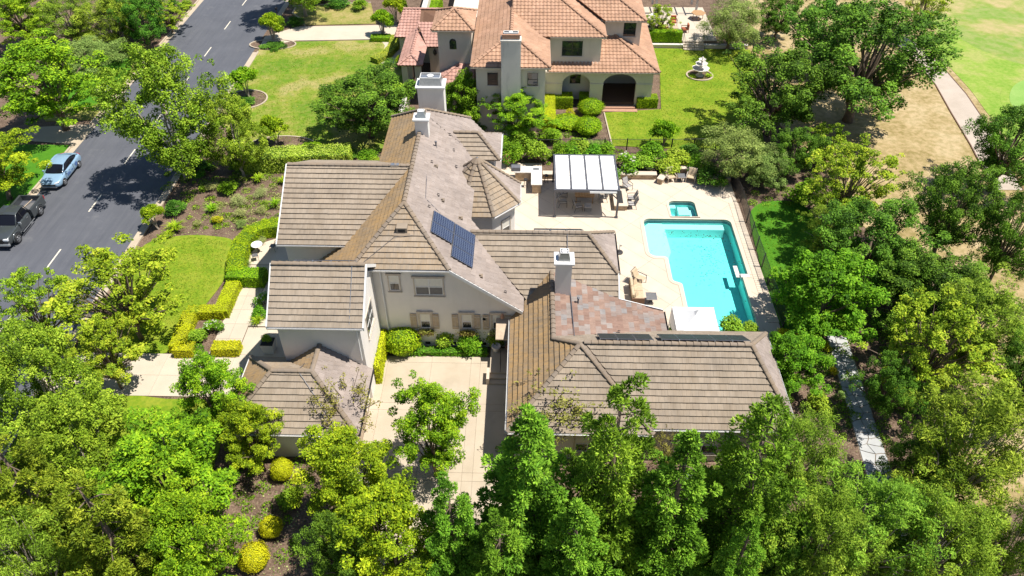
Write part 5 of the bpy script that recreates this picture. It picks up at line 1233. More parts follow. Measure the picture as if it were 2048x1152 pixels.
# ---- utility pad, mailbox, meter lid
up = thing('utility_pad', 'flat pale concrete utility pad on the verge across the street', 'utility pad', (*G(214, 178)[:2], 0.06))
lbox(up, 'slab', 'walk', -1.0, 1.0, -0.75, 0.75, 0, 0.10, 0.02); lbox(up, 'lid', 'flag', -0.7, 0.7, -0.5, 0.5, 0.10, 0.13)
ml = thing('mailbox', 'dark mailbox on a post beside the neighbour driveway mouth', 'mailbox', (*G(556, 36)[:2], 0))
ltube(ml, 'post', 'brown', [(0, 0, 0), (0, 0, 1.05)], 0.05, 6); mb = MB(); n = 8
mb.xprism([(-0.1, -0.22, 1.05), (0.1, -0.22, 1.05)] + [(0.1 * math.cos(math.pi * i / n), -0.22, 1.2 + 0.1 * math.sin(math.pi * i / n)) for i in range(n + 1)], (0, 0.46, 0)); mb.build('box', M['dark_metal'], ml, local=True)
# ---- fountain
fx, fy, _ = G(1399, 152)
fb = thing('fountain', 'tiered white stone fountain with scalloped bowls on the neighbour lawn', 'fountain', (fx, fy, 0.05))
for nm, r0, z0, z1 in (('lower_bowl', 0.85, 0.55, 0.86), ('middle_bowl', 0.60, 1.15, 1.38), ('upper_bowl', 0.36, 1.66, 1.82)):
    mb = MB(); n = 28
    rings = []
    for rr_, zz in ((0.12, z0), (r0 * 0.6, z0 + 0.05), (r0 * 0.95, z1 - 0.06), (r0 * 1.04, z1), (r0 * 0.94, z1 - 0.02), (r0 * 0.5, z1 - 0.14), (0.02, z1 - 0.16)):
        rings.append([(rr_ * (1 + (0.05 * math.cos(i * 2 * math.pi / n * 7) if rr_ > r0 * 0.9 else 0)) * math.cos(i * 2 * math.pi / n), rr_ * (1 + (0.05 * math.cos(i * 2 * math.pi / n * 7) if rr_ > r0 * 0.9 else 0)) * math.sin(i * 2 * math.pi / n), zz) for i in range(n)])
    for q in range(len(rings) - 1):
        for i in range(n): mb.face([rings[q][i], rings[q][(i + 1) % n], rings[q + 1][(i + 1) % n], rings[q + 1][i]])
    mb.build(nm, M['stone_white'], fb, local=True)
llathe(fb, 'pedestal', 'stone_white', [(0.45, 0), (0.40, 0.08), (0.16, 0.2), (0.22, 0.4), (0.13, 0.56), (0.1, 0.9), (0.15, 1.0), (0.08, 1.16), (0.07, 1.5), (0.11, 1.56), (0.06, 1.67), (0.05, 1.9), (0.12, 1.98), (0.02, 2.12)], 16)
ring = [(fx + 1.35 * math.cos(R(a)), fy + 1.2 * math.sin(R(a))) for a in range(0, 361, 15)]
sheet('fountain_bed', ring[:-1], 0.058, M['mulch']); strip('fountain_bed_edging', ring, 0.16, 0.02, 0.15, M['kerb'])
# ================================================================ NEIGHBOUR TERRACE
te = slab_grid('neighbour_terrace', [13.0, 14.6, 16.2, 17.8, 19.4, 21.2], [80.9, 82.2, 84, 85.8, 88, 90.5], 0.62, M['walk'])
low_wall('low pale retaining wall under the clipped hedge of the neighbour terrace', 13.0, 17.3, 80.2, 80.5, 0.45); low_wall('low pale retaining wall right of the terrace steps', 19.7, 24.5, 80.2, 80.5, 0.45)
sp2 = thing('terrace_steps', 'pale stone steps up to the neighbour terrace', 'steps', (18.5, 80.6, 0))
for i in range(4): mb = MB(); mb.box(17.35, 19.65, 79.6 + i * 0.36, 80.95, 0.02 + i * 0.15, 0.16 + i * 0.15); mb.build('tread', M['walk'], sp2)
for x in (17.4, 18.5, 19.6):
    mb = MB(); mb.tube([(x, 79.6, 0.05), (x, 79.6, 0.95), (x, 80.9, 1.55), (x, 80.9, 0.6)], 0.025, 6); mb.build('handrail', M['dark_metal'], sp2)
tz_ = 0.62
def red_chair(label, x, y, rz):
    t = thing('armchair', label, 'chair', (x, y, tz_), rz, 'red cushioned chairs on the neighbour terrace')
    lbox(t, 'seat', 'rust_fabric', -0.32, 0.32, -0.34, 0.3, 0.25, 0.45, 0.05); lbox(t, 'backrest', 'rust_fabric', -0.32, 0.32, 0.26, 0.44, 0.3, 0.95, 0.06)
    for s in (-1, 1):
        lbox(t, 'armrest', 'brown', s * 0.37 - 0.04, s * 0.37 + 0.04, -0.34, 0.4, 0.56, 0.61)
        for yy in (-0.32, 0.38): ltube(t, 'leg', 'brown', [(s * 0.37, yy, 0), (s * 0.37, yy, 0.57)], 0.025, 6)
red_chair('red armchair on the left of the neighbour terrace facing right', 15.7, 83.4, R(90)); red_chair('red armchair on the neighbour terrace facing left', 17.9, 83.3, R(-90)); red_chair('red chair set back on the neighbour terrace facing the steps', 16.9, 85.3, R(0))
cf = thing('coffee_table', 'low tan coffee table between the red armchairs', 'table', (16.8, 83.6, tz_)); lbox(cf, 'top', 'wood_beige', -0.4, 0.4, -0.4, 0.4, 0.36, 0.42, 0.02)
for a in (-1, 1):
    for b in (-1, 1): lbox(cf, 'leg', 'brown', a * 0.34 - 0.03, a * 0.34 + 0.03, b * 0.34 - 0.03, b * 0.34 + 0.03, 0, 0.36)
for (x, y, r_, lb) in ((14.6, 86.3, 0.5, 'round pale patio table at the far left of the neighbour terrace'), (14.1, 84.6, 0.4, 'round metal patio table nearer the neighbour house wall')):
    t = thing('patio_table', lb, 'table', (x, y, tz_), 0, 'round tables on the neighbour terrace'); llathe(t, 'top', 'stone_white', [(r_, 0.7), (r_ + 0.02, 0.72), (r_, 0.74)], 22); ltube(t, 'stem', 'dark_metal', [(0, 0, 0.03), (0, 0, 0.7)], 0.04); llathe(t, 'base', 'dark_metal', [(0.25, 0), (0.22, 0.03), (0.05, 0.05)], 14)
tt = thing('teak_table', 'hexagonal teak table in tree shade on the neighbour terrace', 'table', (20.0, 87.0, tz_)); llathe(tt, 'top', 'teak', [(0.85, 0.7), (0.87, 0.72), (0.85, 0.75)], 6); 
for a in range(4): ltube(tt, 'leg', 'teak', [(0.55 * math.cos(a * 1.57), 0.55 * math.sin(a * 1.57), 0.7), (0.6 * math.cos(a * 1.57), 0.6 * math.sin(a * 1.57), 0)], 0.04, 6)
wp = thing('timber_pergola', 'pale timber pergola frame at the far edge of the neighbour terrace', 'pergola', (17.6, 88.5, tz_))
for x in (-2.4, 2.4):
    for y in (0, 3.0): lbox(wp, 'post', 'stone_white', x - 0.12, x + 0.12, y - 0.12, y + 0.12, 0, 2.6)
for y in (-0.15, 0.12, 2.9, 3.12): lbox(wp, 'beam', 'wood_beige', -3.0, 3.0, y - 0.04, y + 0.04, 2.6, 2.82)
for i in range(6): x = -2.5 + i; lbox(wp, 'joist', 'wood_beige', x - 0.05, x + 0.05, -0.6, 3.6, 2.83, 3.0)
mb = MB()
# ================================================================ VEHICLES
def loft(sec, name, mat, parent, close=True):
    """sec: list of (y, [(x, z) half profile bottom to top centre])"""
    mb = MB(); rings = []
    for y, pr in sec:
        rings.append([(-x, y, z) for x, z in pr] + [(x, y, z) for x, z in pr[::-1]])
    n = len(rings[0])
    for i in range(len(rings) - 1):
        for k_ in range(n - 1): mb.face([rings[i][k_], rings[i][k_ + 1], rings[i + 1][k_ + 1], rings[i + 1][k_]])
        mb.face([rings[i][n - 1], rings[i][0], rings[i + 1][0], rings[i + 1][n - 1]])
    mb.face(rings[0]); mb.face(rings[-1][::-1])
    o = mb.build(name, mat, parent, smooth=True, local=True)
    bm = bmesh.new(); bm.from_mesh(o.data); bmesh.ops.remove_doubles(bm, verts=bm.verts, dist=1e-4); bmesh.ops.recalc_face_normals(bm, faces=bm.faces); bm.to_mesh(o.data); bm.free()
    o.data.polygons.foreach_set('use_smooth', [True] * len(o.data.polygons))
    m = o.modifiers.new('sub', 'SUBSURF'); m.levels = 1; m.render_levels = 2
    return o
def paint_mat(name, col, metal=0.3):
    m, t, p = nodes(name); p.inputs['Base Color'].default_value = (*col, 1); p.inputs['Roughness'].default_value = 0.28; p.inputs['Metallic'].default_value = metal
    p.inputs['Coat Weight'].default_value = 0.7; p.inputs['Coat Roughness'].default_value = 0.05
    c = ramp(t, noise(t, objc(t), 2.5, 5), [(0.3, [x * 0.92 for x in col]), (0.7, col)]); t.links.new(c, p.inputs['Base Color']); return m
M['paint_blue'] = paint_mat('pale_blue_car_paint', (0.30, 0.46, 0.62), 0.2); M['paint_grey'] = paint_mat('dark_grey_car_paint', (0.075, 0.085, 0.09), 0.35); M['paint_navy'] = paint_mat('blue_car_paint', (0.03, 0.08, 0.30), 0.3)
M['car_glass'] = glass_mat('car_glass', (0.008, 0.009, 0.014), 0.06); [n for n in M['car_glass'].node_tree.nodes if n.type == 'BSDF_PRINCIPLED'][0].inputs['Specular IOR Level'].default_value = 0.3
M['lamp_clear'] = simple('headlamp_lens', (0.75, 0.77, 0.8), 0.1, 0.2, 0.02); M['lamp_red'] = simple('tail_lamp_lens', (0.5, 0.02, 0.02), 0.2, 0, 0.05); M['decal'] = simple('blue_door_decal', (0.08, 0.15, 0.36), 0.5, 0, 0.1)
def wheel(parent, x, y, r_, w_, side):
    mb = MB(); mb.lathe([(r_ * 0.62, -w_ / 2), (r_ * 0.93, -w_ / 2), (r_, -w_ * 0.36), (r_, w_ * 0.36), (r_ * 0.93, w_ / 2), (r_ * 0.62, w_ / 2)], 24, (x, y, r_), 'x'); ty = mb.build('wheel', M['black'], parent, smooth=False, local=True)
    mb = MB(); xo = x + side * (w_ / 2 - 0.01)
    mb.lathe([(r_ * 0.64, -0.02), (r_ * 0.64, 0.012), (r_ * 0.56, 0.012), (r_ * 0.54, -0.02)], 24, (xo, y, r_), 'x')
    for a in range(6):
        c, s = math.cos(a * math.pi / 3), math.sin(a * math.pi / 3); u = Vector((0, c, s)); v = Vector((0, -s, c)); o = Vector((xo, y, r_))
        mb.xprism([o + u * 0.03 - v * 0.035, o + u * r_ * 0.58 - v * 0.028, o + u * r_ * 0.58 + v * 0.028, o + u * 0.03 + v * 0.035], (0.02 * side, 0, 0))
    mb.lathe([(0.06, -0.01), (0.05, 0.03)], 12, (xo, y, r_), 'x'); mb.build('rim', M['steel'], ty, local=True)
def prof(w, zl, zb, crown=0.03, sh=0.86): return [(w * 0.82, zl), (w * 0.97, zl + 0.10), (w, zl + (zb - zl) * 0.5), (w * 0.975, zb - 0.10), (w * sh, zb - 0.005), (w * 0.4, zb + crown * 0.8), (0.02, zb + crown)]
def gprof(wb, wt, zb, zt): return [(wb, zb), (wb * 0.985, zb + 0.03), (wb + (wt - wb) * 0.55, zb + (zt - zb) * 0.6), (wt, zt - 0.06 * (zt - zb)), (wt * 0.86, zt - 0.012), (wt * 0.4, zt + 0.012), (0.02, zt + 0.016)]
def make_car(name, label, loc, rz, paint, full=True, dec=False):
    t = thing(name, label, 'car', loc, rz)
    st_ = [(-2.26, .62, .36, .60), (-2.18, .76, .26, .68), (-1.9, .87, .20, .77), (-1.5, .90, .19, .85), (-1.0, .91, .19, .92), (-0.5, .91, .19, .95), (0.4, .915, .19, .97), (1.2, .915, .20, 1.0), (1.75, .905, .22, 1.03), (2.05, .86, .26, 1.0), (2.2, .78, .34, .92), (2.25, .66, .42, .84)]
    loft([(y, prof(w_, a, b)) for y, w_, a, b in st_], 'body', paint, t)
    gl = [(-1.12, .78, .70, .92, .93), (-0.75, .81, .70, .93, 1.12), (-0.25, .82, .64, .95, 1.37), (0.3, .82, .63, .96, 1.43), (0.9, .82, .62, .97, 1.41), (1.35, .80, .62, .99, 1.30), (1.9, .72, .62, 1.0, 1.03)]
    loft([(y, gprof(a, b, c, d)) for y, a, b, c, d in gl], 'windows', M['car_glass'], t)
    mb = MB(); rows = [(-0.30, 1.385), (0.0, 1.428), (0.4, 1.452), (0.8, 1.445), (1.15, 1.395), (1.3, 1.355)]
    for i in range(len(rows) - 1):
        (y0, z0), (y1, z1) = rows[i], rows[i + 1]; xs = (-0.62, -0.5, -0.25, 0, 0.25, 0.5, 0.62); dz = lambda x: -0.045 * (x / 0.62) ** 2
        for k_ in range(6): mb.face([(xs[k_], y0, z0 + dz(xs[k_])), (xs[k_ + 1], y0, z0 + dz(xs[k_ + 1])), (xs[k_ + 1], y1, z1 + dz(xs[k_ + 1])), (xs[k_], y1, z1 + dz(xs[k_]))])
    mb.build('roof', paint, t, smooth=True, local=True)
    for s in (-1, 1):
        mb = MB(); mb.tube([(s * .80, -1.12, .93), (s * .70, -0.55, 1.22), (s * .635, -0.25, 1.375), (s * .635, 0.4, 1.425), (s * .635, 1.0, 1.40), (s * .66, 1.4, 1.28), (s * .74, 1.9, 1.03)], 0.035, 6); mb.build('roof_pillar', paint, t, smooth=True, local=True)
        mb = MB(); mb.tube([(s * .82, 0.45, .96), (s * .645, 0.4, 1.42)], 0.03, 6); mb.build('door_pillar', M['black'], t, local=True)
        mb = MB(); mb.box(min(s * .88, s * 1.05), max(s * .88, s * 1.05), -0.85, -0.72, .93, 1.06); bevel(mb.build('mirror', paint, t, local=True), 0.03)
        mb = MB(); mb.xprism([(s * .45, -2.23, .60), (s * .80, -2.08, .66), (s * .84, -1.9, .74), (s * .5, -2.17, .70)], (0, -0.03, 0.02)); mb.build('headlight', M['lamp_clear'], t, local=True)
        mb = MB(); mb.xprism([(s * .5, 2.2, .86), (s * .84, 2.08, .84), (s * .84, 2.0, .96), (s * .5, 2.18, .95)], (0, 0.05, 0.0)); mb.build('tail_light', M['lamp_red'], t, local=True)
        for y in (-1.38, 1.36): wheel(t, s * .80, y, .33, .22, s)
        for y in (-0.28, 0.62):
            mb = MB(); mb.box(min(s * .905, s * .935), max(s * .905, s * .935), y, y + 0.16, .80, .83); mb.build('door_handle', paint, t, local=True)
        for y in (-0.95, 0.45):
            mb = MB(); mb.box(min(s * .90, s * .921), max(s * .90, s * .921), y, y + 0.012, .35, .95); mb.build('door_seam', M['black'], t, local=True)
        if dec:
            mb = MB(); n = 14; mb.xprism([(s * .921, 0.95 + 0.2 * math.cos(2 * math.pi * i / n), .66 + 0.17 * math.sin(2 * math.pi * i / n)) for i in range(n)], (s * 0.006, 0, 0)); mb.build('decal', M['decal'], t, local=True)
            for (ya, yb, za, zb) in ((-0.75, -0.15, .52, .60), (-0.7, -0.3, .66, .70), (0.0, 0.3, .56, .64)):
                mb = MB(); mb.box(min(s * .921, s * .927), max(s * .921, s * .927), ya, yb, za, zb); mb.build('decal', M['decal'], t, local=True)
    lbox(t, 'grille', 'black', -0.55, 0.55, -2.275, -2.20, .44, .58, 0.02); lbox(t, 'bumper_lip', 'steel', -0.6, 0.6, -2.29, -2.22, .30, .33)
    lbox(t, 'number_plate', 'white', -0.26, 0.26, 2.245, 2.27, .62, .74)
    return t
make_car('parked_car', 'pale blue hatchback with door decals parked across the street', (-39.95, 53.45, 0.01), R(1), M['paint_blue'], dec=True)
def make_truck(label, loc, rz):
    t = thing('pickup_truck', label, 'truck', loc, rz); p = M['paint_grey']
    st_ = [(-2.82, .74, .45, .92), (-2.74, .88, .38, 1.02), (-2.3, .95, .34, 1.10), (-1.5, .97, .33, 1.14), (-1.2, .97, .33, 1.16), (0.2, .97, .33, 1.18), (0.75, .97, .33, 1.18)]
    loft([(y, prof(w_, a, b, 0.04, 0.9)) for y, w_, a, b in st_], 'cab_body', p, t)
    gl = [(-1.35, .84, .74, 1.14, 1.15), (-0.95, .86, .70, 1.15, 1.48), (-0.6, .86, .68, 1.16, 1.78), (0.0, .86, .68, 1.17, 1.83), (0.5, .86, .68, 1.18, 1.80), (0.68, .84, .68, 1.18, 1.2)]
    loft([(y, gprof(a, b, c, d)) for y, a, b, c, d in gl], 'windows', M['car_glass'], t)
    mb = MB(); rows = [(-0.66, 1.77), (-0.4, 1.835), (0.1, 1.855), (0.45, 1.83), (0.58, 1.78)]
    for i in range(len(rows) - 1):
        (y0, z0), (y1, z1) = rows[i], rows[i + 1]; xs = (-0.69, -0.55, -0.25, 0, 0.25, 0.55, 0.69); dz = lambda x: -0.05 * (x / 0.69) ** 2
        for k_ in range(6): mb.face([(xs[k_], y0, z0 + dz(xs[k_])), (xs[k_ + 1], y0, z0 + dz(xs[k_ + 1])), (xs[k_ + 1], y1, z1 + dz(xs[k_ + 1])), (xs[k_], y1, z1 + dz(xs[k_]))])
    mb.build('roof', p, t, smooth=True, local=True)
    lbox(t, 'bed_floor', 'grey_metal', -0.82, 0.82, 0.78, 2.72, .62, .68)
    for s in (-1, 1):
        o = lbox(t, 'bed_side', p, min(s * .80, s * .97), max(s * .80, s * .97), 0.78, 2.78, .42, 1.2, 0.05)
        mb = MB(); mb.tube([(s * .84, -1.33, 1.15), (s * .71, -0.62, 1.76), (s * .70, 0.1, 1.82), (s * .70, 0.5, 1.79), (s * .83, 0.7, 1.19)], 0.045, 6); mb.build('roof_pillar', p, t, smooth=True, local=True)
        mb = MB(); mb.tube([(s * .875, -0.3, 1.17), (s * .70, -0.3, 1.81)], 0.035, 6); mb.build('door_pillar', M['black'], t, local=True)
        mb = MB(); mb.box(min(s * .95, s * 1.18), max(s * .95, s * 1.18), -1.15, -1.02, 1.15, 1.36); bevel(mb.build('mirror', M['steel'], t, local=True), 0.04)
        lbox(t, 'headlight', 'lamp_clear', min(s * .50, s * .88), max(s * .50, s * .88), -2.85, -2.68, .84, 1.0, 0.03)
        lbox(t, 'tail_light', 'lamp_red', min(s * .80, s * .975), max(s * .80, s * .975), 2.77, 2.84, .82, 1.12, 0.02)
        lbox(t, 'side_step', 'steel', min(s * .96, s * 1.03), max(s * .96, s * 1.03), -1.1, 0.7, .40, .45, 0.015)
        lbox(t, 'door_handle', 'steel', min(s * .965, s * 1.0), max(s * .965, s * 1.0), -0.1, 0.1, .98, 1.02)
        for y in (-1.85, 1.75):
            wheel(t, s * .87, y, .40, .27, s)
            mb = MB(); mb.tube([(s * .95, y + 0.52 * math.cos(R(a)), .42 + 0.52 * math.sin(R(a))) for a in range(0, 181, 20)], 0.06, 6); mb.build('wheel_arch', p, t, smooth=True, local=True)
    lbox(t, 'tailgate', p, -0.80, 0.80, 2.70, 2.79, .52, 1.18, 0.03); lbox(t, 'bulkhead', p, -0.80, 0.80, 0.76, 0.82, .6, 1.2); lbox(t, 'grille', 'black', -0.46, 0.46, -2.88, -2.76, .66, 1.0, 0.02); lbox(t, 'front_bumper', 'steel', -0.9, 0.9, -2.95, -2.76, .42, .62, 0.05); lbox(t, 'rear_bumper', 'steel', -0.9, 0.9, 2.80, 2.96, .42, .58, 0.04)
    mb = MB(); mb.tube([(-0.35, 0.95, .72), (0.15, 2.5, .95)], 0.03, 6); mb.build('load', M['wood_beige'], t, local=True)
    lbox(t, 'load', 'screen', -0.3, 0.5, 1.2, 2.3, .69, .78)
make_truck('dark grey pickup truck parked at the left edge of the picture', (-39.95, 46.1, 0.01), R(1))
make_car('blue_car', 'blue car in the neighbour courtyard, only its front in view', (-6.6, 91.0, 0.05), R(0), M['paint_navy'])
# ================================================================ VEGETATION
def leaf_obj_mesh(name, P, Nn, size, tint, mat, aspect=0.6, axis=None, seed=0):
    """P centres, Nn normals (n,3), size (n): one diamond leaf per row"""
    rs = np.random.RandomState(seed); n = len(P)
    r = rs.normal(size=(n, 3)) if axis is None else axis + rs.normal(size=(n, 3)) * 0.25
    a = r - Nn * np.sum(r * Nn, axis=1, keepdims=True); a /= np.linalg.norm(a, axis=1, keepdims=True) + 1e-9
    b = np.cross(Nn, a); h = (size * 0.5)[:, None]; wd = (size * 0.5 * aspect)[:, None]
    V = np.empty((n, 4, 3), dtype=np.float32)
    V[:, 0] = P - a * h; V[:, 1] = P + b * wd + a * h * 0.15 - Nn * wd * 0.25; V[:, 2] = P + a * h; V[:, 3] = P - b * wd + a * h * 0.15 - Nn * wd * 0.25
    me = bpy.data.meshes.new(name); me.vertices.add(4 * n); me.vertices.foreach_set('co', V.reshape(-1))
    me.loops.add(4 * n); me.loops.foreach_set('vertex_index', np.arange(4 * n, dtype=np.int32))
    me.polygons.add(n); me.polygons.foreach_set('loop_start', np.arange(0, 4 * n, 4, dtype=np.int32)); me.polygons.foreach_set('loop_total', np.full(n, 4, dtype=np.int32))
    at_ = me.attributes.new('tint', 'FLOAT', 'FACE'); at_.data.foreach_set('value', np.clip(tint, 0, 1).astype(np.float32))
    me.materials.append(mat); me.update(calc_edges=True)
    return me
def unit(rs, n):
    v = rs.normal(size=(n, 3)); return v / np.linalg.norm(v, axis=1, keepdims=True)
def clump_leaves(C, Rr, n_total, leaf, rs, up=0.35, squash=0.8, lean=0.45, flat=0.8):
    w = Rr ** 2; idx = rs.choice(len(C), size=n_total, p=w / w.sum())
    d = unit(rs, n_total); d[:, 2] += up; d /= np.linalg.norm(d, axis=1, keepdims=True)
    rad = Rr[idx] * (0.45 + 0.62 * rs.rand(n_total) ** 0.7)
    P = C[idx] + d * rad[:, None] * np.array([1, 1, squash])
    Nn = d * lean + unit(rs, n_total) * 0.75 + np.array([0, 0, flat]); Nn /= np.linalg.norm(Nn, axis=1, keepdims=True)
    ct = rs.normal(0, 0.16, size=len(C))
    tint = 0.5 + ct[idx] + rs.normal(0, 0.2, size=n_total)
    size = leaf * (0.42 + 1.05 * rs.rand(n_total))
    return P, Nn, size, tint
def limbs(mb, base, targets, r0, rs, seg=3):
    for t in targets:
        t = Vector(t); b = Vector(base); pts = [b]; rd = [r0 * 0.55]
        for i in range(1, seg + 1):
            f = i / seg; q = b.lerp(t, f) + Vector((rs.normal(0, 0.12), rs.normal(0, 0.12), 0.35 * math.sin(f * 3.0) * 0.6)) * (1 if i < seg else 0.3)
            pts.append(q); rd.append(max(0.012, r0 * 0.55 * (1 - f) + 0.015))
        mb.tube(pts, rd, 5, cap=False)
PROTO = {}
def proto_tree(key, name, cat, trunk_mb, crown_me, bark='bark', dims=(1, 1)):
    t = thing(name, '', cat, (0, 0, 0))
    tr = trunk_mb.build('trunk', M[bark], t, smooth=True, local=True)
    c = bpy.data.objects.new('crown', crown_me); link(c, t)
    PROTO[key] = (t, dims); return t
USED = set()
def make_broad(key, name, mat, Rr, H, trunk, K, leaf, n, seed, aspect=0.65, bark='bark', cl=0.27, fill=0.35, top=1.0, squash=0.8, droop=0.0, lumps=0.28, nl=14, tr=0.16, egg=0.0):
    rs = np.random.RandomState(seed); Hc = H - trunk; zc = trunk + Hc * 0.5
    d = unit(rs, K); f = (fill + (1 - fill) * rs.rand(K)) ** 0.6
    ph = rs.rand(6) * 6.28; az = np.arctan2(d[:, 1], d[:, 0])
    lump = 1 + lumps * np.sin(az * 2 + ph[0]) * np.sin(d[:, 2] * 3 + ph[1]) + lumps * 0.7 * np.sin(az * 5 + ph[2] + d[:, 2] * 4)
    Rz = Rr * (1 - egg * (d[:, 2]))                                    # egg > 0 narrows the top
    cr = Rr * cl * (0.6 + 0.75 * rs.rand(K)); A = np.maximum(Rz * lump, 0.4) - cr * 0.5
    C = np.stack([d[:, 0] * A * f, d[:, 1] * A * f, zc + d[:, 2] * (Hc * 0.5 - cr * 0.5) * f * (0.9 + 0.1 * lump)], 1)
    P, Nn, sz, ti = clump_leaves(C, cr, n, leaf, rs, squash=squash)
    if droop: P[:, 2] -= droop * rs.rand(n) ** 2 * leaf * 6
    me = leaf_obj_mesh(key + '_crown', P.astype(np.float32), Nn, sz, ti, mat, aspect, seed=seed)
    mb = MB(); z1 = trunk + Hc * 0.3
    mb.tube([(0, 0, -0.1), (0.04, 0.02, trunk * 0.5), (rs.normal(0, 0.15), rs.normal(0, 0.15), trunk), (rs.normal(0, 0.2), rs.normal(0, 0.2), trunk + Hc * 0.55)], [tr * 1.5, tr * 1.05, tr * 0.9, tr * 0.3], 8)
    ids = rs.choice(K, size=min(nl, K), replace=False)
    for i in ids: limbs(mb, (0, 0, trunk * (0.8 + 0.5 * rs.rand())), [C[i]], tr, rs)
    return proto_tree(key, name, 'tree', mb, me, bark, (2 * Rr, H))
def make_conifer(key, name, mat, Rr, H, n, seed, leaf=0.2, aspect=0.33, levels=13, bark='bark', power=0.6, droop=0.10, tuft=0.62):
    """tapering evergreen built of dense rounded tufts on whorled branches"""
    rs = np.random.RandomState(seed); C = []; cr = []; D = []; mb = MB()
    mb.tube([(0, 0, -0.1), (0, 0, H * 0.5), (0, 0, H * 0.93)], [0.30, 0.18, 0.03], 8)
    for i in range(levels):
        f = (i + 0.5) / levels; z = H * (0.06 + 0.89 * f); rad = Rr * (1 - f) ** power * (0.8 + 0.4 * rs.rand())
        nb = max(2, int(round(8 * (1 - f) ** 0.8 + 2))); a0 = rs.rand() * 6.28
        for b in range(nb):
            a = a0 + b * 6.28 / nb + rs.normal(0, 0.22); rr_ = rad * (0.62 + 0.5 * rs.rand()); dz = rs.normal(0, 0.22)
            mb.tube([(0, 0, z), (0.5 * rr_ * math.cos(a), 0.5 * rr_ * math.sin(a), z - 0.02), (0.95 * rr_ * math.cos(a), 0.95 * rr_ * math.sin(a), z - droop * rr_ + dz)], [0.05, 0.03, 0.012], 4, cap=False)
            for g in (0.45, 0.75, 1.0):
                if g < 0.5 and rr_ < 1.4: continue
                C.append(np.array([rr_ * g * math.cos(a), rr_ * g * math.sin(a), z - droop * rr_ * g + dz * g]) + rs.normal(0, 0.1, 3)); cr.append(tuft * (0.55 + 0.55 * rs.rand()) * (0.6 + 0.4 * (1 - f))); D.append([math.cos(a), math.sin(a), 0.75])
    C.append(np.array([0, 0, H * 0.94])); cr.append(tuft * 0.5); D.append([0, 0, 1.0])
    C = np.array(C); cr = np.array(cr); D = np.array(D); w_ = cr ** 2; idx = rs.choice(len(C), size=n, p=w_ / w_.sum())
    d = unit(rs, n); d[:, 2] += 0.4; d += D[idx] * 0.25; d /= np.linalg.norm(d, axis=1, keepdims=True)
    P = C[idx] + d * (cr[idx] * (0.55 + 0.5 * rs.rand(n) ** 0.6))[:, None] * np.array([1, 1, 1.05])
    ax = d + D[idx] * 0.3 + rs.normal(size=(n, 3)) * 0.35; ax /= np.linalg.norm(ax, axis=1, keepdims=True)
    rn = unit(rs, n) * 0.8 + np.array([0.25, 0, 0.9]) + d * 0.4; Nn = rn - ax * np.sum(rn * ax, axis=1, keepdims=True) * 0.75; Nn /= np.linalg.norm(Nn, axis=1, keepdims=True)
    ct = rs.normal(0, 0.16, len(C)); ti = 0.5 + ct[idx] + rs.normal(0, 0.17, n)
    me = leaf_obj_mesh(key + '_crown', P.astype(np.float32), Nn, leaf * (0.6 + 0.8 * rs.rand(n)), ti, mat, aspect, axis=ax, seed=seed)
    return proto_tree(key, name, 'tree', mb, me, bark, (2 * Rr, H))
def make_vase(key, name, mat, Rr, H, n, seed, leaf=0.16):
    rs = np.random.RandomState(seed); K = 26; a = rs.rand(K) * 6.28; f = rs.rand(K) ** 0.5
    C = np.stack([Rr * 0.8 * f * np.cos(a), Rr * 0.8 * f * np.sin(a), H * (0.80 - 0.30 * f ** 2) + rs.normal(0, 0.12, K)], 1); cr = np.full(K, Rr * 0.30)
    P, Nn, sz, ti = clump_leaves(C, cr, n, leaf, rs, up=0.6, flat=0.1)
    ax = np.stack([P[:, 0] * 0.4, P[:, 1] * 0.4, np.ones(n)], 1)
    me = leaf_obj_mesh(key + '_crown', P.astype(np.float32), Nn, sz * 1.3, ti, mat, 0.35, axis=ax, seed=seed); mb = MB()
    for i in range(6):
        t = C[i * 4]; mb.tube([(0.08 * math.cos(i), 0.08 * math.sin(i), -0.05), (t[0] * 0.35, t[1] * 0.35, H * 0.35), (t[0] * 0.9, t[1] * 0.9, t[2])], [0.05, 0.04, 0.012], 6, cap=False)
    return proto_tree(key, name, 'tree', mb, me, 'bark_pale', (2 * Rr, H))
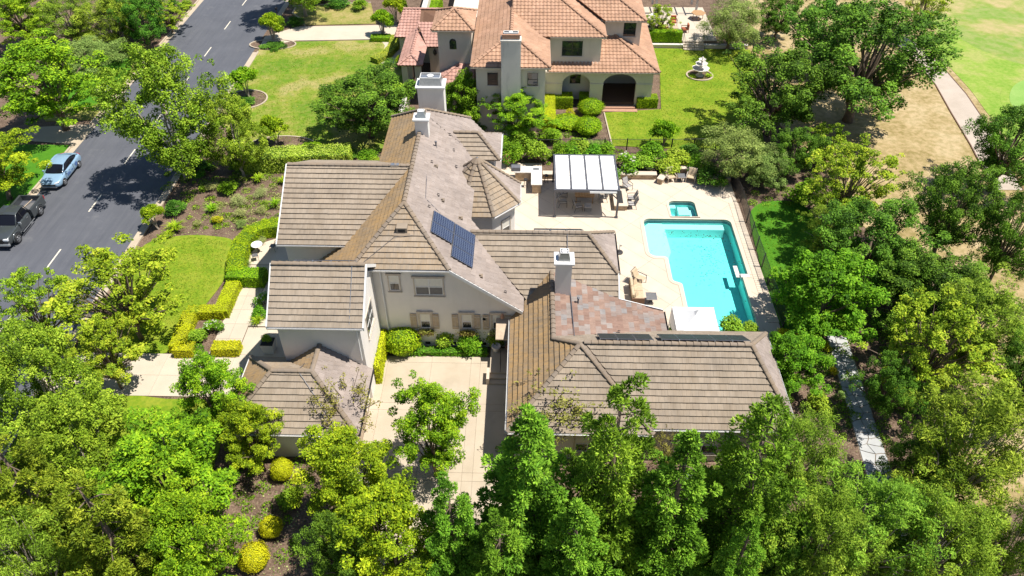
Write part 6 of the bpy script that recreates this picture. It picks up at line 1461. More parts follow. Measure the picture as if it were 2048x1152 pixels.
def make_shrub(key, name, mat, n, seed, leaf=0.12, aspect=0.6, ball=False, K=16, flowers=None, nf=0, up=0.4):
    """unit shrub: width 2 m, height 1.6 m"""
    rs = np.random.RandomState(seed)
    if ball:
        d = unit(rs, n); d[:, 2] = np.abs(d[:, 2]) * 1.05 - 0.25; d /= np.linalg.norm(d, axis=1, keepdims=True)
        lumpy = 1 + 0.07 * np.sin(d[:, 0] * 5 + seed) * np.sin(d[:, 1] * 4 + 1) + 0.05 * np.sin(d[:, 2] * 9 + d[:, 0] * 7)
        P = d * ((0.9 + 0.14 * rs.rand(n) ** 2) * lumpy)[:, None] * np.array([1, 1, 0.84]) + np.array([0, 0, 0.74]); Nn = d + unit(rs, n) * 0.55; Nn /= np.linalg.norm(Nn, axis=1, keepdims=True)
        sz = leaf * (0.7 + 0.6 * rs.rand(n)); ti = 0.5 + rs.normal(0, 0.24, n)
    else:
        a = rs.rand(K) * 6.28; f = rs.rand(K) ** 0.5; C = np.stack([0.68 * f * np.cos(a), 0.68 * f * np.sin(a), 0.45 + 0.75 * (1 - f ** 2) * (0.6 + 0.6 * rs.rand(K))], 1); cr = 0.26 + 0.2 * rs.rand(K)
        P, Nn, sz, ti = clump_leaves(C, cr, n, leaf, rs, up=up); P[:, 2] = np.maximum(P[:, 2], 0.02)
    t = thing(name, '', 'shrub', (0, 0, 0))
    mb = MB()
    if ball: mb.lathe([(0.3, 0.02), (0.75, 0.22), (0.86, 0.7), (0.72, 1.18), (0.35, 1.45), (0.05, 1.52)], 14); mb.build('twigs', M['goldcore' if mat == L['gold'] else 'greencore'], t, local=True)
    else:
        for i in range(7):
            q = C[i % K]; mb.tube([(0.06 * math.cos(i * 2.2), 0.06 * math.sin(i * 2.2), -0.04), (q[0] * 0.5, q[1] * 0.5, q[2] * 0.6), tuple(q)], [0.03, 0.02, 0.008], 5, cap=False)
        mb.build('twigs', M['bark'], t, local=True)
    me = leaf_obj_mesh(key + '_leaves', P.astype(np.float32), Nn, sz, ti, mat, aspect, seed=seed); link(bpy.data.objects.new('foliage', me), t)
    if flowers is not None:
        idx = rs.choice(n, nf); d = unit(rs, nf); Q = P[idx] * np.array([1.05, 1.05, 1.05]) + d * 0.04
        Qs = np.repeat(Q, 5, axis=0) + unit(rs, nf * 5) * 0.05; N2 = unit(rs, nf * 5) + np.array([0, 0, 0.8]); N2 /= np.linalg.norm(N2, axis=1, keepdims=True)
        me2 = leaf_obj_mesh(key + '_flowers', Qs.astype(np.float32), N2, np.full(nf * 5, 0.11), 0.5 + rs.normal(0, 0.2, nf * 5), flowers, 0.9, seed=seed); link(bpy.data.objects.new('blossom', me2), t)
    PROTO[key] = (t, (2.0, 1.6)); return t
def make_tuft(key, name, mat, nb, seed, wd=0.05, h=0.9, spread=0.75):
    rs = random.Random(seed); mb = MB()
    for i in range(nb):
        a = rs.uniform(0, 6.28); L_ = rs.uniform(0.6, 1.1); sp_ = spread * rs.uniform(0.3, 1.1); c, s = math.cos(a), math.sin(a); tn = rs.gauss(0.5, 0.2); q = []
        for j in range(5):
            f = j / 4; r_ = sp_ * f ** 1.4; z = h * L_ * (1.35 * f - 0.75 * f * f) * 1.2; w_ = wd * (1 - 0.8 * f); q.append(((r_ * c - w_ * s, r_ * s + w_ * c, z), (r_ * c + w_ * s, r_ * s - w_ * c, z)))
        for j in range(4): mb.face([q[j][0], q[j][1], q[j + 1][1], q[j + 1][0]], min(1, max(0, tn)))
    t = thing(name, '', 'plant', (0, 0, 0)); mb.build('blades', mat, t, local=True); PROTO[key] = (t, (1.6, 0.8)); return t
def mpp(x, y, z):
    r_ = x * _cy + y * _sy; f = -x * _sy + y * _cy; return (f * _cp - (z - CAM_H) * _sp) / F_PX
def plant(key, cx, cy, wpx, h, label, frac=0.56, group=None, rz=None, deep=1.0, wm=None):
    """stand a copy so that the middle of its crown is seen at picture point (cx, cy)"""
    src, (w0, h0) = PROTO[key]; x, y, _ = G(cx, cy, h * frac); w_ = wm if wm else wpx * mpp(x, y, h * frac)
    rr_ = rng.uniform(0, 6.28) if rz is None else rz; sc = (w_ / w0, w_ / w0 * deep, h / h0)
    if key not in USED:
        USED.add(key); src.location = (x, y, 0); src.rotation_euler = (0, 0, rr_); src.scale = sc; o = src
    else: o = copy_tree(src, (x, y, 0), rr_, sc)
    o['label'] = label
    if group: o['group'] = group
    elif 'group' in o: del o['group']
    return o
make_broad('maple1', 'maple_tree', L['maple'], 3.2, 8.0, 1.3, 230, 0.16, 32000, 1, aspect=0.5, cl=0.14, fill=0.42, egg=0.18, lumps=0.38, squash=0.55)
make_broad('maple2', 'maple_tree', L['maple'], 3.0, 8.4, 1.2, 220, 0.16, 31000, 2, aspect=0.5, cl=0.14, fill=0.45, egg=0.25, lumps=0.44, squash=0.55)
make_broad('plane1', 'plane_tree', L['plane'], 4.0, 9.4, 1.2, 330, 0.155, 44000, 3, bark='bark_pale', cl=0.12, fill=0.5, lumps=0.34, egg=0.12)
make_broad('lime1', 'honey_locust_tree', L['lime'], 3.4, 7.0, 1.3, 170, 0.14, 17000, 5, cl=0.11, fill=0.4, lumps=0.42, nl=60, tr=0.10, squash=0.5)
make_broad('lime2', 'honey_locust_tree', L['lime'], 3.2, 7.2, 1.3, 170, 0.14, 17000, 6, cl=0.11, fill=0.4, lumps=0.44, nl=60, tr=0.10, squash=0.5)
make_broad('oak1', 'oak_tree', L['oak'], 4.2, 9.0, 1.9, 340, 0.145, 44000, 7, cl=0.11, fill=0.5, lumps=0.36, nl=34, tr=0.24)
make_broad('oak2', 'oak_tree', L['oak'], 3.8, 8.0, 1.5, 280, 0.145, 38000, 8, cl=0.115, fill=0.48, lumps=0.42, nl=34, tr=0.2)
make_broad('olive', 'olive_tree', L['olive'], 2.8, 5.5, 0.6, 180, 0.16, 24000, 9, aspect=0.3, cl=0.16, fill=0.5, lumps=0.36)
make_broad('fine1', 'acacia_tree', L['fine'], 3.6, 8.5, 1.2, 270, 0.19, 32000, 10, aspect=0.28, bark='bark_pale', cl=0.13, fill=0.4, lumps=0.4, nl=60, tr=0.12)
make_broad('fine2', 'acacia_tree', L['fine'], 3.4, 8.0, 1.0, 260, 0.19, 30000, 11, aspect=0.28, bark='bark_pale', cl=0.13, fill=0.4, lumps=0.46, nl=60, tr=0.12)
make_broad('pear1', 'pear_tree', L['shrub'], 2.6, 6.0, 0.9, 180, 0.145, 26000, 12, cl=0.15, fill=0.5, egg=0.15, lumps=0.36)
make_broad('sparse', 'young_tree', L['brown'], 2.6, 6.0, 1.6, 130, 0.12, 2900, 13, cl=0.11, fill=0.3, nl=70, tr=0.07)
make_conifer('red1', 'redwood_tree', L['redwood'], 2.8, 13.0, 58000, 21, levels=15, power=0.62)
make_conifer('red2', 'redwood_tree', L['redwood'], 3.0, 12.0, 58000, 22, levels=13, power=0.55, tuft=0.68)
make_conifer('bronze', 'cedar_tree', L['bronze'], 3.4, 11.0, 50000, 23, levels=11, power=0.45, tuft=0.6)
make_vase('vase', 'crape_myrtle', L['maple'], 1.3, 3.0, 7500, 31)
make_shrub('shrub', 'shrub', L['shrub'], 2600, 41); make_shrub('shrub2', 'shrub', L['plane'], 2400, 42, leaf=0.13); make_shrub('ball', 'clipped_ball_shrub', L['hedge'], 3800, 43, 0.10, ball=True); make_shrub('goldball', 'golden_ball_shrub', L['gold'], 3800, 44, 0.10, ball=True)
make_shrub('yellow', 'yellow_shrub', L['yellow'], 1500, 45); make_shrub('sage', 'sage_plant', L['sage'], 1500, 46, 0.12, 0.25); make_shrub('rose', 'rose_bush', L['shrub'], 1500, 47, flowers=L['petal'], nf=46); make_shrub('pink', 'flowering_shrub', L['shrub'], 1500, 48, flowers=L['pink'], nf=90)
make_shrub('olivesh', 'juniper_shrub', L['olive'], 2600, 49, 0.12, 0.3); make_shrub('dark', 'evergreen_shrub', L['oak'], 2600, 50, 0.12); make_shrub('orange', 'orange_flower_shrub', L['shrub'], 900, 51, flowers=L['orange'], nf=110)
make_tuft('tuft', 'daylily_clump', L['blade'], 110, 61); make_tuft('tuft2', 'ornamental_grass', L['olive'], 130, 62, 0.025)
# ---- trees, each placed where it stands
T = plant
T('maple1', 88, 160, 215, 9.0, 'bright green maple across the street, the farther of two at the left edge', group='maples across the street')
T('maple2', -24, 318, 165, 7.0, 'bright green maple across the street overhanging the parked pickup', group='maples across the street')
T('maple1', 40, 35, 120, 6.5, 'bright green tree in the top left corner of the picture')
T('fine1', 135, 35, 125, 6.0, 'olive green feathery tree right of the corner maple at the top left')
T('fine2', 215, 40, 130, 6.0, 'feathery green tree in the middle of the thicket at top left')
T('oak2', 285, 40, 95, 6.5, 'dark tree nearest the street in the top left thicket')
T('fine1', 250, 5, 110, 7.0, 'tall feathery tree at the top edge beside the street')
T('olive', 175, 112, 125, 3.6, 'grey green low tree between the maple and the street bed')
T('lime2', 335, 30, 80, 3.6, 'yellow green small tree by the far kerb at the top')
T('shrub', 265, 62, 40, 1.8, 'rounded green shrub by the street bed at top left'); T('olivesh', 232, 112, 40, 1.2, 'silver green juniper on the bare soil across the street'); T('orange', 303, 68, 24, 1.2, 'bush with orange flowers by the far kerb')
T('dark', 350, 8, 40, 1.6, 'dark shrub beside the far kerb at the top edge'); T('shrub2', 372, 6, 26, 1.2, 'small green shrub at the very top beside the street')
T('plane1', 325, 215, 215, 12.0, 'large plane tree leaning over the street on the near side')
T('plane1', 462, 262, 125, 8.0, 'smaller plane tree right of the large one by the front bed')
T('plane1', 592, -75, 150, 10.5, 'tall street tree at the top whose pale trunk shows by the driveway', frac=0.6)
V = 'rounded crape myrtles along the lawns'
T('vase', 490, 162, 68, 3.3, 'rounded crape myrtle on the kerb bed left of the patchy lawn', group=V); T('vase', 541, 50, 60, 3.3, 'rounded crape myrtle at the mouth of the pale driveway', group=V)
T('vase', 763, 42, 52, 3.2, 'rounded crape myrtle at the inner end of the pale driveway', group=V); T('vase', 546, 256, 64, 3.0, 'rounded crape myrtle at the near corner of the patchy lawn', group=V)
T('vase', 306, 432, 54, 2.3, 'small upright crape myrtle at the kerb by the front lawn', group=V); T('vase', 788, 14, 55, 3.6, 'spreading crape myrtle beside the courtyard wall', group=V)
T('oak2', 733, 205, 195, 6.4, 'spreading dark green tree on the patchy lawn beside the tall chimney'); T('shrub2', 800, 185, 60, 3.0, 'light green bush between the lawn tree and the tall chimney')
T('pear1', 930, 195, 95, 5.6, 'upright green tree right of the tall white chimney'); T('maple2', 1033, 222, 115, 4.8, 'small slanting tree in front of the weathered chimney')
T('lime1', 240, 585, 265, 7.6, 'airy yellow green tree between the street and the front lawn'); T('lime2', 62, 625, 150, 7.4, 'airy yellow green tree at the left edge over the street')
T('plane1', 75, 760, 200, 8.5, 'mid green tree at the left edge below the yellow green trees'); T('lime2', 205, 705, 140, 6.0, 'yellow green tree over the street walk')
T('maple1', 425, 790, 150, 7.4, 'bright maple reaching over the walk and the garage wing roof')
T('maple2', 335, 955, 260, 9.0, 'broad bright maple in the lower left, left of the soil path'); T('maple1', 500, 868, 130, 6.0, 'bright maple close to the garage wing gutter')
T('maple1', 385, 1075, 190, 8.0, 'bright maple at the bottom edge left of the golden balls'); T('plane1', 150, 885, 220, 8.0, 'mid green tree left of the broad maple at lower left')
T('bronze', 60, 985, 240, 11.0, 'bronze green cedar at the left edge near the bottom'); T('bronze', 225, 1075, 270, 11.0, 'bronze green cedar in the bottom left, right of the edge cedar'); T('fine2', 40, 1120, 180, 9.0, 'green feathery tree in the bottom left corner')
T('maple2', 862, 850, 165, 8.2, 'upright green maple standing in the garage court')
T('maple1', 695, 955, 205, 8.0, 'full green maple left of the garage court'); T('maple2', 775, 1070, 210, 8.8, 'green maple at the bottom left of the garage court'); T('oak2', 690, 1100, 150, 6.0, 'shaded dark tree beside the golden balls at the bottom')
T('red2', 905, 1065, 170, 9.5, 'short redwood at the bottom of the garage court'); T('red1', 1055, 980, 270, 13.5, 'tall redwood beside the court, left of the roof hip'); T('red2', 1220, 955, 265, 15.0, 'tallest redwood covering the middle of the front wing roof')
T('red1', 1345, 1020, 235, 13.5, 'redwood in front of the front wing window'); T('red2', 1495, 965, 265, 14.0, 'dark redwood at the right end of the front wing'); T('red1', 1145, 1120, 200, 11.0, 'lower redwood at the bottom edge between two tall ones')
T('red2', 1000, 1130, 170, 9.0, 'low redwood at the bottom edge beside the court'); T('red1', 1470, 1140, 150, 10.0, 'low redwood at the bottom edge right of the window redwood')
T('sparse', 1115, 815, 190, 5.4, 'thin half bare young tree over the front wing hip'); T('sparse', 690, 812, 150, 5.2, 'thin half bare young tree over the garage wing hip')
T('sparse', 1330, 905, 90, 4.2, 'thin yellowish sapling by the condenser units')
T('fine1', 1595, 915, 170, 8.0, 'feathery acacia by the house corner left of the flagstone path'); T('fine2', 1740, 1060, 250, 8.5, 'feathery acacia over the end of the flagstone path'); T('fine1', 1640, 1090, 210, 8.5, 'shaded acacia at the bottom edge below the house corner')
T('fine2', 1955, 900, 260, 10.0, 'wide feathery acacia at the right edge near the bottom'); T('fine1', 1880, 1090, 220, 8.0, 'acacia at the bottom right, darker than its neighbours'); T('maple1', 1925, 1105, 120, 4.2, 'small bright green tree in the bottom right')
T('pear1', 1588, 722, 130, 4.4, 'dense green tree against the right end of the front wing'); T('pear1', 1652, 582, 195, 6.6, 'dense green fruit tree beside the pool fence with low forked trunk')
T('oak2', 1780, 775, 110, 5.0, 'dark shaded tree just right of the flagstone path'); T('lime2', 1872, 695, 215, 8.0, 'bright open tree right of the flagstone path with bare twigs')
T('oak1', 1908, 420, 165, 8.8, 'dark green oak standing on the dry grass left of the cart path'); T('oak2', 2025, 290, 150, 8.0, 'dark oak at the right edge over the cart path'); T('oak2', 2030, 470, 130, 8.5, 'shaded oak at the right edge below the cart path')
T('oak1', 1738, 115, 295, 11.5, 'biggest oak, dark and wide, standing on the dry grass at top right'); T('oak2', 1560, 175, 215, 8.5, 'oak left of the biggest oak behind the neighbour lawn'); T('oak2', 1650, 60, 150, 8.0, 'oak behind the biggest oak at the top')
T('olive', 1480, 305, 140, 4.6, 'grey green olive tree at the corner of the pool deck'); T('olive', 1535, 335, 95, 3.6, 'smaller grey green olive tree right of the deck corner')
T('lime1', 1702, 360, 185, 7.8, 'yellow green open tree in front of the dry grass'); T('lime2', 1655, 290, 100, 4.2, 'low yellow green tree below the oaks')
T('oak2', 1745, 485, 210, 7.0, 'dark tree below the yellow green tree right of the side lawn'); T('fine1', 1660, 455, 110, 4.6, 'loose green tree at the right end of the side lawn')
T('oak1', 1880, 590, 220, 6.0, 'low dark oak in the shaded clearing on the right'); T('fine2', 1960, 650, 190, 7.5, 'feathery green tree in the clearing at the right edge'); T('oak2', 1800, 545, 140, 5.0, 'dark low tree behind the dense fruit tree')
T('lime1', 1850, 15, 90, 7.0, 'yellow green tree at the top edge beside the fairway'); T('olive', 1465, 45, 120, 5.5, 'grey green tree shading the neighbour terrace'); T('lime1', 1320, 40, 70, 4.0, 'yellow green small tree left of the neighbour terrace')
T('oak2', 1560, 30, 90, 5.0, 'dark small tree on the dry slope right of the terrace'); T('oak1', 2060, 760, 150, 7.0, 'dark oak cut by the right edge of the picture'); T('oak2', 1590, 300, 100, 5.0, 'dark shaded tree below the oaks behind the deck corner')
T('fine1', 2045, 1085, 150, 8.0, 'feathery acacia cut by the bottom right corner of the picture'); T('oak2', 1560, 1105, 130, 6.0, 'dark low tree at the bottom edge right of the redwoods'); T('oak1', 1850, 930, 150, 5.0, 'dark low oak between the two right hand acacias')
# ---- shrubs behind the deck and elsewhere
SB = [('shrub2', 1045, 275, 70, 1.9, 'light green shrub behind the shrubs of the barbecue island'), ('shrub', 1140, 302, 70, 1.6, 'low green shrub between the fence and the pergola'), ('shrub', 1190, 305, 70, 1.6, 'wide green shrub close behind the pergola'), ('shrub2', 1285, 322, 60, 1.4, 'light green low shrub beside the white roses'), ('shrub2', 1335, 330, 70, 1.4, 'low light green shrub just behind the seat wall'), ('shrub', 1000, 285, 60, 1.6, 'green shrub at the dormer corner of the house'), ('dark', 1380, 300, 60, 1.6, 'dark green shrub along the boundary fence'), ('shrub', 1025, 300, 60, 2.0, 'green shrub behind the barbecue island, nearest the house'), ('pink', 1013, 320, 26, 1.4, 'pink flowering shrub at the house corner'), ('shrub2', 1075, 298, 62, 2.2, 'light green shrub behind the barbecue island'), ('shrub', 1118, 297, 50, 1.7, 'green shrub behind the left half of the pergola'),
      ('shrub2', 1165, 293, 60, 1.8, 'light green shrub behind the middle of the pergola'), ('rose', 1258, 322, 75, 1.9, 'white flowering rose bush right of the pergola'), ('shrub', 1215, 300, 55, 1.7, 'green shrub behind the right end of the pergola'), ('shrub', 1310, 302, 75, 1.9, 'wide green shrub behind the seat wall'), ('shrub2', 1358, 312, 70, 1.7, 'light green shrub behind the tan chairs'), ('shrub', 1400, 325, 60, 1.7, 'green shrub left of the olive tree'),
      ('vase', 1330, 262, 60, 2.8, 'upright light green shrub on the neighbour lawn edge'), ('dark', 1425, 350, 70, 1.8, 'dark shrub under the olive tree'), ('rose', 1235, 345, 30, 1.2, 'small white rose next to the seat wall'), ('yellow', 1265, 345, 25, 0.8, 'small yellow green plant in front of the seat wall bed'),
      ('shrub2', 1467, 650, 62, 1.7, 'leafy bush between the canopy tent and the pool'), ('shrub2', 1503, 655, 42, 1.3, 'low leafy bush at the near corner of the pool'), ('shrub2', 1355, 660, 40, 1.3, 'leafy bush left of the canopy tent'),
      ('shrub', 1640, 655, 0, 0, '') , ('ball', 805, 676, 76, 1.9, 'big rounded bush against the driveway wall'), ('shrub', 766, 684, 36, 1.5, 'slim bush in the corner of the driveway wall'), ('brownv', 0, 0, 0, 0, ''),
      ('shrub2', 895, 672, 60, 1.5, 'vine covered bush below the left shuttered window'), ('shrub', 940, 680, 64, 1.5, 'vine covered bush below the middle shuttered window'), ('shrub2', 988, 676, 50, 1.7, 'vine covered bush below the right shuttered window'),
      ('goldball', 507, 1112, 62, 1.5, 'golden clipped ball nearest the bottom edge'), ('goldball', 541, 1052, 46, 1.2, 'golden clipped ball in the middle of the row of three'), ('goldball', 563, 937, 46, 1.3, 'golden clipped ball by the garage wing wall'), ('yellow', 592, 955, 24, 1.0, 'small yellow shrub beside the farthest golden ball'), ('shrub2', 575, 995, 60, 1.2, 'loose light green shrub between the golden balls'), ('lime1s', 0, 0, 0, 0, ''),
      ('tuft', 350, 452, 48, 0.9, 'broad clump of strap leaves at the edge of the front lawn'), ('tuft', 335, 468, 32, 0.6, 'small clump of strap leaves beside the kerb'), ('tuft', 422, 416, 34, 0.8, 'green strap leaf clump in the middle of the front bed'), ('yellow', 434, 437, 28, 0.8, 'yellow shrub in the middle of the front bed'), ('tuft', 517, 355, 34, 0.8, 'strap leaf clump below the light hedge'), ('tuft', 550, 405, 34, 0.8, 'strap leaf clump beside the left wing gable'), ('sage', 522, 383, 42, 0.9, 'grey sage mound beside the left wing gable'), ('sage', 475, 398, 42, 0.9, 'grey sage mound in the upper front bed'), ('sage', 480, 425, 40, 0.8, 'grey sage mound above the curved hedge'), ('olivesh', 482, 446, 28, 0.7, 'blue green small shrub touching the curved hedge'), ('sage', 395, 446, 24, 0.4, 'low pale plant by the front lawn'), ('tuft', 565, 360, 26, 0.7, 'small strap leaf clump close to the left wing gable'), ('sage', 522, 418, 30, 0.7, 'low sage plant against the left wing'),
      ('dark', 400, 335, 60, 1.1, 'dark low shrub deep in the shade of the large plane tree'), ('shrub', 455, 372, 50, 0.9, 'green low shrub on the shaded soil between the plane trees'), ('dark', 480, 325, 60, 1.1, 'dark low shrub under the smaller plane tree'), ('sage', 425, 372, 40, 0.7, 'grey low plant on the shaded soil near the street'), ('dark', 350, 412, 50, 1.2, 'dark shrub in the shade of the large plane tree'), ('yellow', 355, 425, 0, 0, ''), ('ball', 622, 297, 50, 0.9, 'low rounded shrub at the near edge of the patchy lawn'), ('shrub', 735, 310, 50, 1.4, 'green shrub under the lawn tree by the house'), ('shrub2', 745, 322, 40, 1.0, 'light green shrub at the end of the light hedge'), ('dark', 690, 300, 60, 1.2, 'dark shrub in shade behind the light hedge'), ('sage', 578, 296, 40, 0.5, 'low brown green plant in the lawn corner bed'),
      ('rose', 524, 596, 44, 1.3, 'white rose bush beside the front walk'), ('shrub', 520, 622, 38, 1.0, 'green shrub between the rose bush and the entry landing'), ('tuft', 514, 640, 34, 0.7, 'strap leaf clump by the entry landing'), ('rose', 424, 650, 50, 1.1, 'white rose bush inside the golden hedge'), ('shrub2', 392, 672, 50, 0.9, 'green shrub inside the golden hedge corner'), ('brown', 0, 0, 0, 0, ''), ('sage', 522, 480, 34, 0.7, 'reddish green plant at the patio edge'), ('tuft2', 492, 528, 26, 0.6, 'grassy plant at the lower patio edge'),
      ('ball', 1182, 212, 52, 1.4, 'rounded shrub right of the square hedge block'), ('ball', 1177, 250, 56, 1.5, 'rounded shrub in front of the other round shrub on bare soil'), ('ball', 1135, 242, 60, 0.9, 'low spreading round shrub on the bare soil'), ('yellow', 1140, 222, 22, 0.7, 'small yellow plant among the round shrubs'), ('ball', 812, 120, 44, 1.3, 'rounded dark shrub by the red entry roof'), ('olivesh', 1190, 290, 60, 0.9, 'low juniper in the corner of the bare soil bed'), ('shrub2', 1150, 284, 30, 1.4, 'upright plant at the near edge of the bare soil bed'),
      ('dark', 590, 40, 46, 1.0, 'dark low shrub around the pale street tree trunk'), ('dark', 675, 2, 60, 1.0, 'dark shrub at the top edge above the strip lawn'), ('shrub', 640, -4, 60, 1.0, 'green shrub at the top edge left of the dark one'), ('shrub', 498, 92, 0, 0, ''), ('dark', 545, 90, 56, 0.5, 'low dark ground shrub below the driveway mouth myrtle'), ('dark', 490, 200, 50, 0.6, 'low dark shrub below the kerb bed myrtle'), ('shrub2', 880, 40, 60, 1.8, 'green hedge shrub inside the courtyard wall'), ('yellow', 857, 28, 34, 1.2, 'yellow shrub inside the courtyard wall'), ('shrub', 720, 8, 40, 1.3, 'green shrub behind the strip lawn'), ('dark', 945, 250, 60, 1.4, 'dark shrub between the two houses left of the weathered chimney'), ('shrub', 1100, 270, 60, 1.2, 'green shrub at the foot of the weathered chimney'),
      ('yellow', 1690, 335, 50, 1.6, 'yellow shrub below the biggest oak'), ('yellow', 1650, 690, 30, 0.8, 'small yellow shrub where the flagstones begin'), ('yellow', 1668, 740, 26, 0.7, 'small yellow shrub halfway along the flagstones'), ('olivesh', 1680, 790, 26, 0.6, 'small grey green plant beside the flagstones'), ('dark', 1530, 330, 60, 2.0, 'dark shrub right of the olive trees'), ('shrub', 1622, 385, 90, 2.4, 'rounded shrub at the top of the side lawn'), ('sage', 1560, 350, 30, 0.7, 'small dry plant on the soil by the side lawn'), ('dark', 1675, 530, 70, 2.2, 'dark shrub at the lower end of the side lawn'), ('yellow', 1565, 668, 40, 1.2, 'orange yellow shrub at the end of the pool fence'), ('yellow', 1595, 678, 36, 1.0, 'yellow shrub under the dense fruit tree'), ('shrub2', 1640, 800, 60, 1.4, 'light green shrub near the right house corner'),
      ('dark', 1700, 420, 60, 1.8, 'dark shrub under the yellow green open tree'), ('dark', 1830, 800, 70, 1.6, 'dark shrub in the shade under the bright open tree'), ('dark', 1780, 640, 70, 1.8, 'dark shrub behind the shaded low tree'), ('sage', 1900, 760, 50, 1.0, 'dry grey shrub in the sunny clearing at right'), ('dark', 1990, 820, 80, 1.8, 'dark shrub under the right edge acacia'), ('shrub', 1400, 150, 0, 0, ''), ('tuft', 1385, 152, 22, 0.4, 'small leafy plant left of the fountain foot'), ('tuft', 1418, 150, 22, 0.4, 'small leafy plant right of the fountain foot')]
for kd, cx, cy_, wp, h, lb in SB:
    if wp and kd in PROTO: T(kd, cx, cy_, wp, h, lb)
o = T('shrub2', 540, 665, 26, 0.7, 'leafy plant growing in the tall grey planter', wm=0.8); o.location = PLANTER_TOP
# window boxes with trailing flowers
for i, xx in enumerate((-6.31, -3.64, -1.66)):
    nm = ('left', 'middle', 'right')[i]
    b = thing('window_box', 'flower box under the %s shuttered window' % nm, 'window box', (xx, 33.78, 1.35), 0, 'flower boxes under the shuttered windows'); lbox(b, 'trough', 'brown', -0.5, 0.5, -0.14, 0.14, 0, 0.2)
    rs = np.random.RandomState(70 + i); n = 420; P = np.stack([rs.normal(0, 0.3, n), rs.normal(-0.06, 0.1, n), 0.22 + np.abs(rs.normal(0, 0.1, n)) - 0.3 * rs.rand(n) ** 3], 1); N2 = unit(rs, n) + np.array([0, -0.3, 0.6]); N2 /= np.linalg.norm(N2, axis=1, keepdims=True)
    link(bpy.data.objects.new('flowers', leaf_obj_mesh('boxflowers', P.astype(np.float32), N2, np.full(n, 0.1), 0.5 + rs.normal(0, 0.25, n), L['brown' if i < 2 else 'sage'], 0.7)), b)['kind'] = 'stuff'
# ---- clipped hedges
def hedge(label, path, wd, h, mat, leaf=0.085, dens=420, name='clipped_hedge', seed=0, cat='hedge', z0=0.0, rough=0.03):
    path = [(p[0], p[1]) for p in path]; o = thing(name, label, cat, (path[0][0], path[0][1], z0)); rs = np.random.RandomState(seed + 5)
    core = strip('twigs', path, wd * 0.94, z0 + 0.02, z0 + h * 0.97, M['goldcore' if mat == L['gold'] else 'greencore'], parent=o)
    Ps, Ns = [], []
    pts = [np.array(p) for p in path]
    segs = [(pts[i], pts[i + 1]) for i in range(len(pts) - 1)]
    for k_, (a, b) in enumerate(segs):
        d = b - a; Ln = np.linalg.norm(d); d = d / Ln; q = np.array([-d[1], d[0]]); ext = wd * 0.3
        for kind, area in (('top', (Ln + 2 * ext * 0) * wd), ('l', Ln * h), ('r', Ln * h)):
            n = int(area * dens) + 1; s = rs.rand(n) * (Ln + ext * 2 * (1 if len(segs) > 1 else 0)) - ext * (1 if len(segs) > 1 else 0); s = np.clip(s, 0 if k_ == 0 else -9, Ln if k_ == len(segs) - 1 else 99)
            if kind == 'top':
                u = (rs.rand(n) - 0.5) * wd; P = np.stack([a[0] + d[0] * s + q[0] * u, a[1] + d[1] * s + q[1] * u, np.full(n, h)], 1); N_ = np.tile([0, 0, 1.0], (n, 1))
            else:
                sg = 1 if kind == 'l' else -1; P = np.stack([a[0] + d[0] * s + q[0] * sg * wd / 2, a[1] + d[1] * s + q[1] * sg * wd / 2, rs.rand(n) * h], 1); N_ = np.tile([q[0] * sg, q[1] * sg, 0.1], (n, 1))
            Ps.append(P); Ns.append(N_)
        for end, sg in ((a, -1), (b, 1)):
            if (sg < 0 and k_ == 0) or (sg > 0 and k_ == len(segs) - 1):
                n = int(wd * h * dens) + 1; u = (rs.rand(n) - 0.5) * wd; Ps.append(np.stack([end[0] + q[0] * u, end[1] + q[1] * u, rs.rand(n) * h], 1)); Ns.append(np.tile([d[0] * sg, d[1] * sg, 0.1], (n, 1)))
    P = np.concatenate(Ps); N_ = np.concatenate(Ns); n = len(P); wob = np.sin(P[:, 0] * 2.3 + seed) * np.sin(P[:, 1] * 2.9) * 0.5 + 0.5
    P = P + N_ * (rs.rand(n) * rough * 2 - rough + wob * 0.04)[:, None] + rs.normal(0, 0.015, (n, 3)); P[:, 2] = np.maximum(P[:, 2], 0.03) + z0
    N2 = N_ * 1.1 + unit(rs, n) * 0.5; N2 /= np.linalg.norm(N2, axis=1, keepdims=True)
    P[:, 0] -= path[0][0]; P[:, 1] -= path[0][1]; P[:, 2] -= z0
    me = leaf_obj_mesh('hedge_leaves', P.astype(np.float32), N2, leaf * (0.7 + 0.6 * rs.rand(n)), 0.5 + rs.normal(0, 0.22, n) + (wob - 0.5) * 0.2, mat, 0.6, seed=seed); link(bpy.data.objects.new('foliage', me), o)
    return o
hedge('long pale green hedge between the front bed and the patchy lawn', [(-24.3, 54.9), (-20, 55.4), (-15.4, 55.9)], 1.9, 1.5, L['privet'], 0.13, 260, seed=1, rough=0.12)
hp = [G(a, b, 1.0) for a, b in ((564, 444), (530, 447), (502, 458), (482, 482), (473, 508), (470, 540))]
hedge('curved boxwood hedge round the side patio', hp, 1.25, 1.0, L['hedge'], seed=2); hedge('straight boxwood hedge closing the foot of the side patio', [G(a, b, 1.0) for a, b in ((455, 543), (528, 546))], 1.2, 1.0, L['hedge'], seed=3)
hedge('golden clipped hedge stepping along the front walk', [G(a, b, 0.75) for a, b in ((466, 563), (450, 596), (440, 622))], 0.95, 0.75, L['gold'], seed=4)
hedge('golden clipped hedge crossing between the lawn and the rose bed', [G(a, b, 0.75) for a, b in ((448, 616), (410, 616), (374, 618))], 0.8, 0.7, L['gold'], seed=5); hedge('golden clipped hedge along the lawn side of the rose bed', [G(a, b, 0.75) for a, b in ((378, 622), (366, 655), (350, 692))], 0.9, 0.75, L['gold'], seed=6)
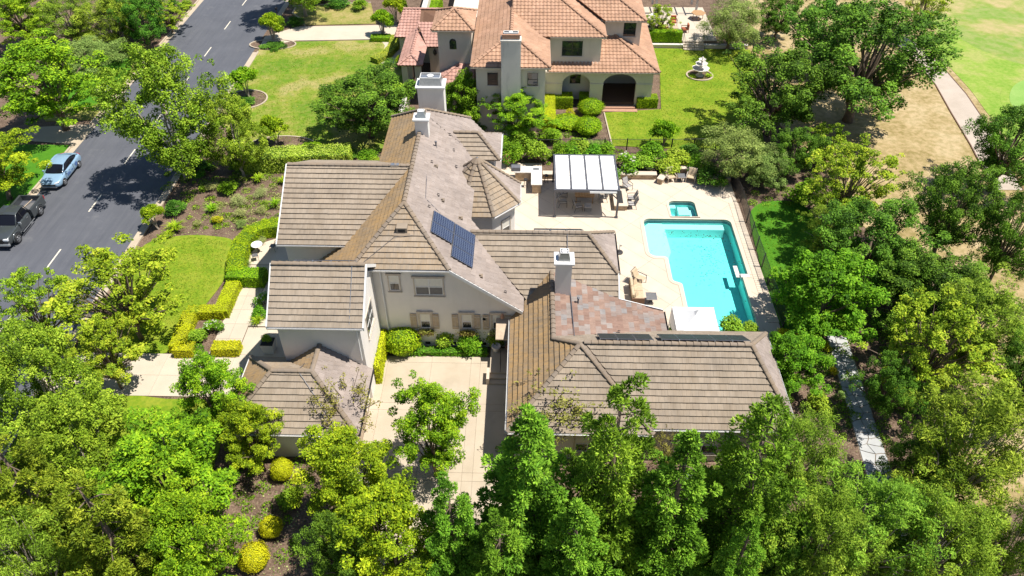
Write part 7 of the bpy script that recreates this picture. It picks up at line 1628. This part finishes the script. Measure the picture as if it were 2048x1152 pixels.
hedge('short golden clipped hedge at the street walk end of the rose bed', [G(a, b, 0.75) for a, b in ((424, 690), (477, 690))], 0.85, 0.75, L['gold'], seed=7); hedge('short golden clipped hedge at the lawn corner of the street walk', [G(a, b, 0.75) for a, b in ((348, 692), (385, 692))], 0.85, 0.75, L['gold'], seed=17)
hedge('light green clipped hedge running along the cream chimney block', [G(a, b, 1.3) for a, b in ((1097, 186), (1098, 240))], 1.2, 1.3, L['gold'], seed=8); hedge('square dark green hedge block under the porch arches', [G(a, b, 1.2) for a, b in ((1108, 190), (1145, 190))], 1.3, 1.2, L['hedge'], seed=9)
hedge('small dark hedge block left of the porch steps', [G(a, b, 1.0) for a, b in ((1160, 188), (1202, 188))], 1.0, 1.0, L['hedge'], seed=10); hedge('dark hedge block right of the porch steps', [G(a, b, 1.0) for a, b in ((1274, 193), (1315, 193))], 1.2, 1.0, L['hedge'], seed=11)
hedge('long clipped hedge on the neighbour terrace edge', [(13.1, 81.2), (17.2, 81.2)], 1.0, 1.6, L['hedge'], seed=12); hedge('low bright hedge curving along the neighbour driveway', [G(a, b, 0.6) for a, b in ((792, 70), (786, 90), (770, 106), (748, 116))], 1.1, 0.6, L['privet'], seed=13)
hedge('low dark hedge under the driveway end myrtle', [G(a, b, 0.5) for a, b in ((742, 72), (780, 72))], 1.2, 0.5, L['hedge'], seed=14); hedge('green hedge inside the courtyard wall at the top', [G(a, b, 1.4) for a, b in ((858, 25), (872, -5))], 1.6, 1.6, L['hedge'], seed=15)
hedge('yellow green ivy strip climbing the sunlit white wall', [(-9.05, 30.6), (-9.05, 33.9)], 0.28, 1.65, L['gold'], 0.12, 260, 'ivy', 16, 'ivy')
hedge('low trailing plants along the foot of the driveway wall', [(-8.3, 33.3), (-5.5, 33.35), (-2.4, 33.35)], 0.55, 0.3, L['shrub'], 0.12, 260, 'ground_cover_plants', 18, 'plants', rough=0.12)
# ---- planting beds edged with pale kerbs round the lawn myrtles
for nm, cx, cy_, rx_, ry_ in (('kerb_bed', 492, 200, 42, 22), ('driveway_bed', 546, 90, 46, 13), ('lawn_corner_bed', 565, 292, 66, 20)):
    c = G(cx, cy_); s = mpp(c[0], c[1], 0); ring = [(c[0] + rx_ * s * math.cos(R(a)), c[1] + ry_ * s * 1.75 * math.sin(R(a))) for a in range(0, 360, 15)]
    sheet(nm, ring, 0.058, M['mulch']); strip(nm + '_edging', ring + ring[:1], 0.14, 0.02, 0.13, M['kerb'])
# ---- loose chips, pebbles and fallen leaves on the soil
rs = np.random.RandomState(99); chunks = []
for (x0, x1, y0, y1, n) in ((345, 560, 345, 475, 900), (1495, 1640, 320, 420, 700), (1640, 1700, 680, 860, 500), (480, 620, 930, 1150, 700), (1110, 1215, 225, 290, 300), (1600, 2040, 540, 900, 1500), (1400, 1900, 880, 1150, 600), (0, 300, 60, 150, 400)):
    q = np.array([G(rs.uniform(x0, x1), rs.uniform(y0, y1), 0.0) for _ in range(n)]); chunks.append(q)
P = np.concatenate(chunks); P[:, 2] = 0.03 + 0.02 * rs.rand(len(P)); N2 = unit(rs, len(P)) * 0.5 + np.array([0, 0, 1]); N2 /= np.linalg.norm(N2, axis=1, keepdims=True)
o = bpy.data.objects.new('fallen_leaves_and_chips', leaf_obj_mesh('chips', P.astype(np.float32), N2, 0.035 + 0.1 * rs.rand(len(P)) ** 2, rs.rand(len(P)), L['sage'], 0.8)); link(o); tag(o, 'pale chips and fallen leaves strewn over the bare soil beds', 'litter', kind='stuff')
# ---- short grass standing on the lawns
def inside(poly, X_, Y_):
    c = np.zeros(len(X_), bool); n = len(poly)
    for i in range(n):
        (x0, y0), (x1, y1) = poly[i - 1][:2], poly[i][:2]
        k_ = ((y0 > Y_) != (y1 > Y_)) & (X_ < (x1 - x0) * (Y_ - y0) / ((y1 - y0) + 1e-12) + x0); c ^= k_
    return c
def turf(label, poly, dens, mat, seed, leaf=0.11):
    rs = np.random.RandomState(seed); xs = [p[0] for p in poly]; ys = [p[1] for p in poly]; A = (max(xs) - min(xs)) * (max(ys) - min(ys)); n = int(A * dens)
    X_ = rs.uniform(min(xs), max(xs), n); Y_ = rs.uniform(min(ys), max(ys), n); k_ = inside(poly, X_, Y_); X_, Y_ = X_[k_], Y_[k_]; n = len(X_)
    P = np.stack([X_, Y_, 0.07 + 0.03 * rs.rand(n)], 1); N2 = unit(rs, n) + np.array([0, 0, 0.9]); N2 /= np.linalg.norm(N2, axis=1, keepdims=True)
    pat = 0.5 + 0.28 * np.sin(X_ * 0.9 + 1.7 * np.sin(Y_ * 0.45 + seed)) * np.sin(Y_ * 0.7 + seed)
    o = bpy.data.objects.new('grass', leaf_obj_mesh('grass_blades', P.astype(np.float32), N2, leaf * (0.5 + rs.rand(n)), pat + rs.normal(0, 0.22, n), mat, 0.3, seed=seed)); link(o); tag(o, label, 'grass', kind='stuff')
L['turf'] = leaf_mat('lawn_blade', (0.12, 0.20, 0.014), (0.17, 0.24, 0.02), (0.24, 0.25, 0.045), 0.2)
L['turf_dark'] = leaf_mat('lush_lawn_blade', (0.06, 0.17, 0.01), (0.085, 0.20, 0.012), (0.12, 0.22, 0.02), 0.2)
turf('short grass of the front lawn beside the golden hedges', [(-29.3, 33.2), (-29.3, 43.4), (-26.2, 45.2), (-22.9, 44.7), (-22.2, 40), (-23.2, 33.2)], 90, L['turf'], 1)
turf('short patchy grass of the wide lawn between driveway and hedge', g2([(520, 108), (592, 88), (765, 84), (760, 140), (790, 290), (640, 310), (480, 310), (450, 215)]), 55, L['turf'], 2)
turf('short grass round the fountain on the back lawn', g2([(1212, 230), (1226, 288), (1500, 296), (1480, 102), (1310, 100), (1322, 219)]), 55, L['turf'], 3)
turf('lush short grass of the side lawn beyond the pool fence', g2([(1505, 440), (1516, 415), (1545, 406), (1588, 408), (1618, 427), (1636, 468), (1644, 512), (1690, 640), (1640, 668), (1575, 656), (1550, 610), (1525, 530)]), 70, L['turf_dark'], 4)
# ---- low uncountable ground cover on the beds
def cover(label, regions, mat, seed, leaf=0.11):
    rs = np.random.RandomState(seed); Ps = []
    for (x0, x1, y0, y1, k_) in regions:
        for _ in range(k_):
            c = G(rs.uniform(x0, x1), rs.uniform(y0, y1)); r_ = rs.uniform(0.18, 0.5); m_ = int(260 * r_); a = rs.rand(m_) * 6.28; f = np.sqrt(rs.rand(m_))
            Ps.append(np.stack([c[0] + r_ * f * np.cos(a), c[1] + r_ * f * np.sin(a), 0.04 + r_ * 0.7 * (1 - f ** 2) * rs.rand(m_)], 1))
    P = np.concatenate(Ps); n = len(P); N2 = unit(rs, n) + np.array([0, 0, 0.9]); N2 /= np.linalg.norm(N2, axis=1, keepdims=True)
    o = bpy.data.objects.new('ground_cover', leaf_obj_mesh('cover', P.astype(np.float32), N2, leaf * (0.5 + rs.rand(n)), 0.5 + rs.normal(0, 0.22, n), mat, 0.5, seed=seed)); link(o); tag(o, label, 'ground cover', kind='stuff')
cover('low green ground cover on the front bed soil under the plane trees', [(370, 560, 345, 440, 45), (330, 480, 290, 380, 50), (390, 470, 430, 460, 12)], L['plane'], 201)
cover('low grey green ground cover between the sage mounds of the front bed', [(400, 560, 350, 450, 34)], L['sage'], 202)
cover('low scrub on the shaded soil under the right hand trees', [(1500, 1660, 310, 410, 40), (1620, 2040, 520, 880, 150), (1640, 1700, 690, 860, 18)], L['fine'], 203)
cover('low green plants on the soil between the foreground trees', [(470, 640, 920, 1150, 26), (1000, 1600, 880, 1150, 90), (0, 470, 880, 1150, 60)], L['shrub'], 204)
cover('low leafy plants on the soil behind the pool deck', [(1010, 1400, 290, 335, 70), (1110, 1215, 262, 300, 20)], L['shrub'], 205)
# drop prototypes that ended up unused
for kd, (src, _) in PROTO.items():
    if kd not in USED:
        for c in list(src.children): bpy.data.objects.remove(c)
        bpy.data.objects.remove(src)
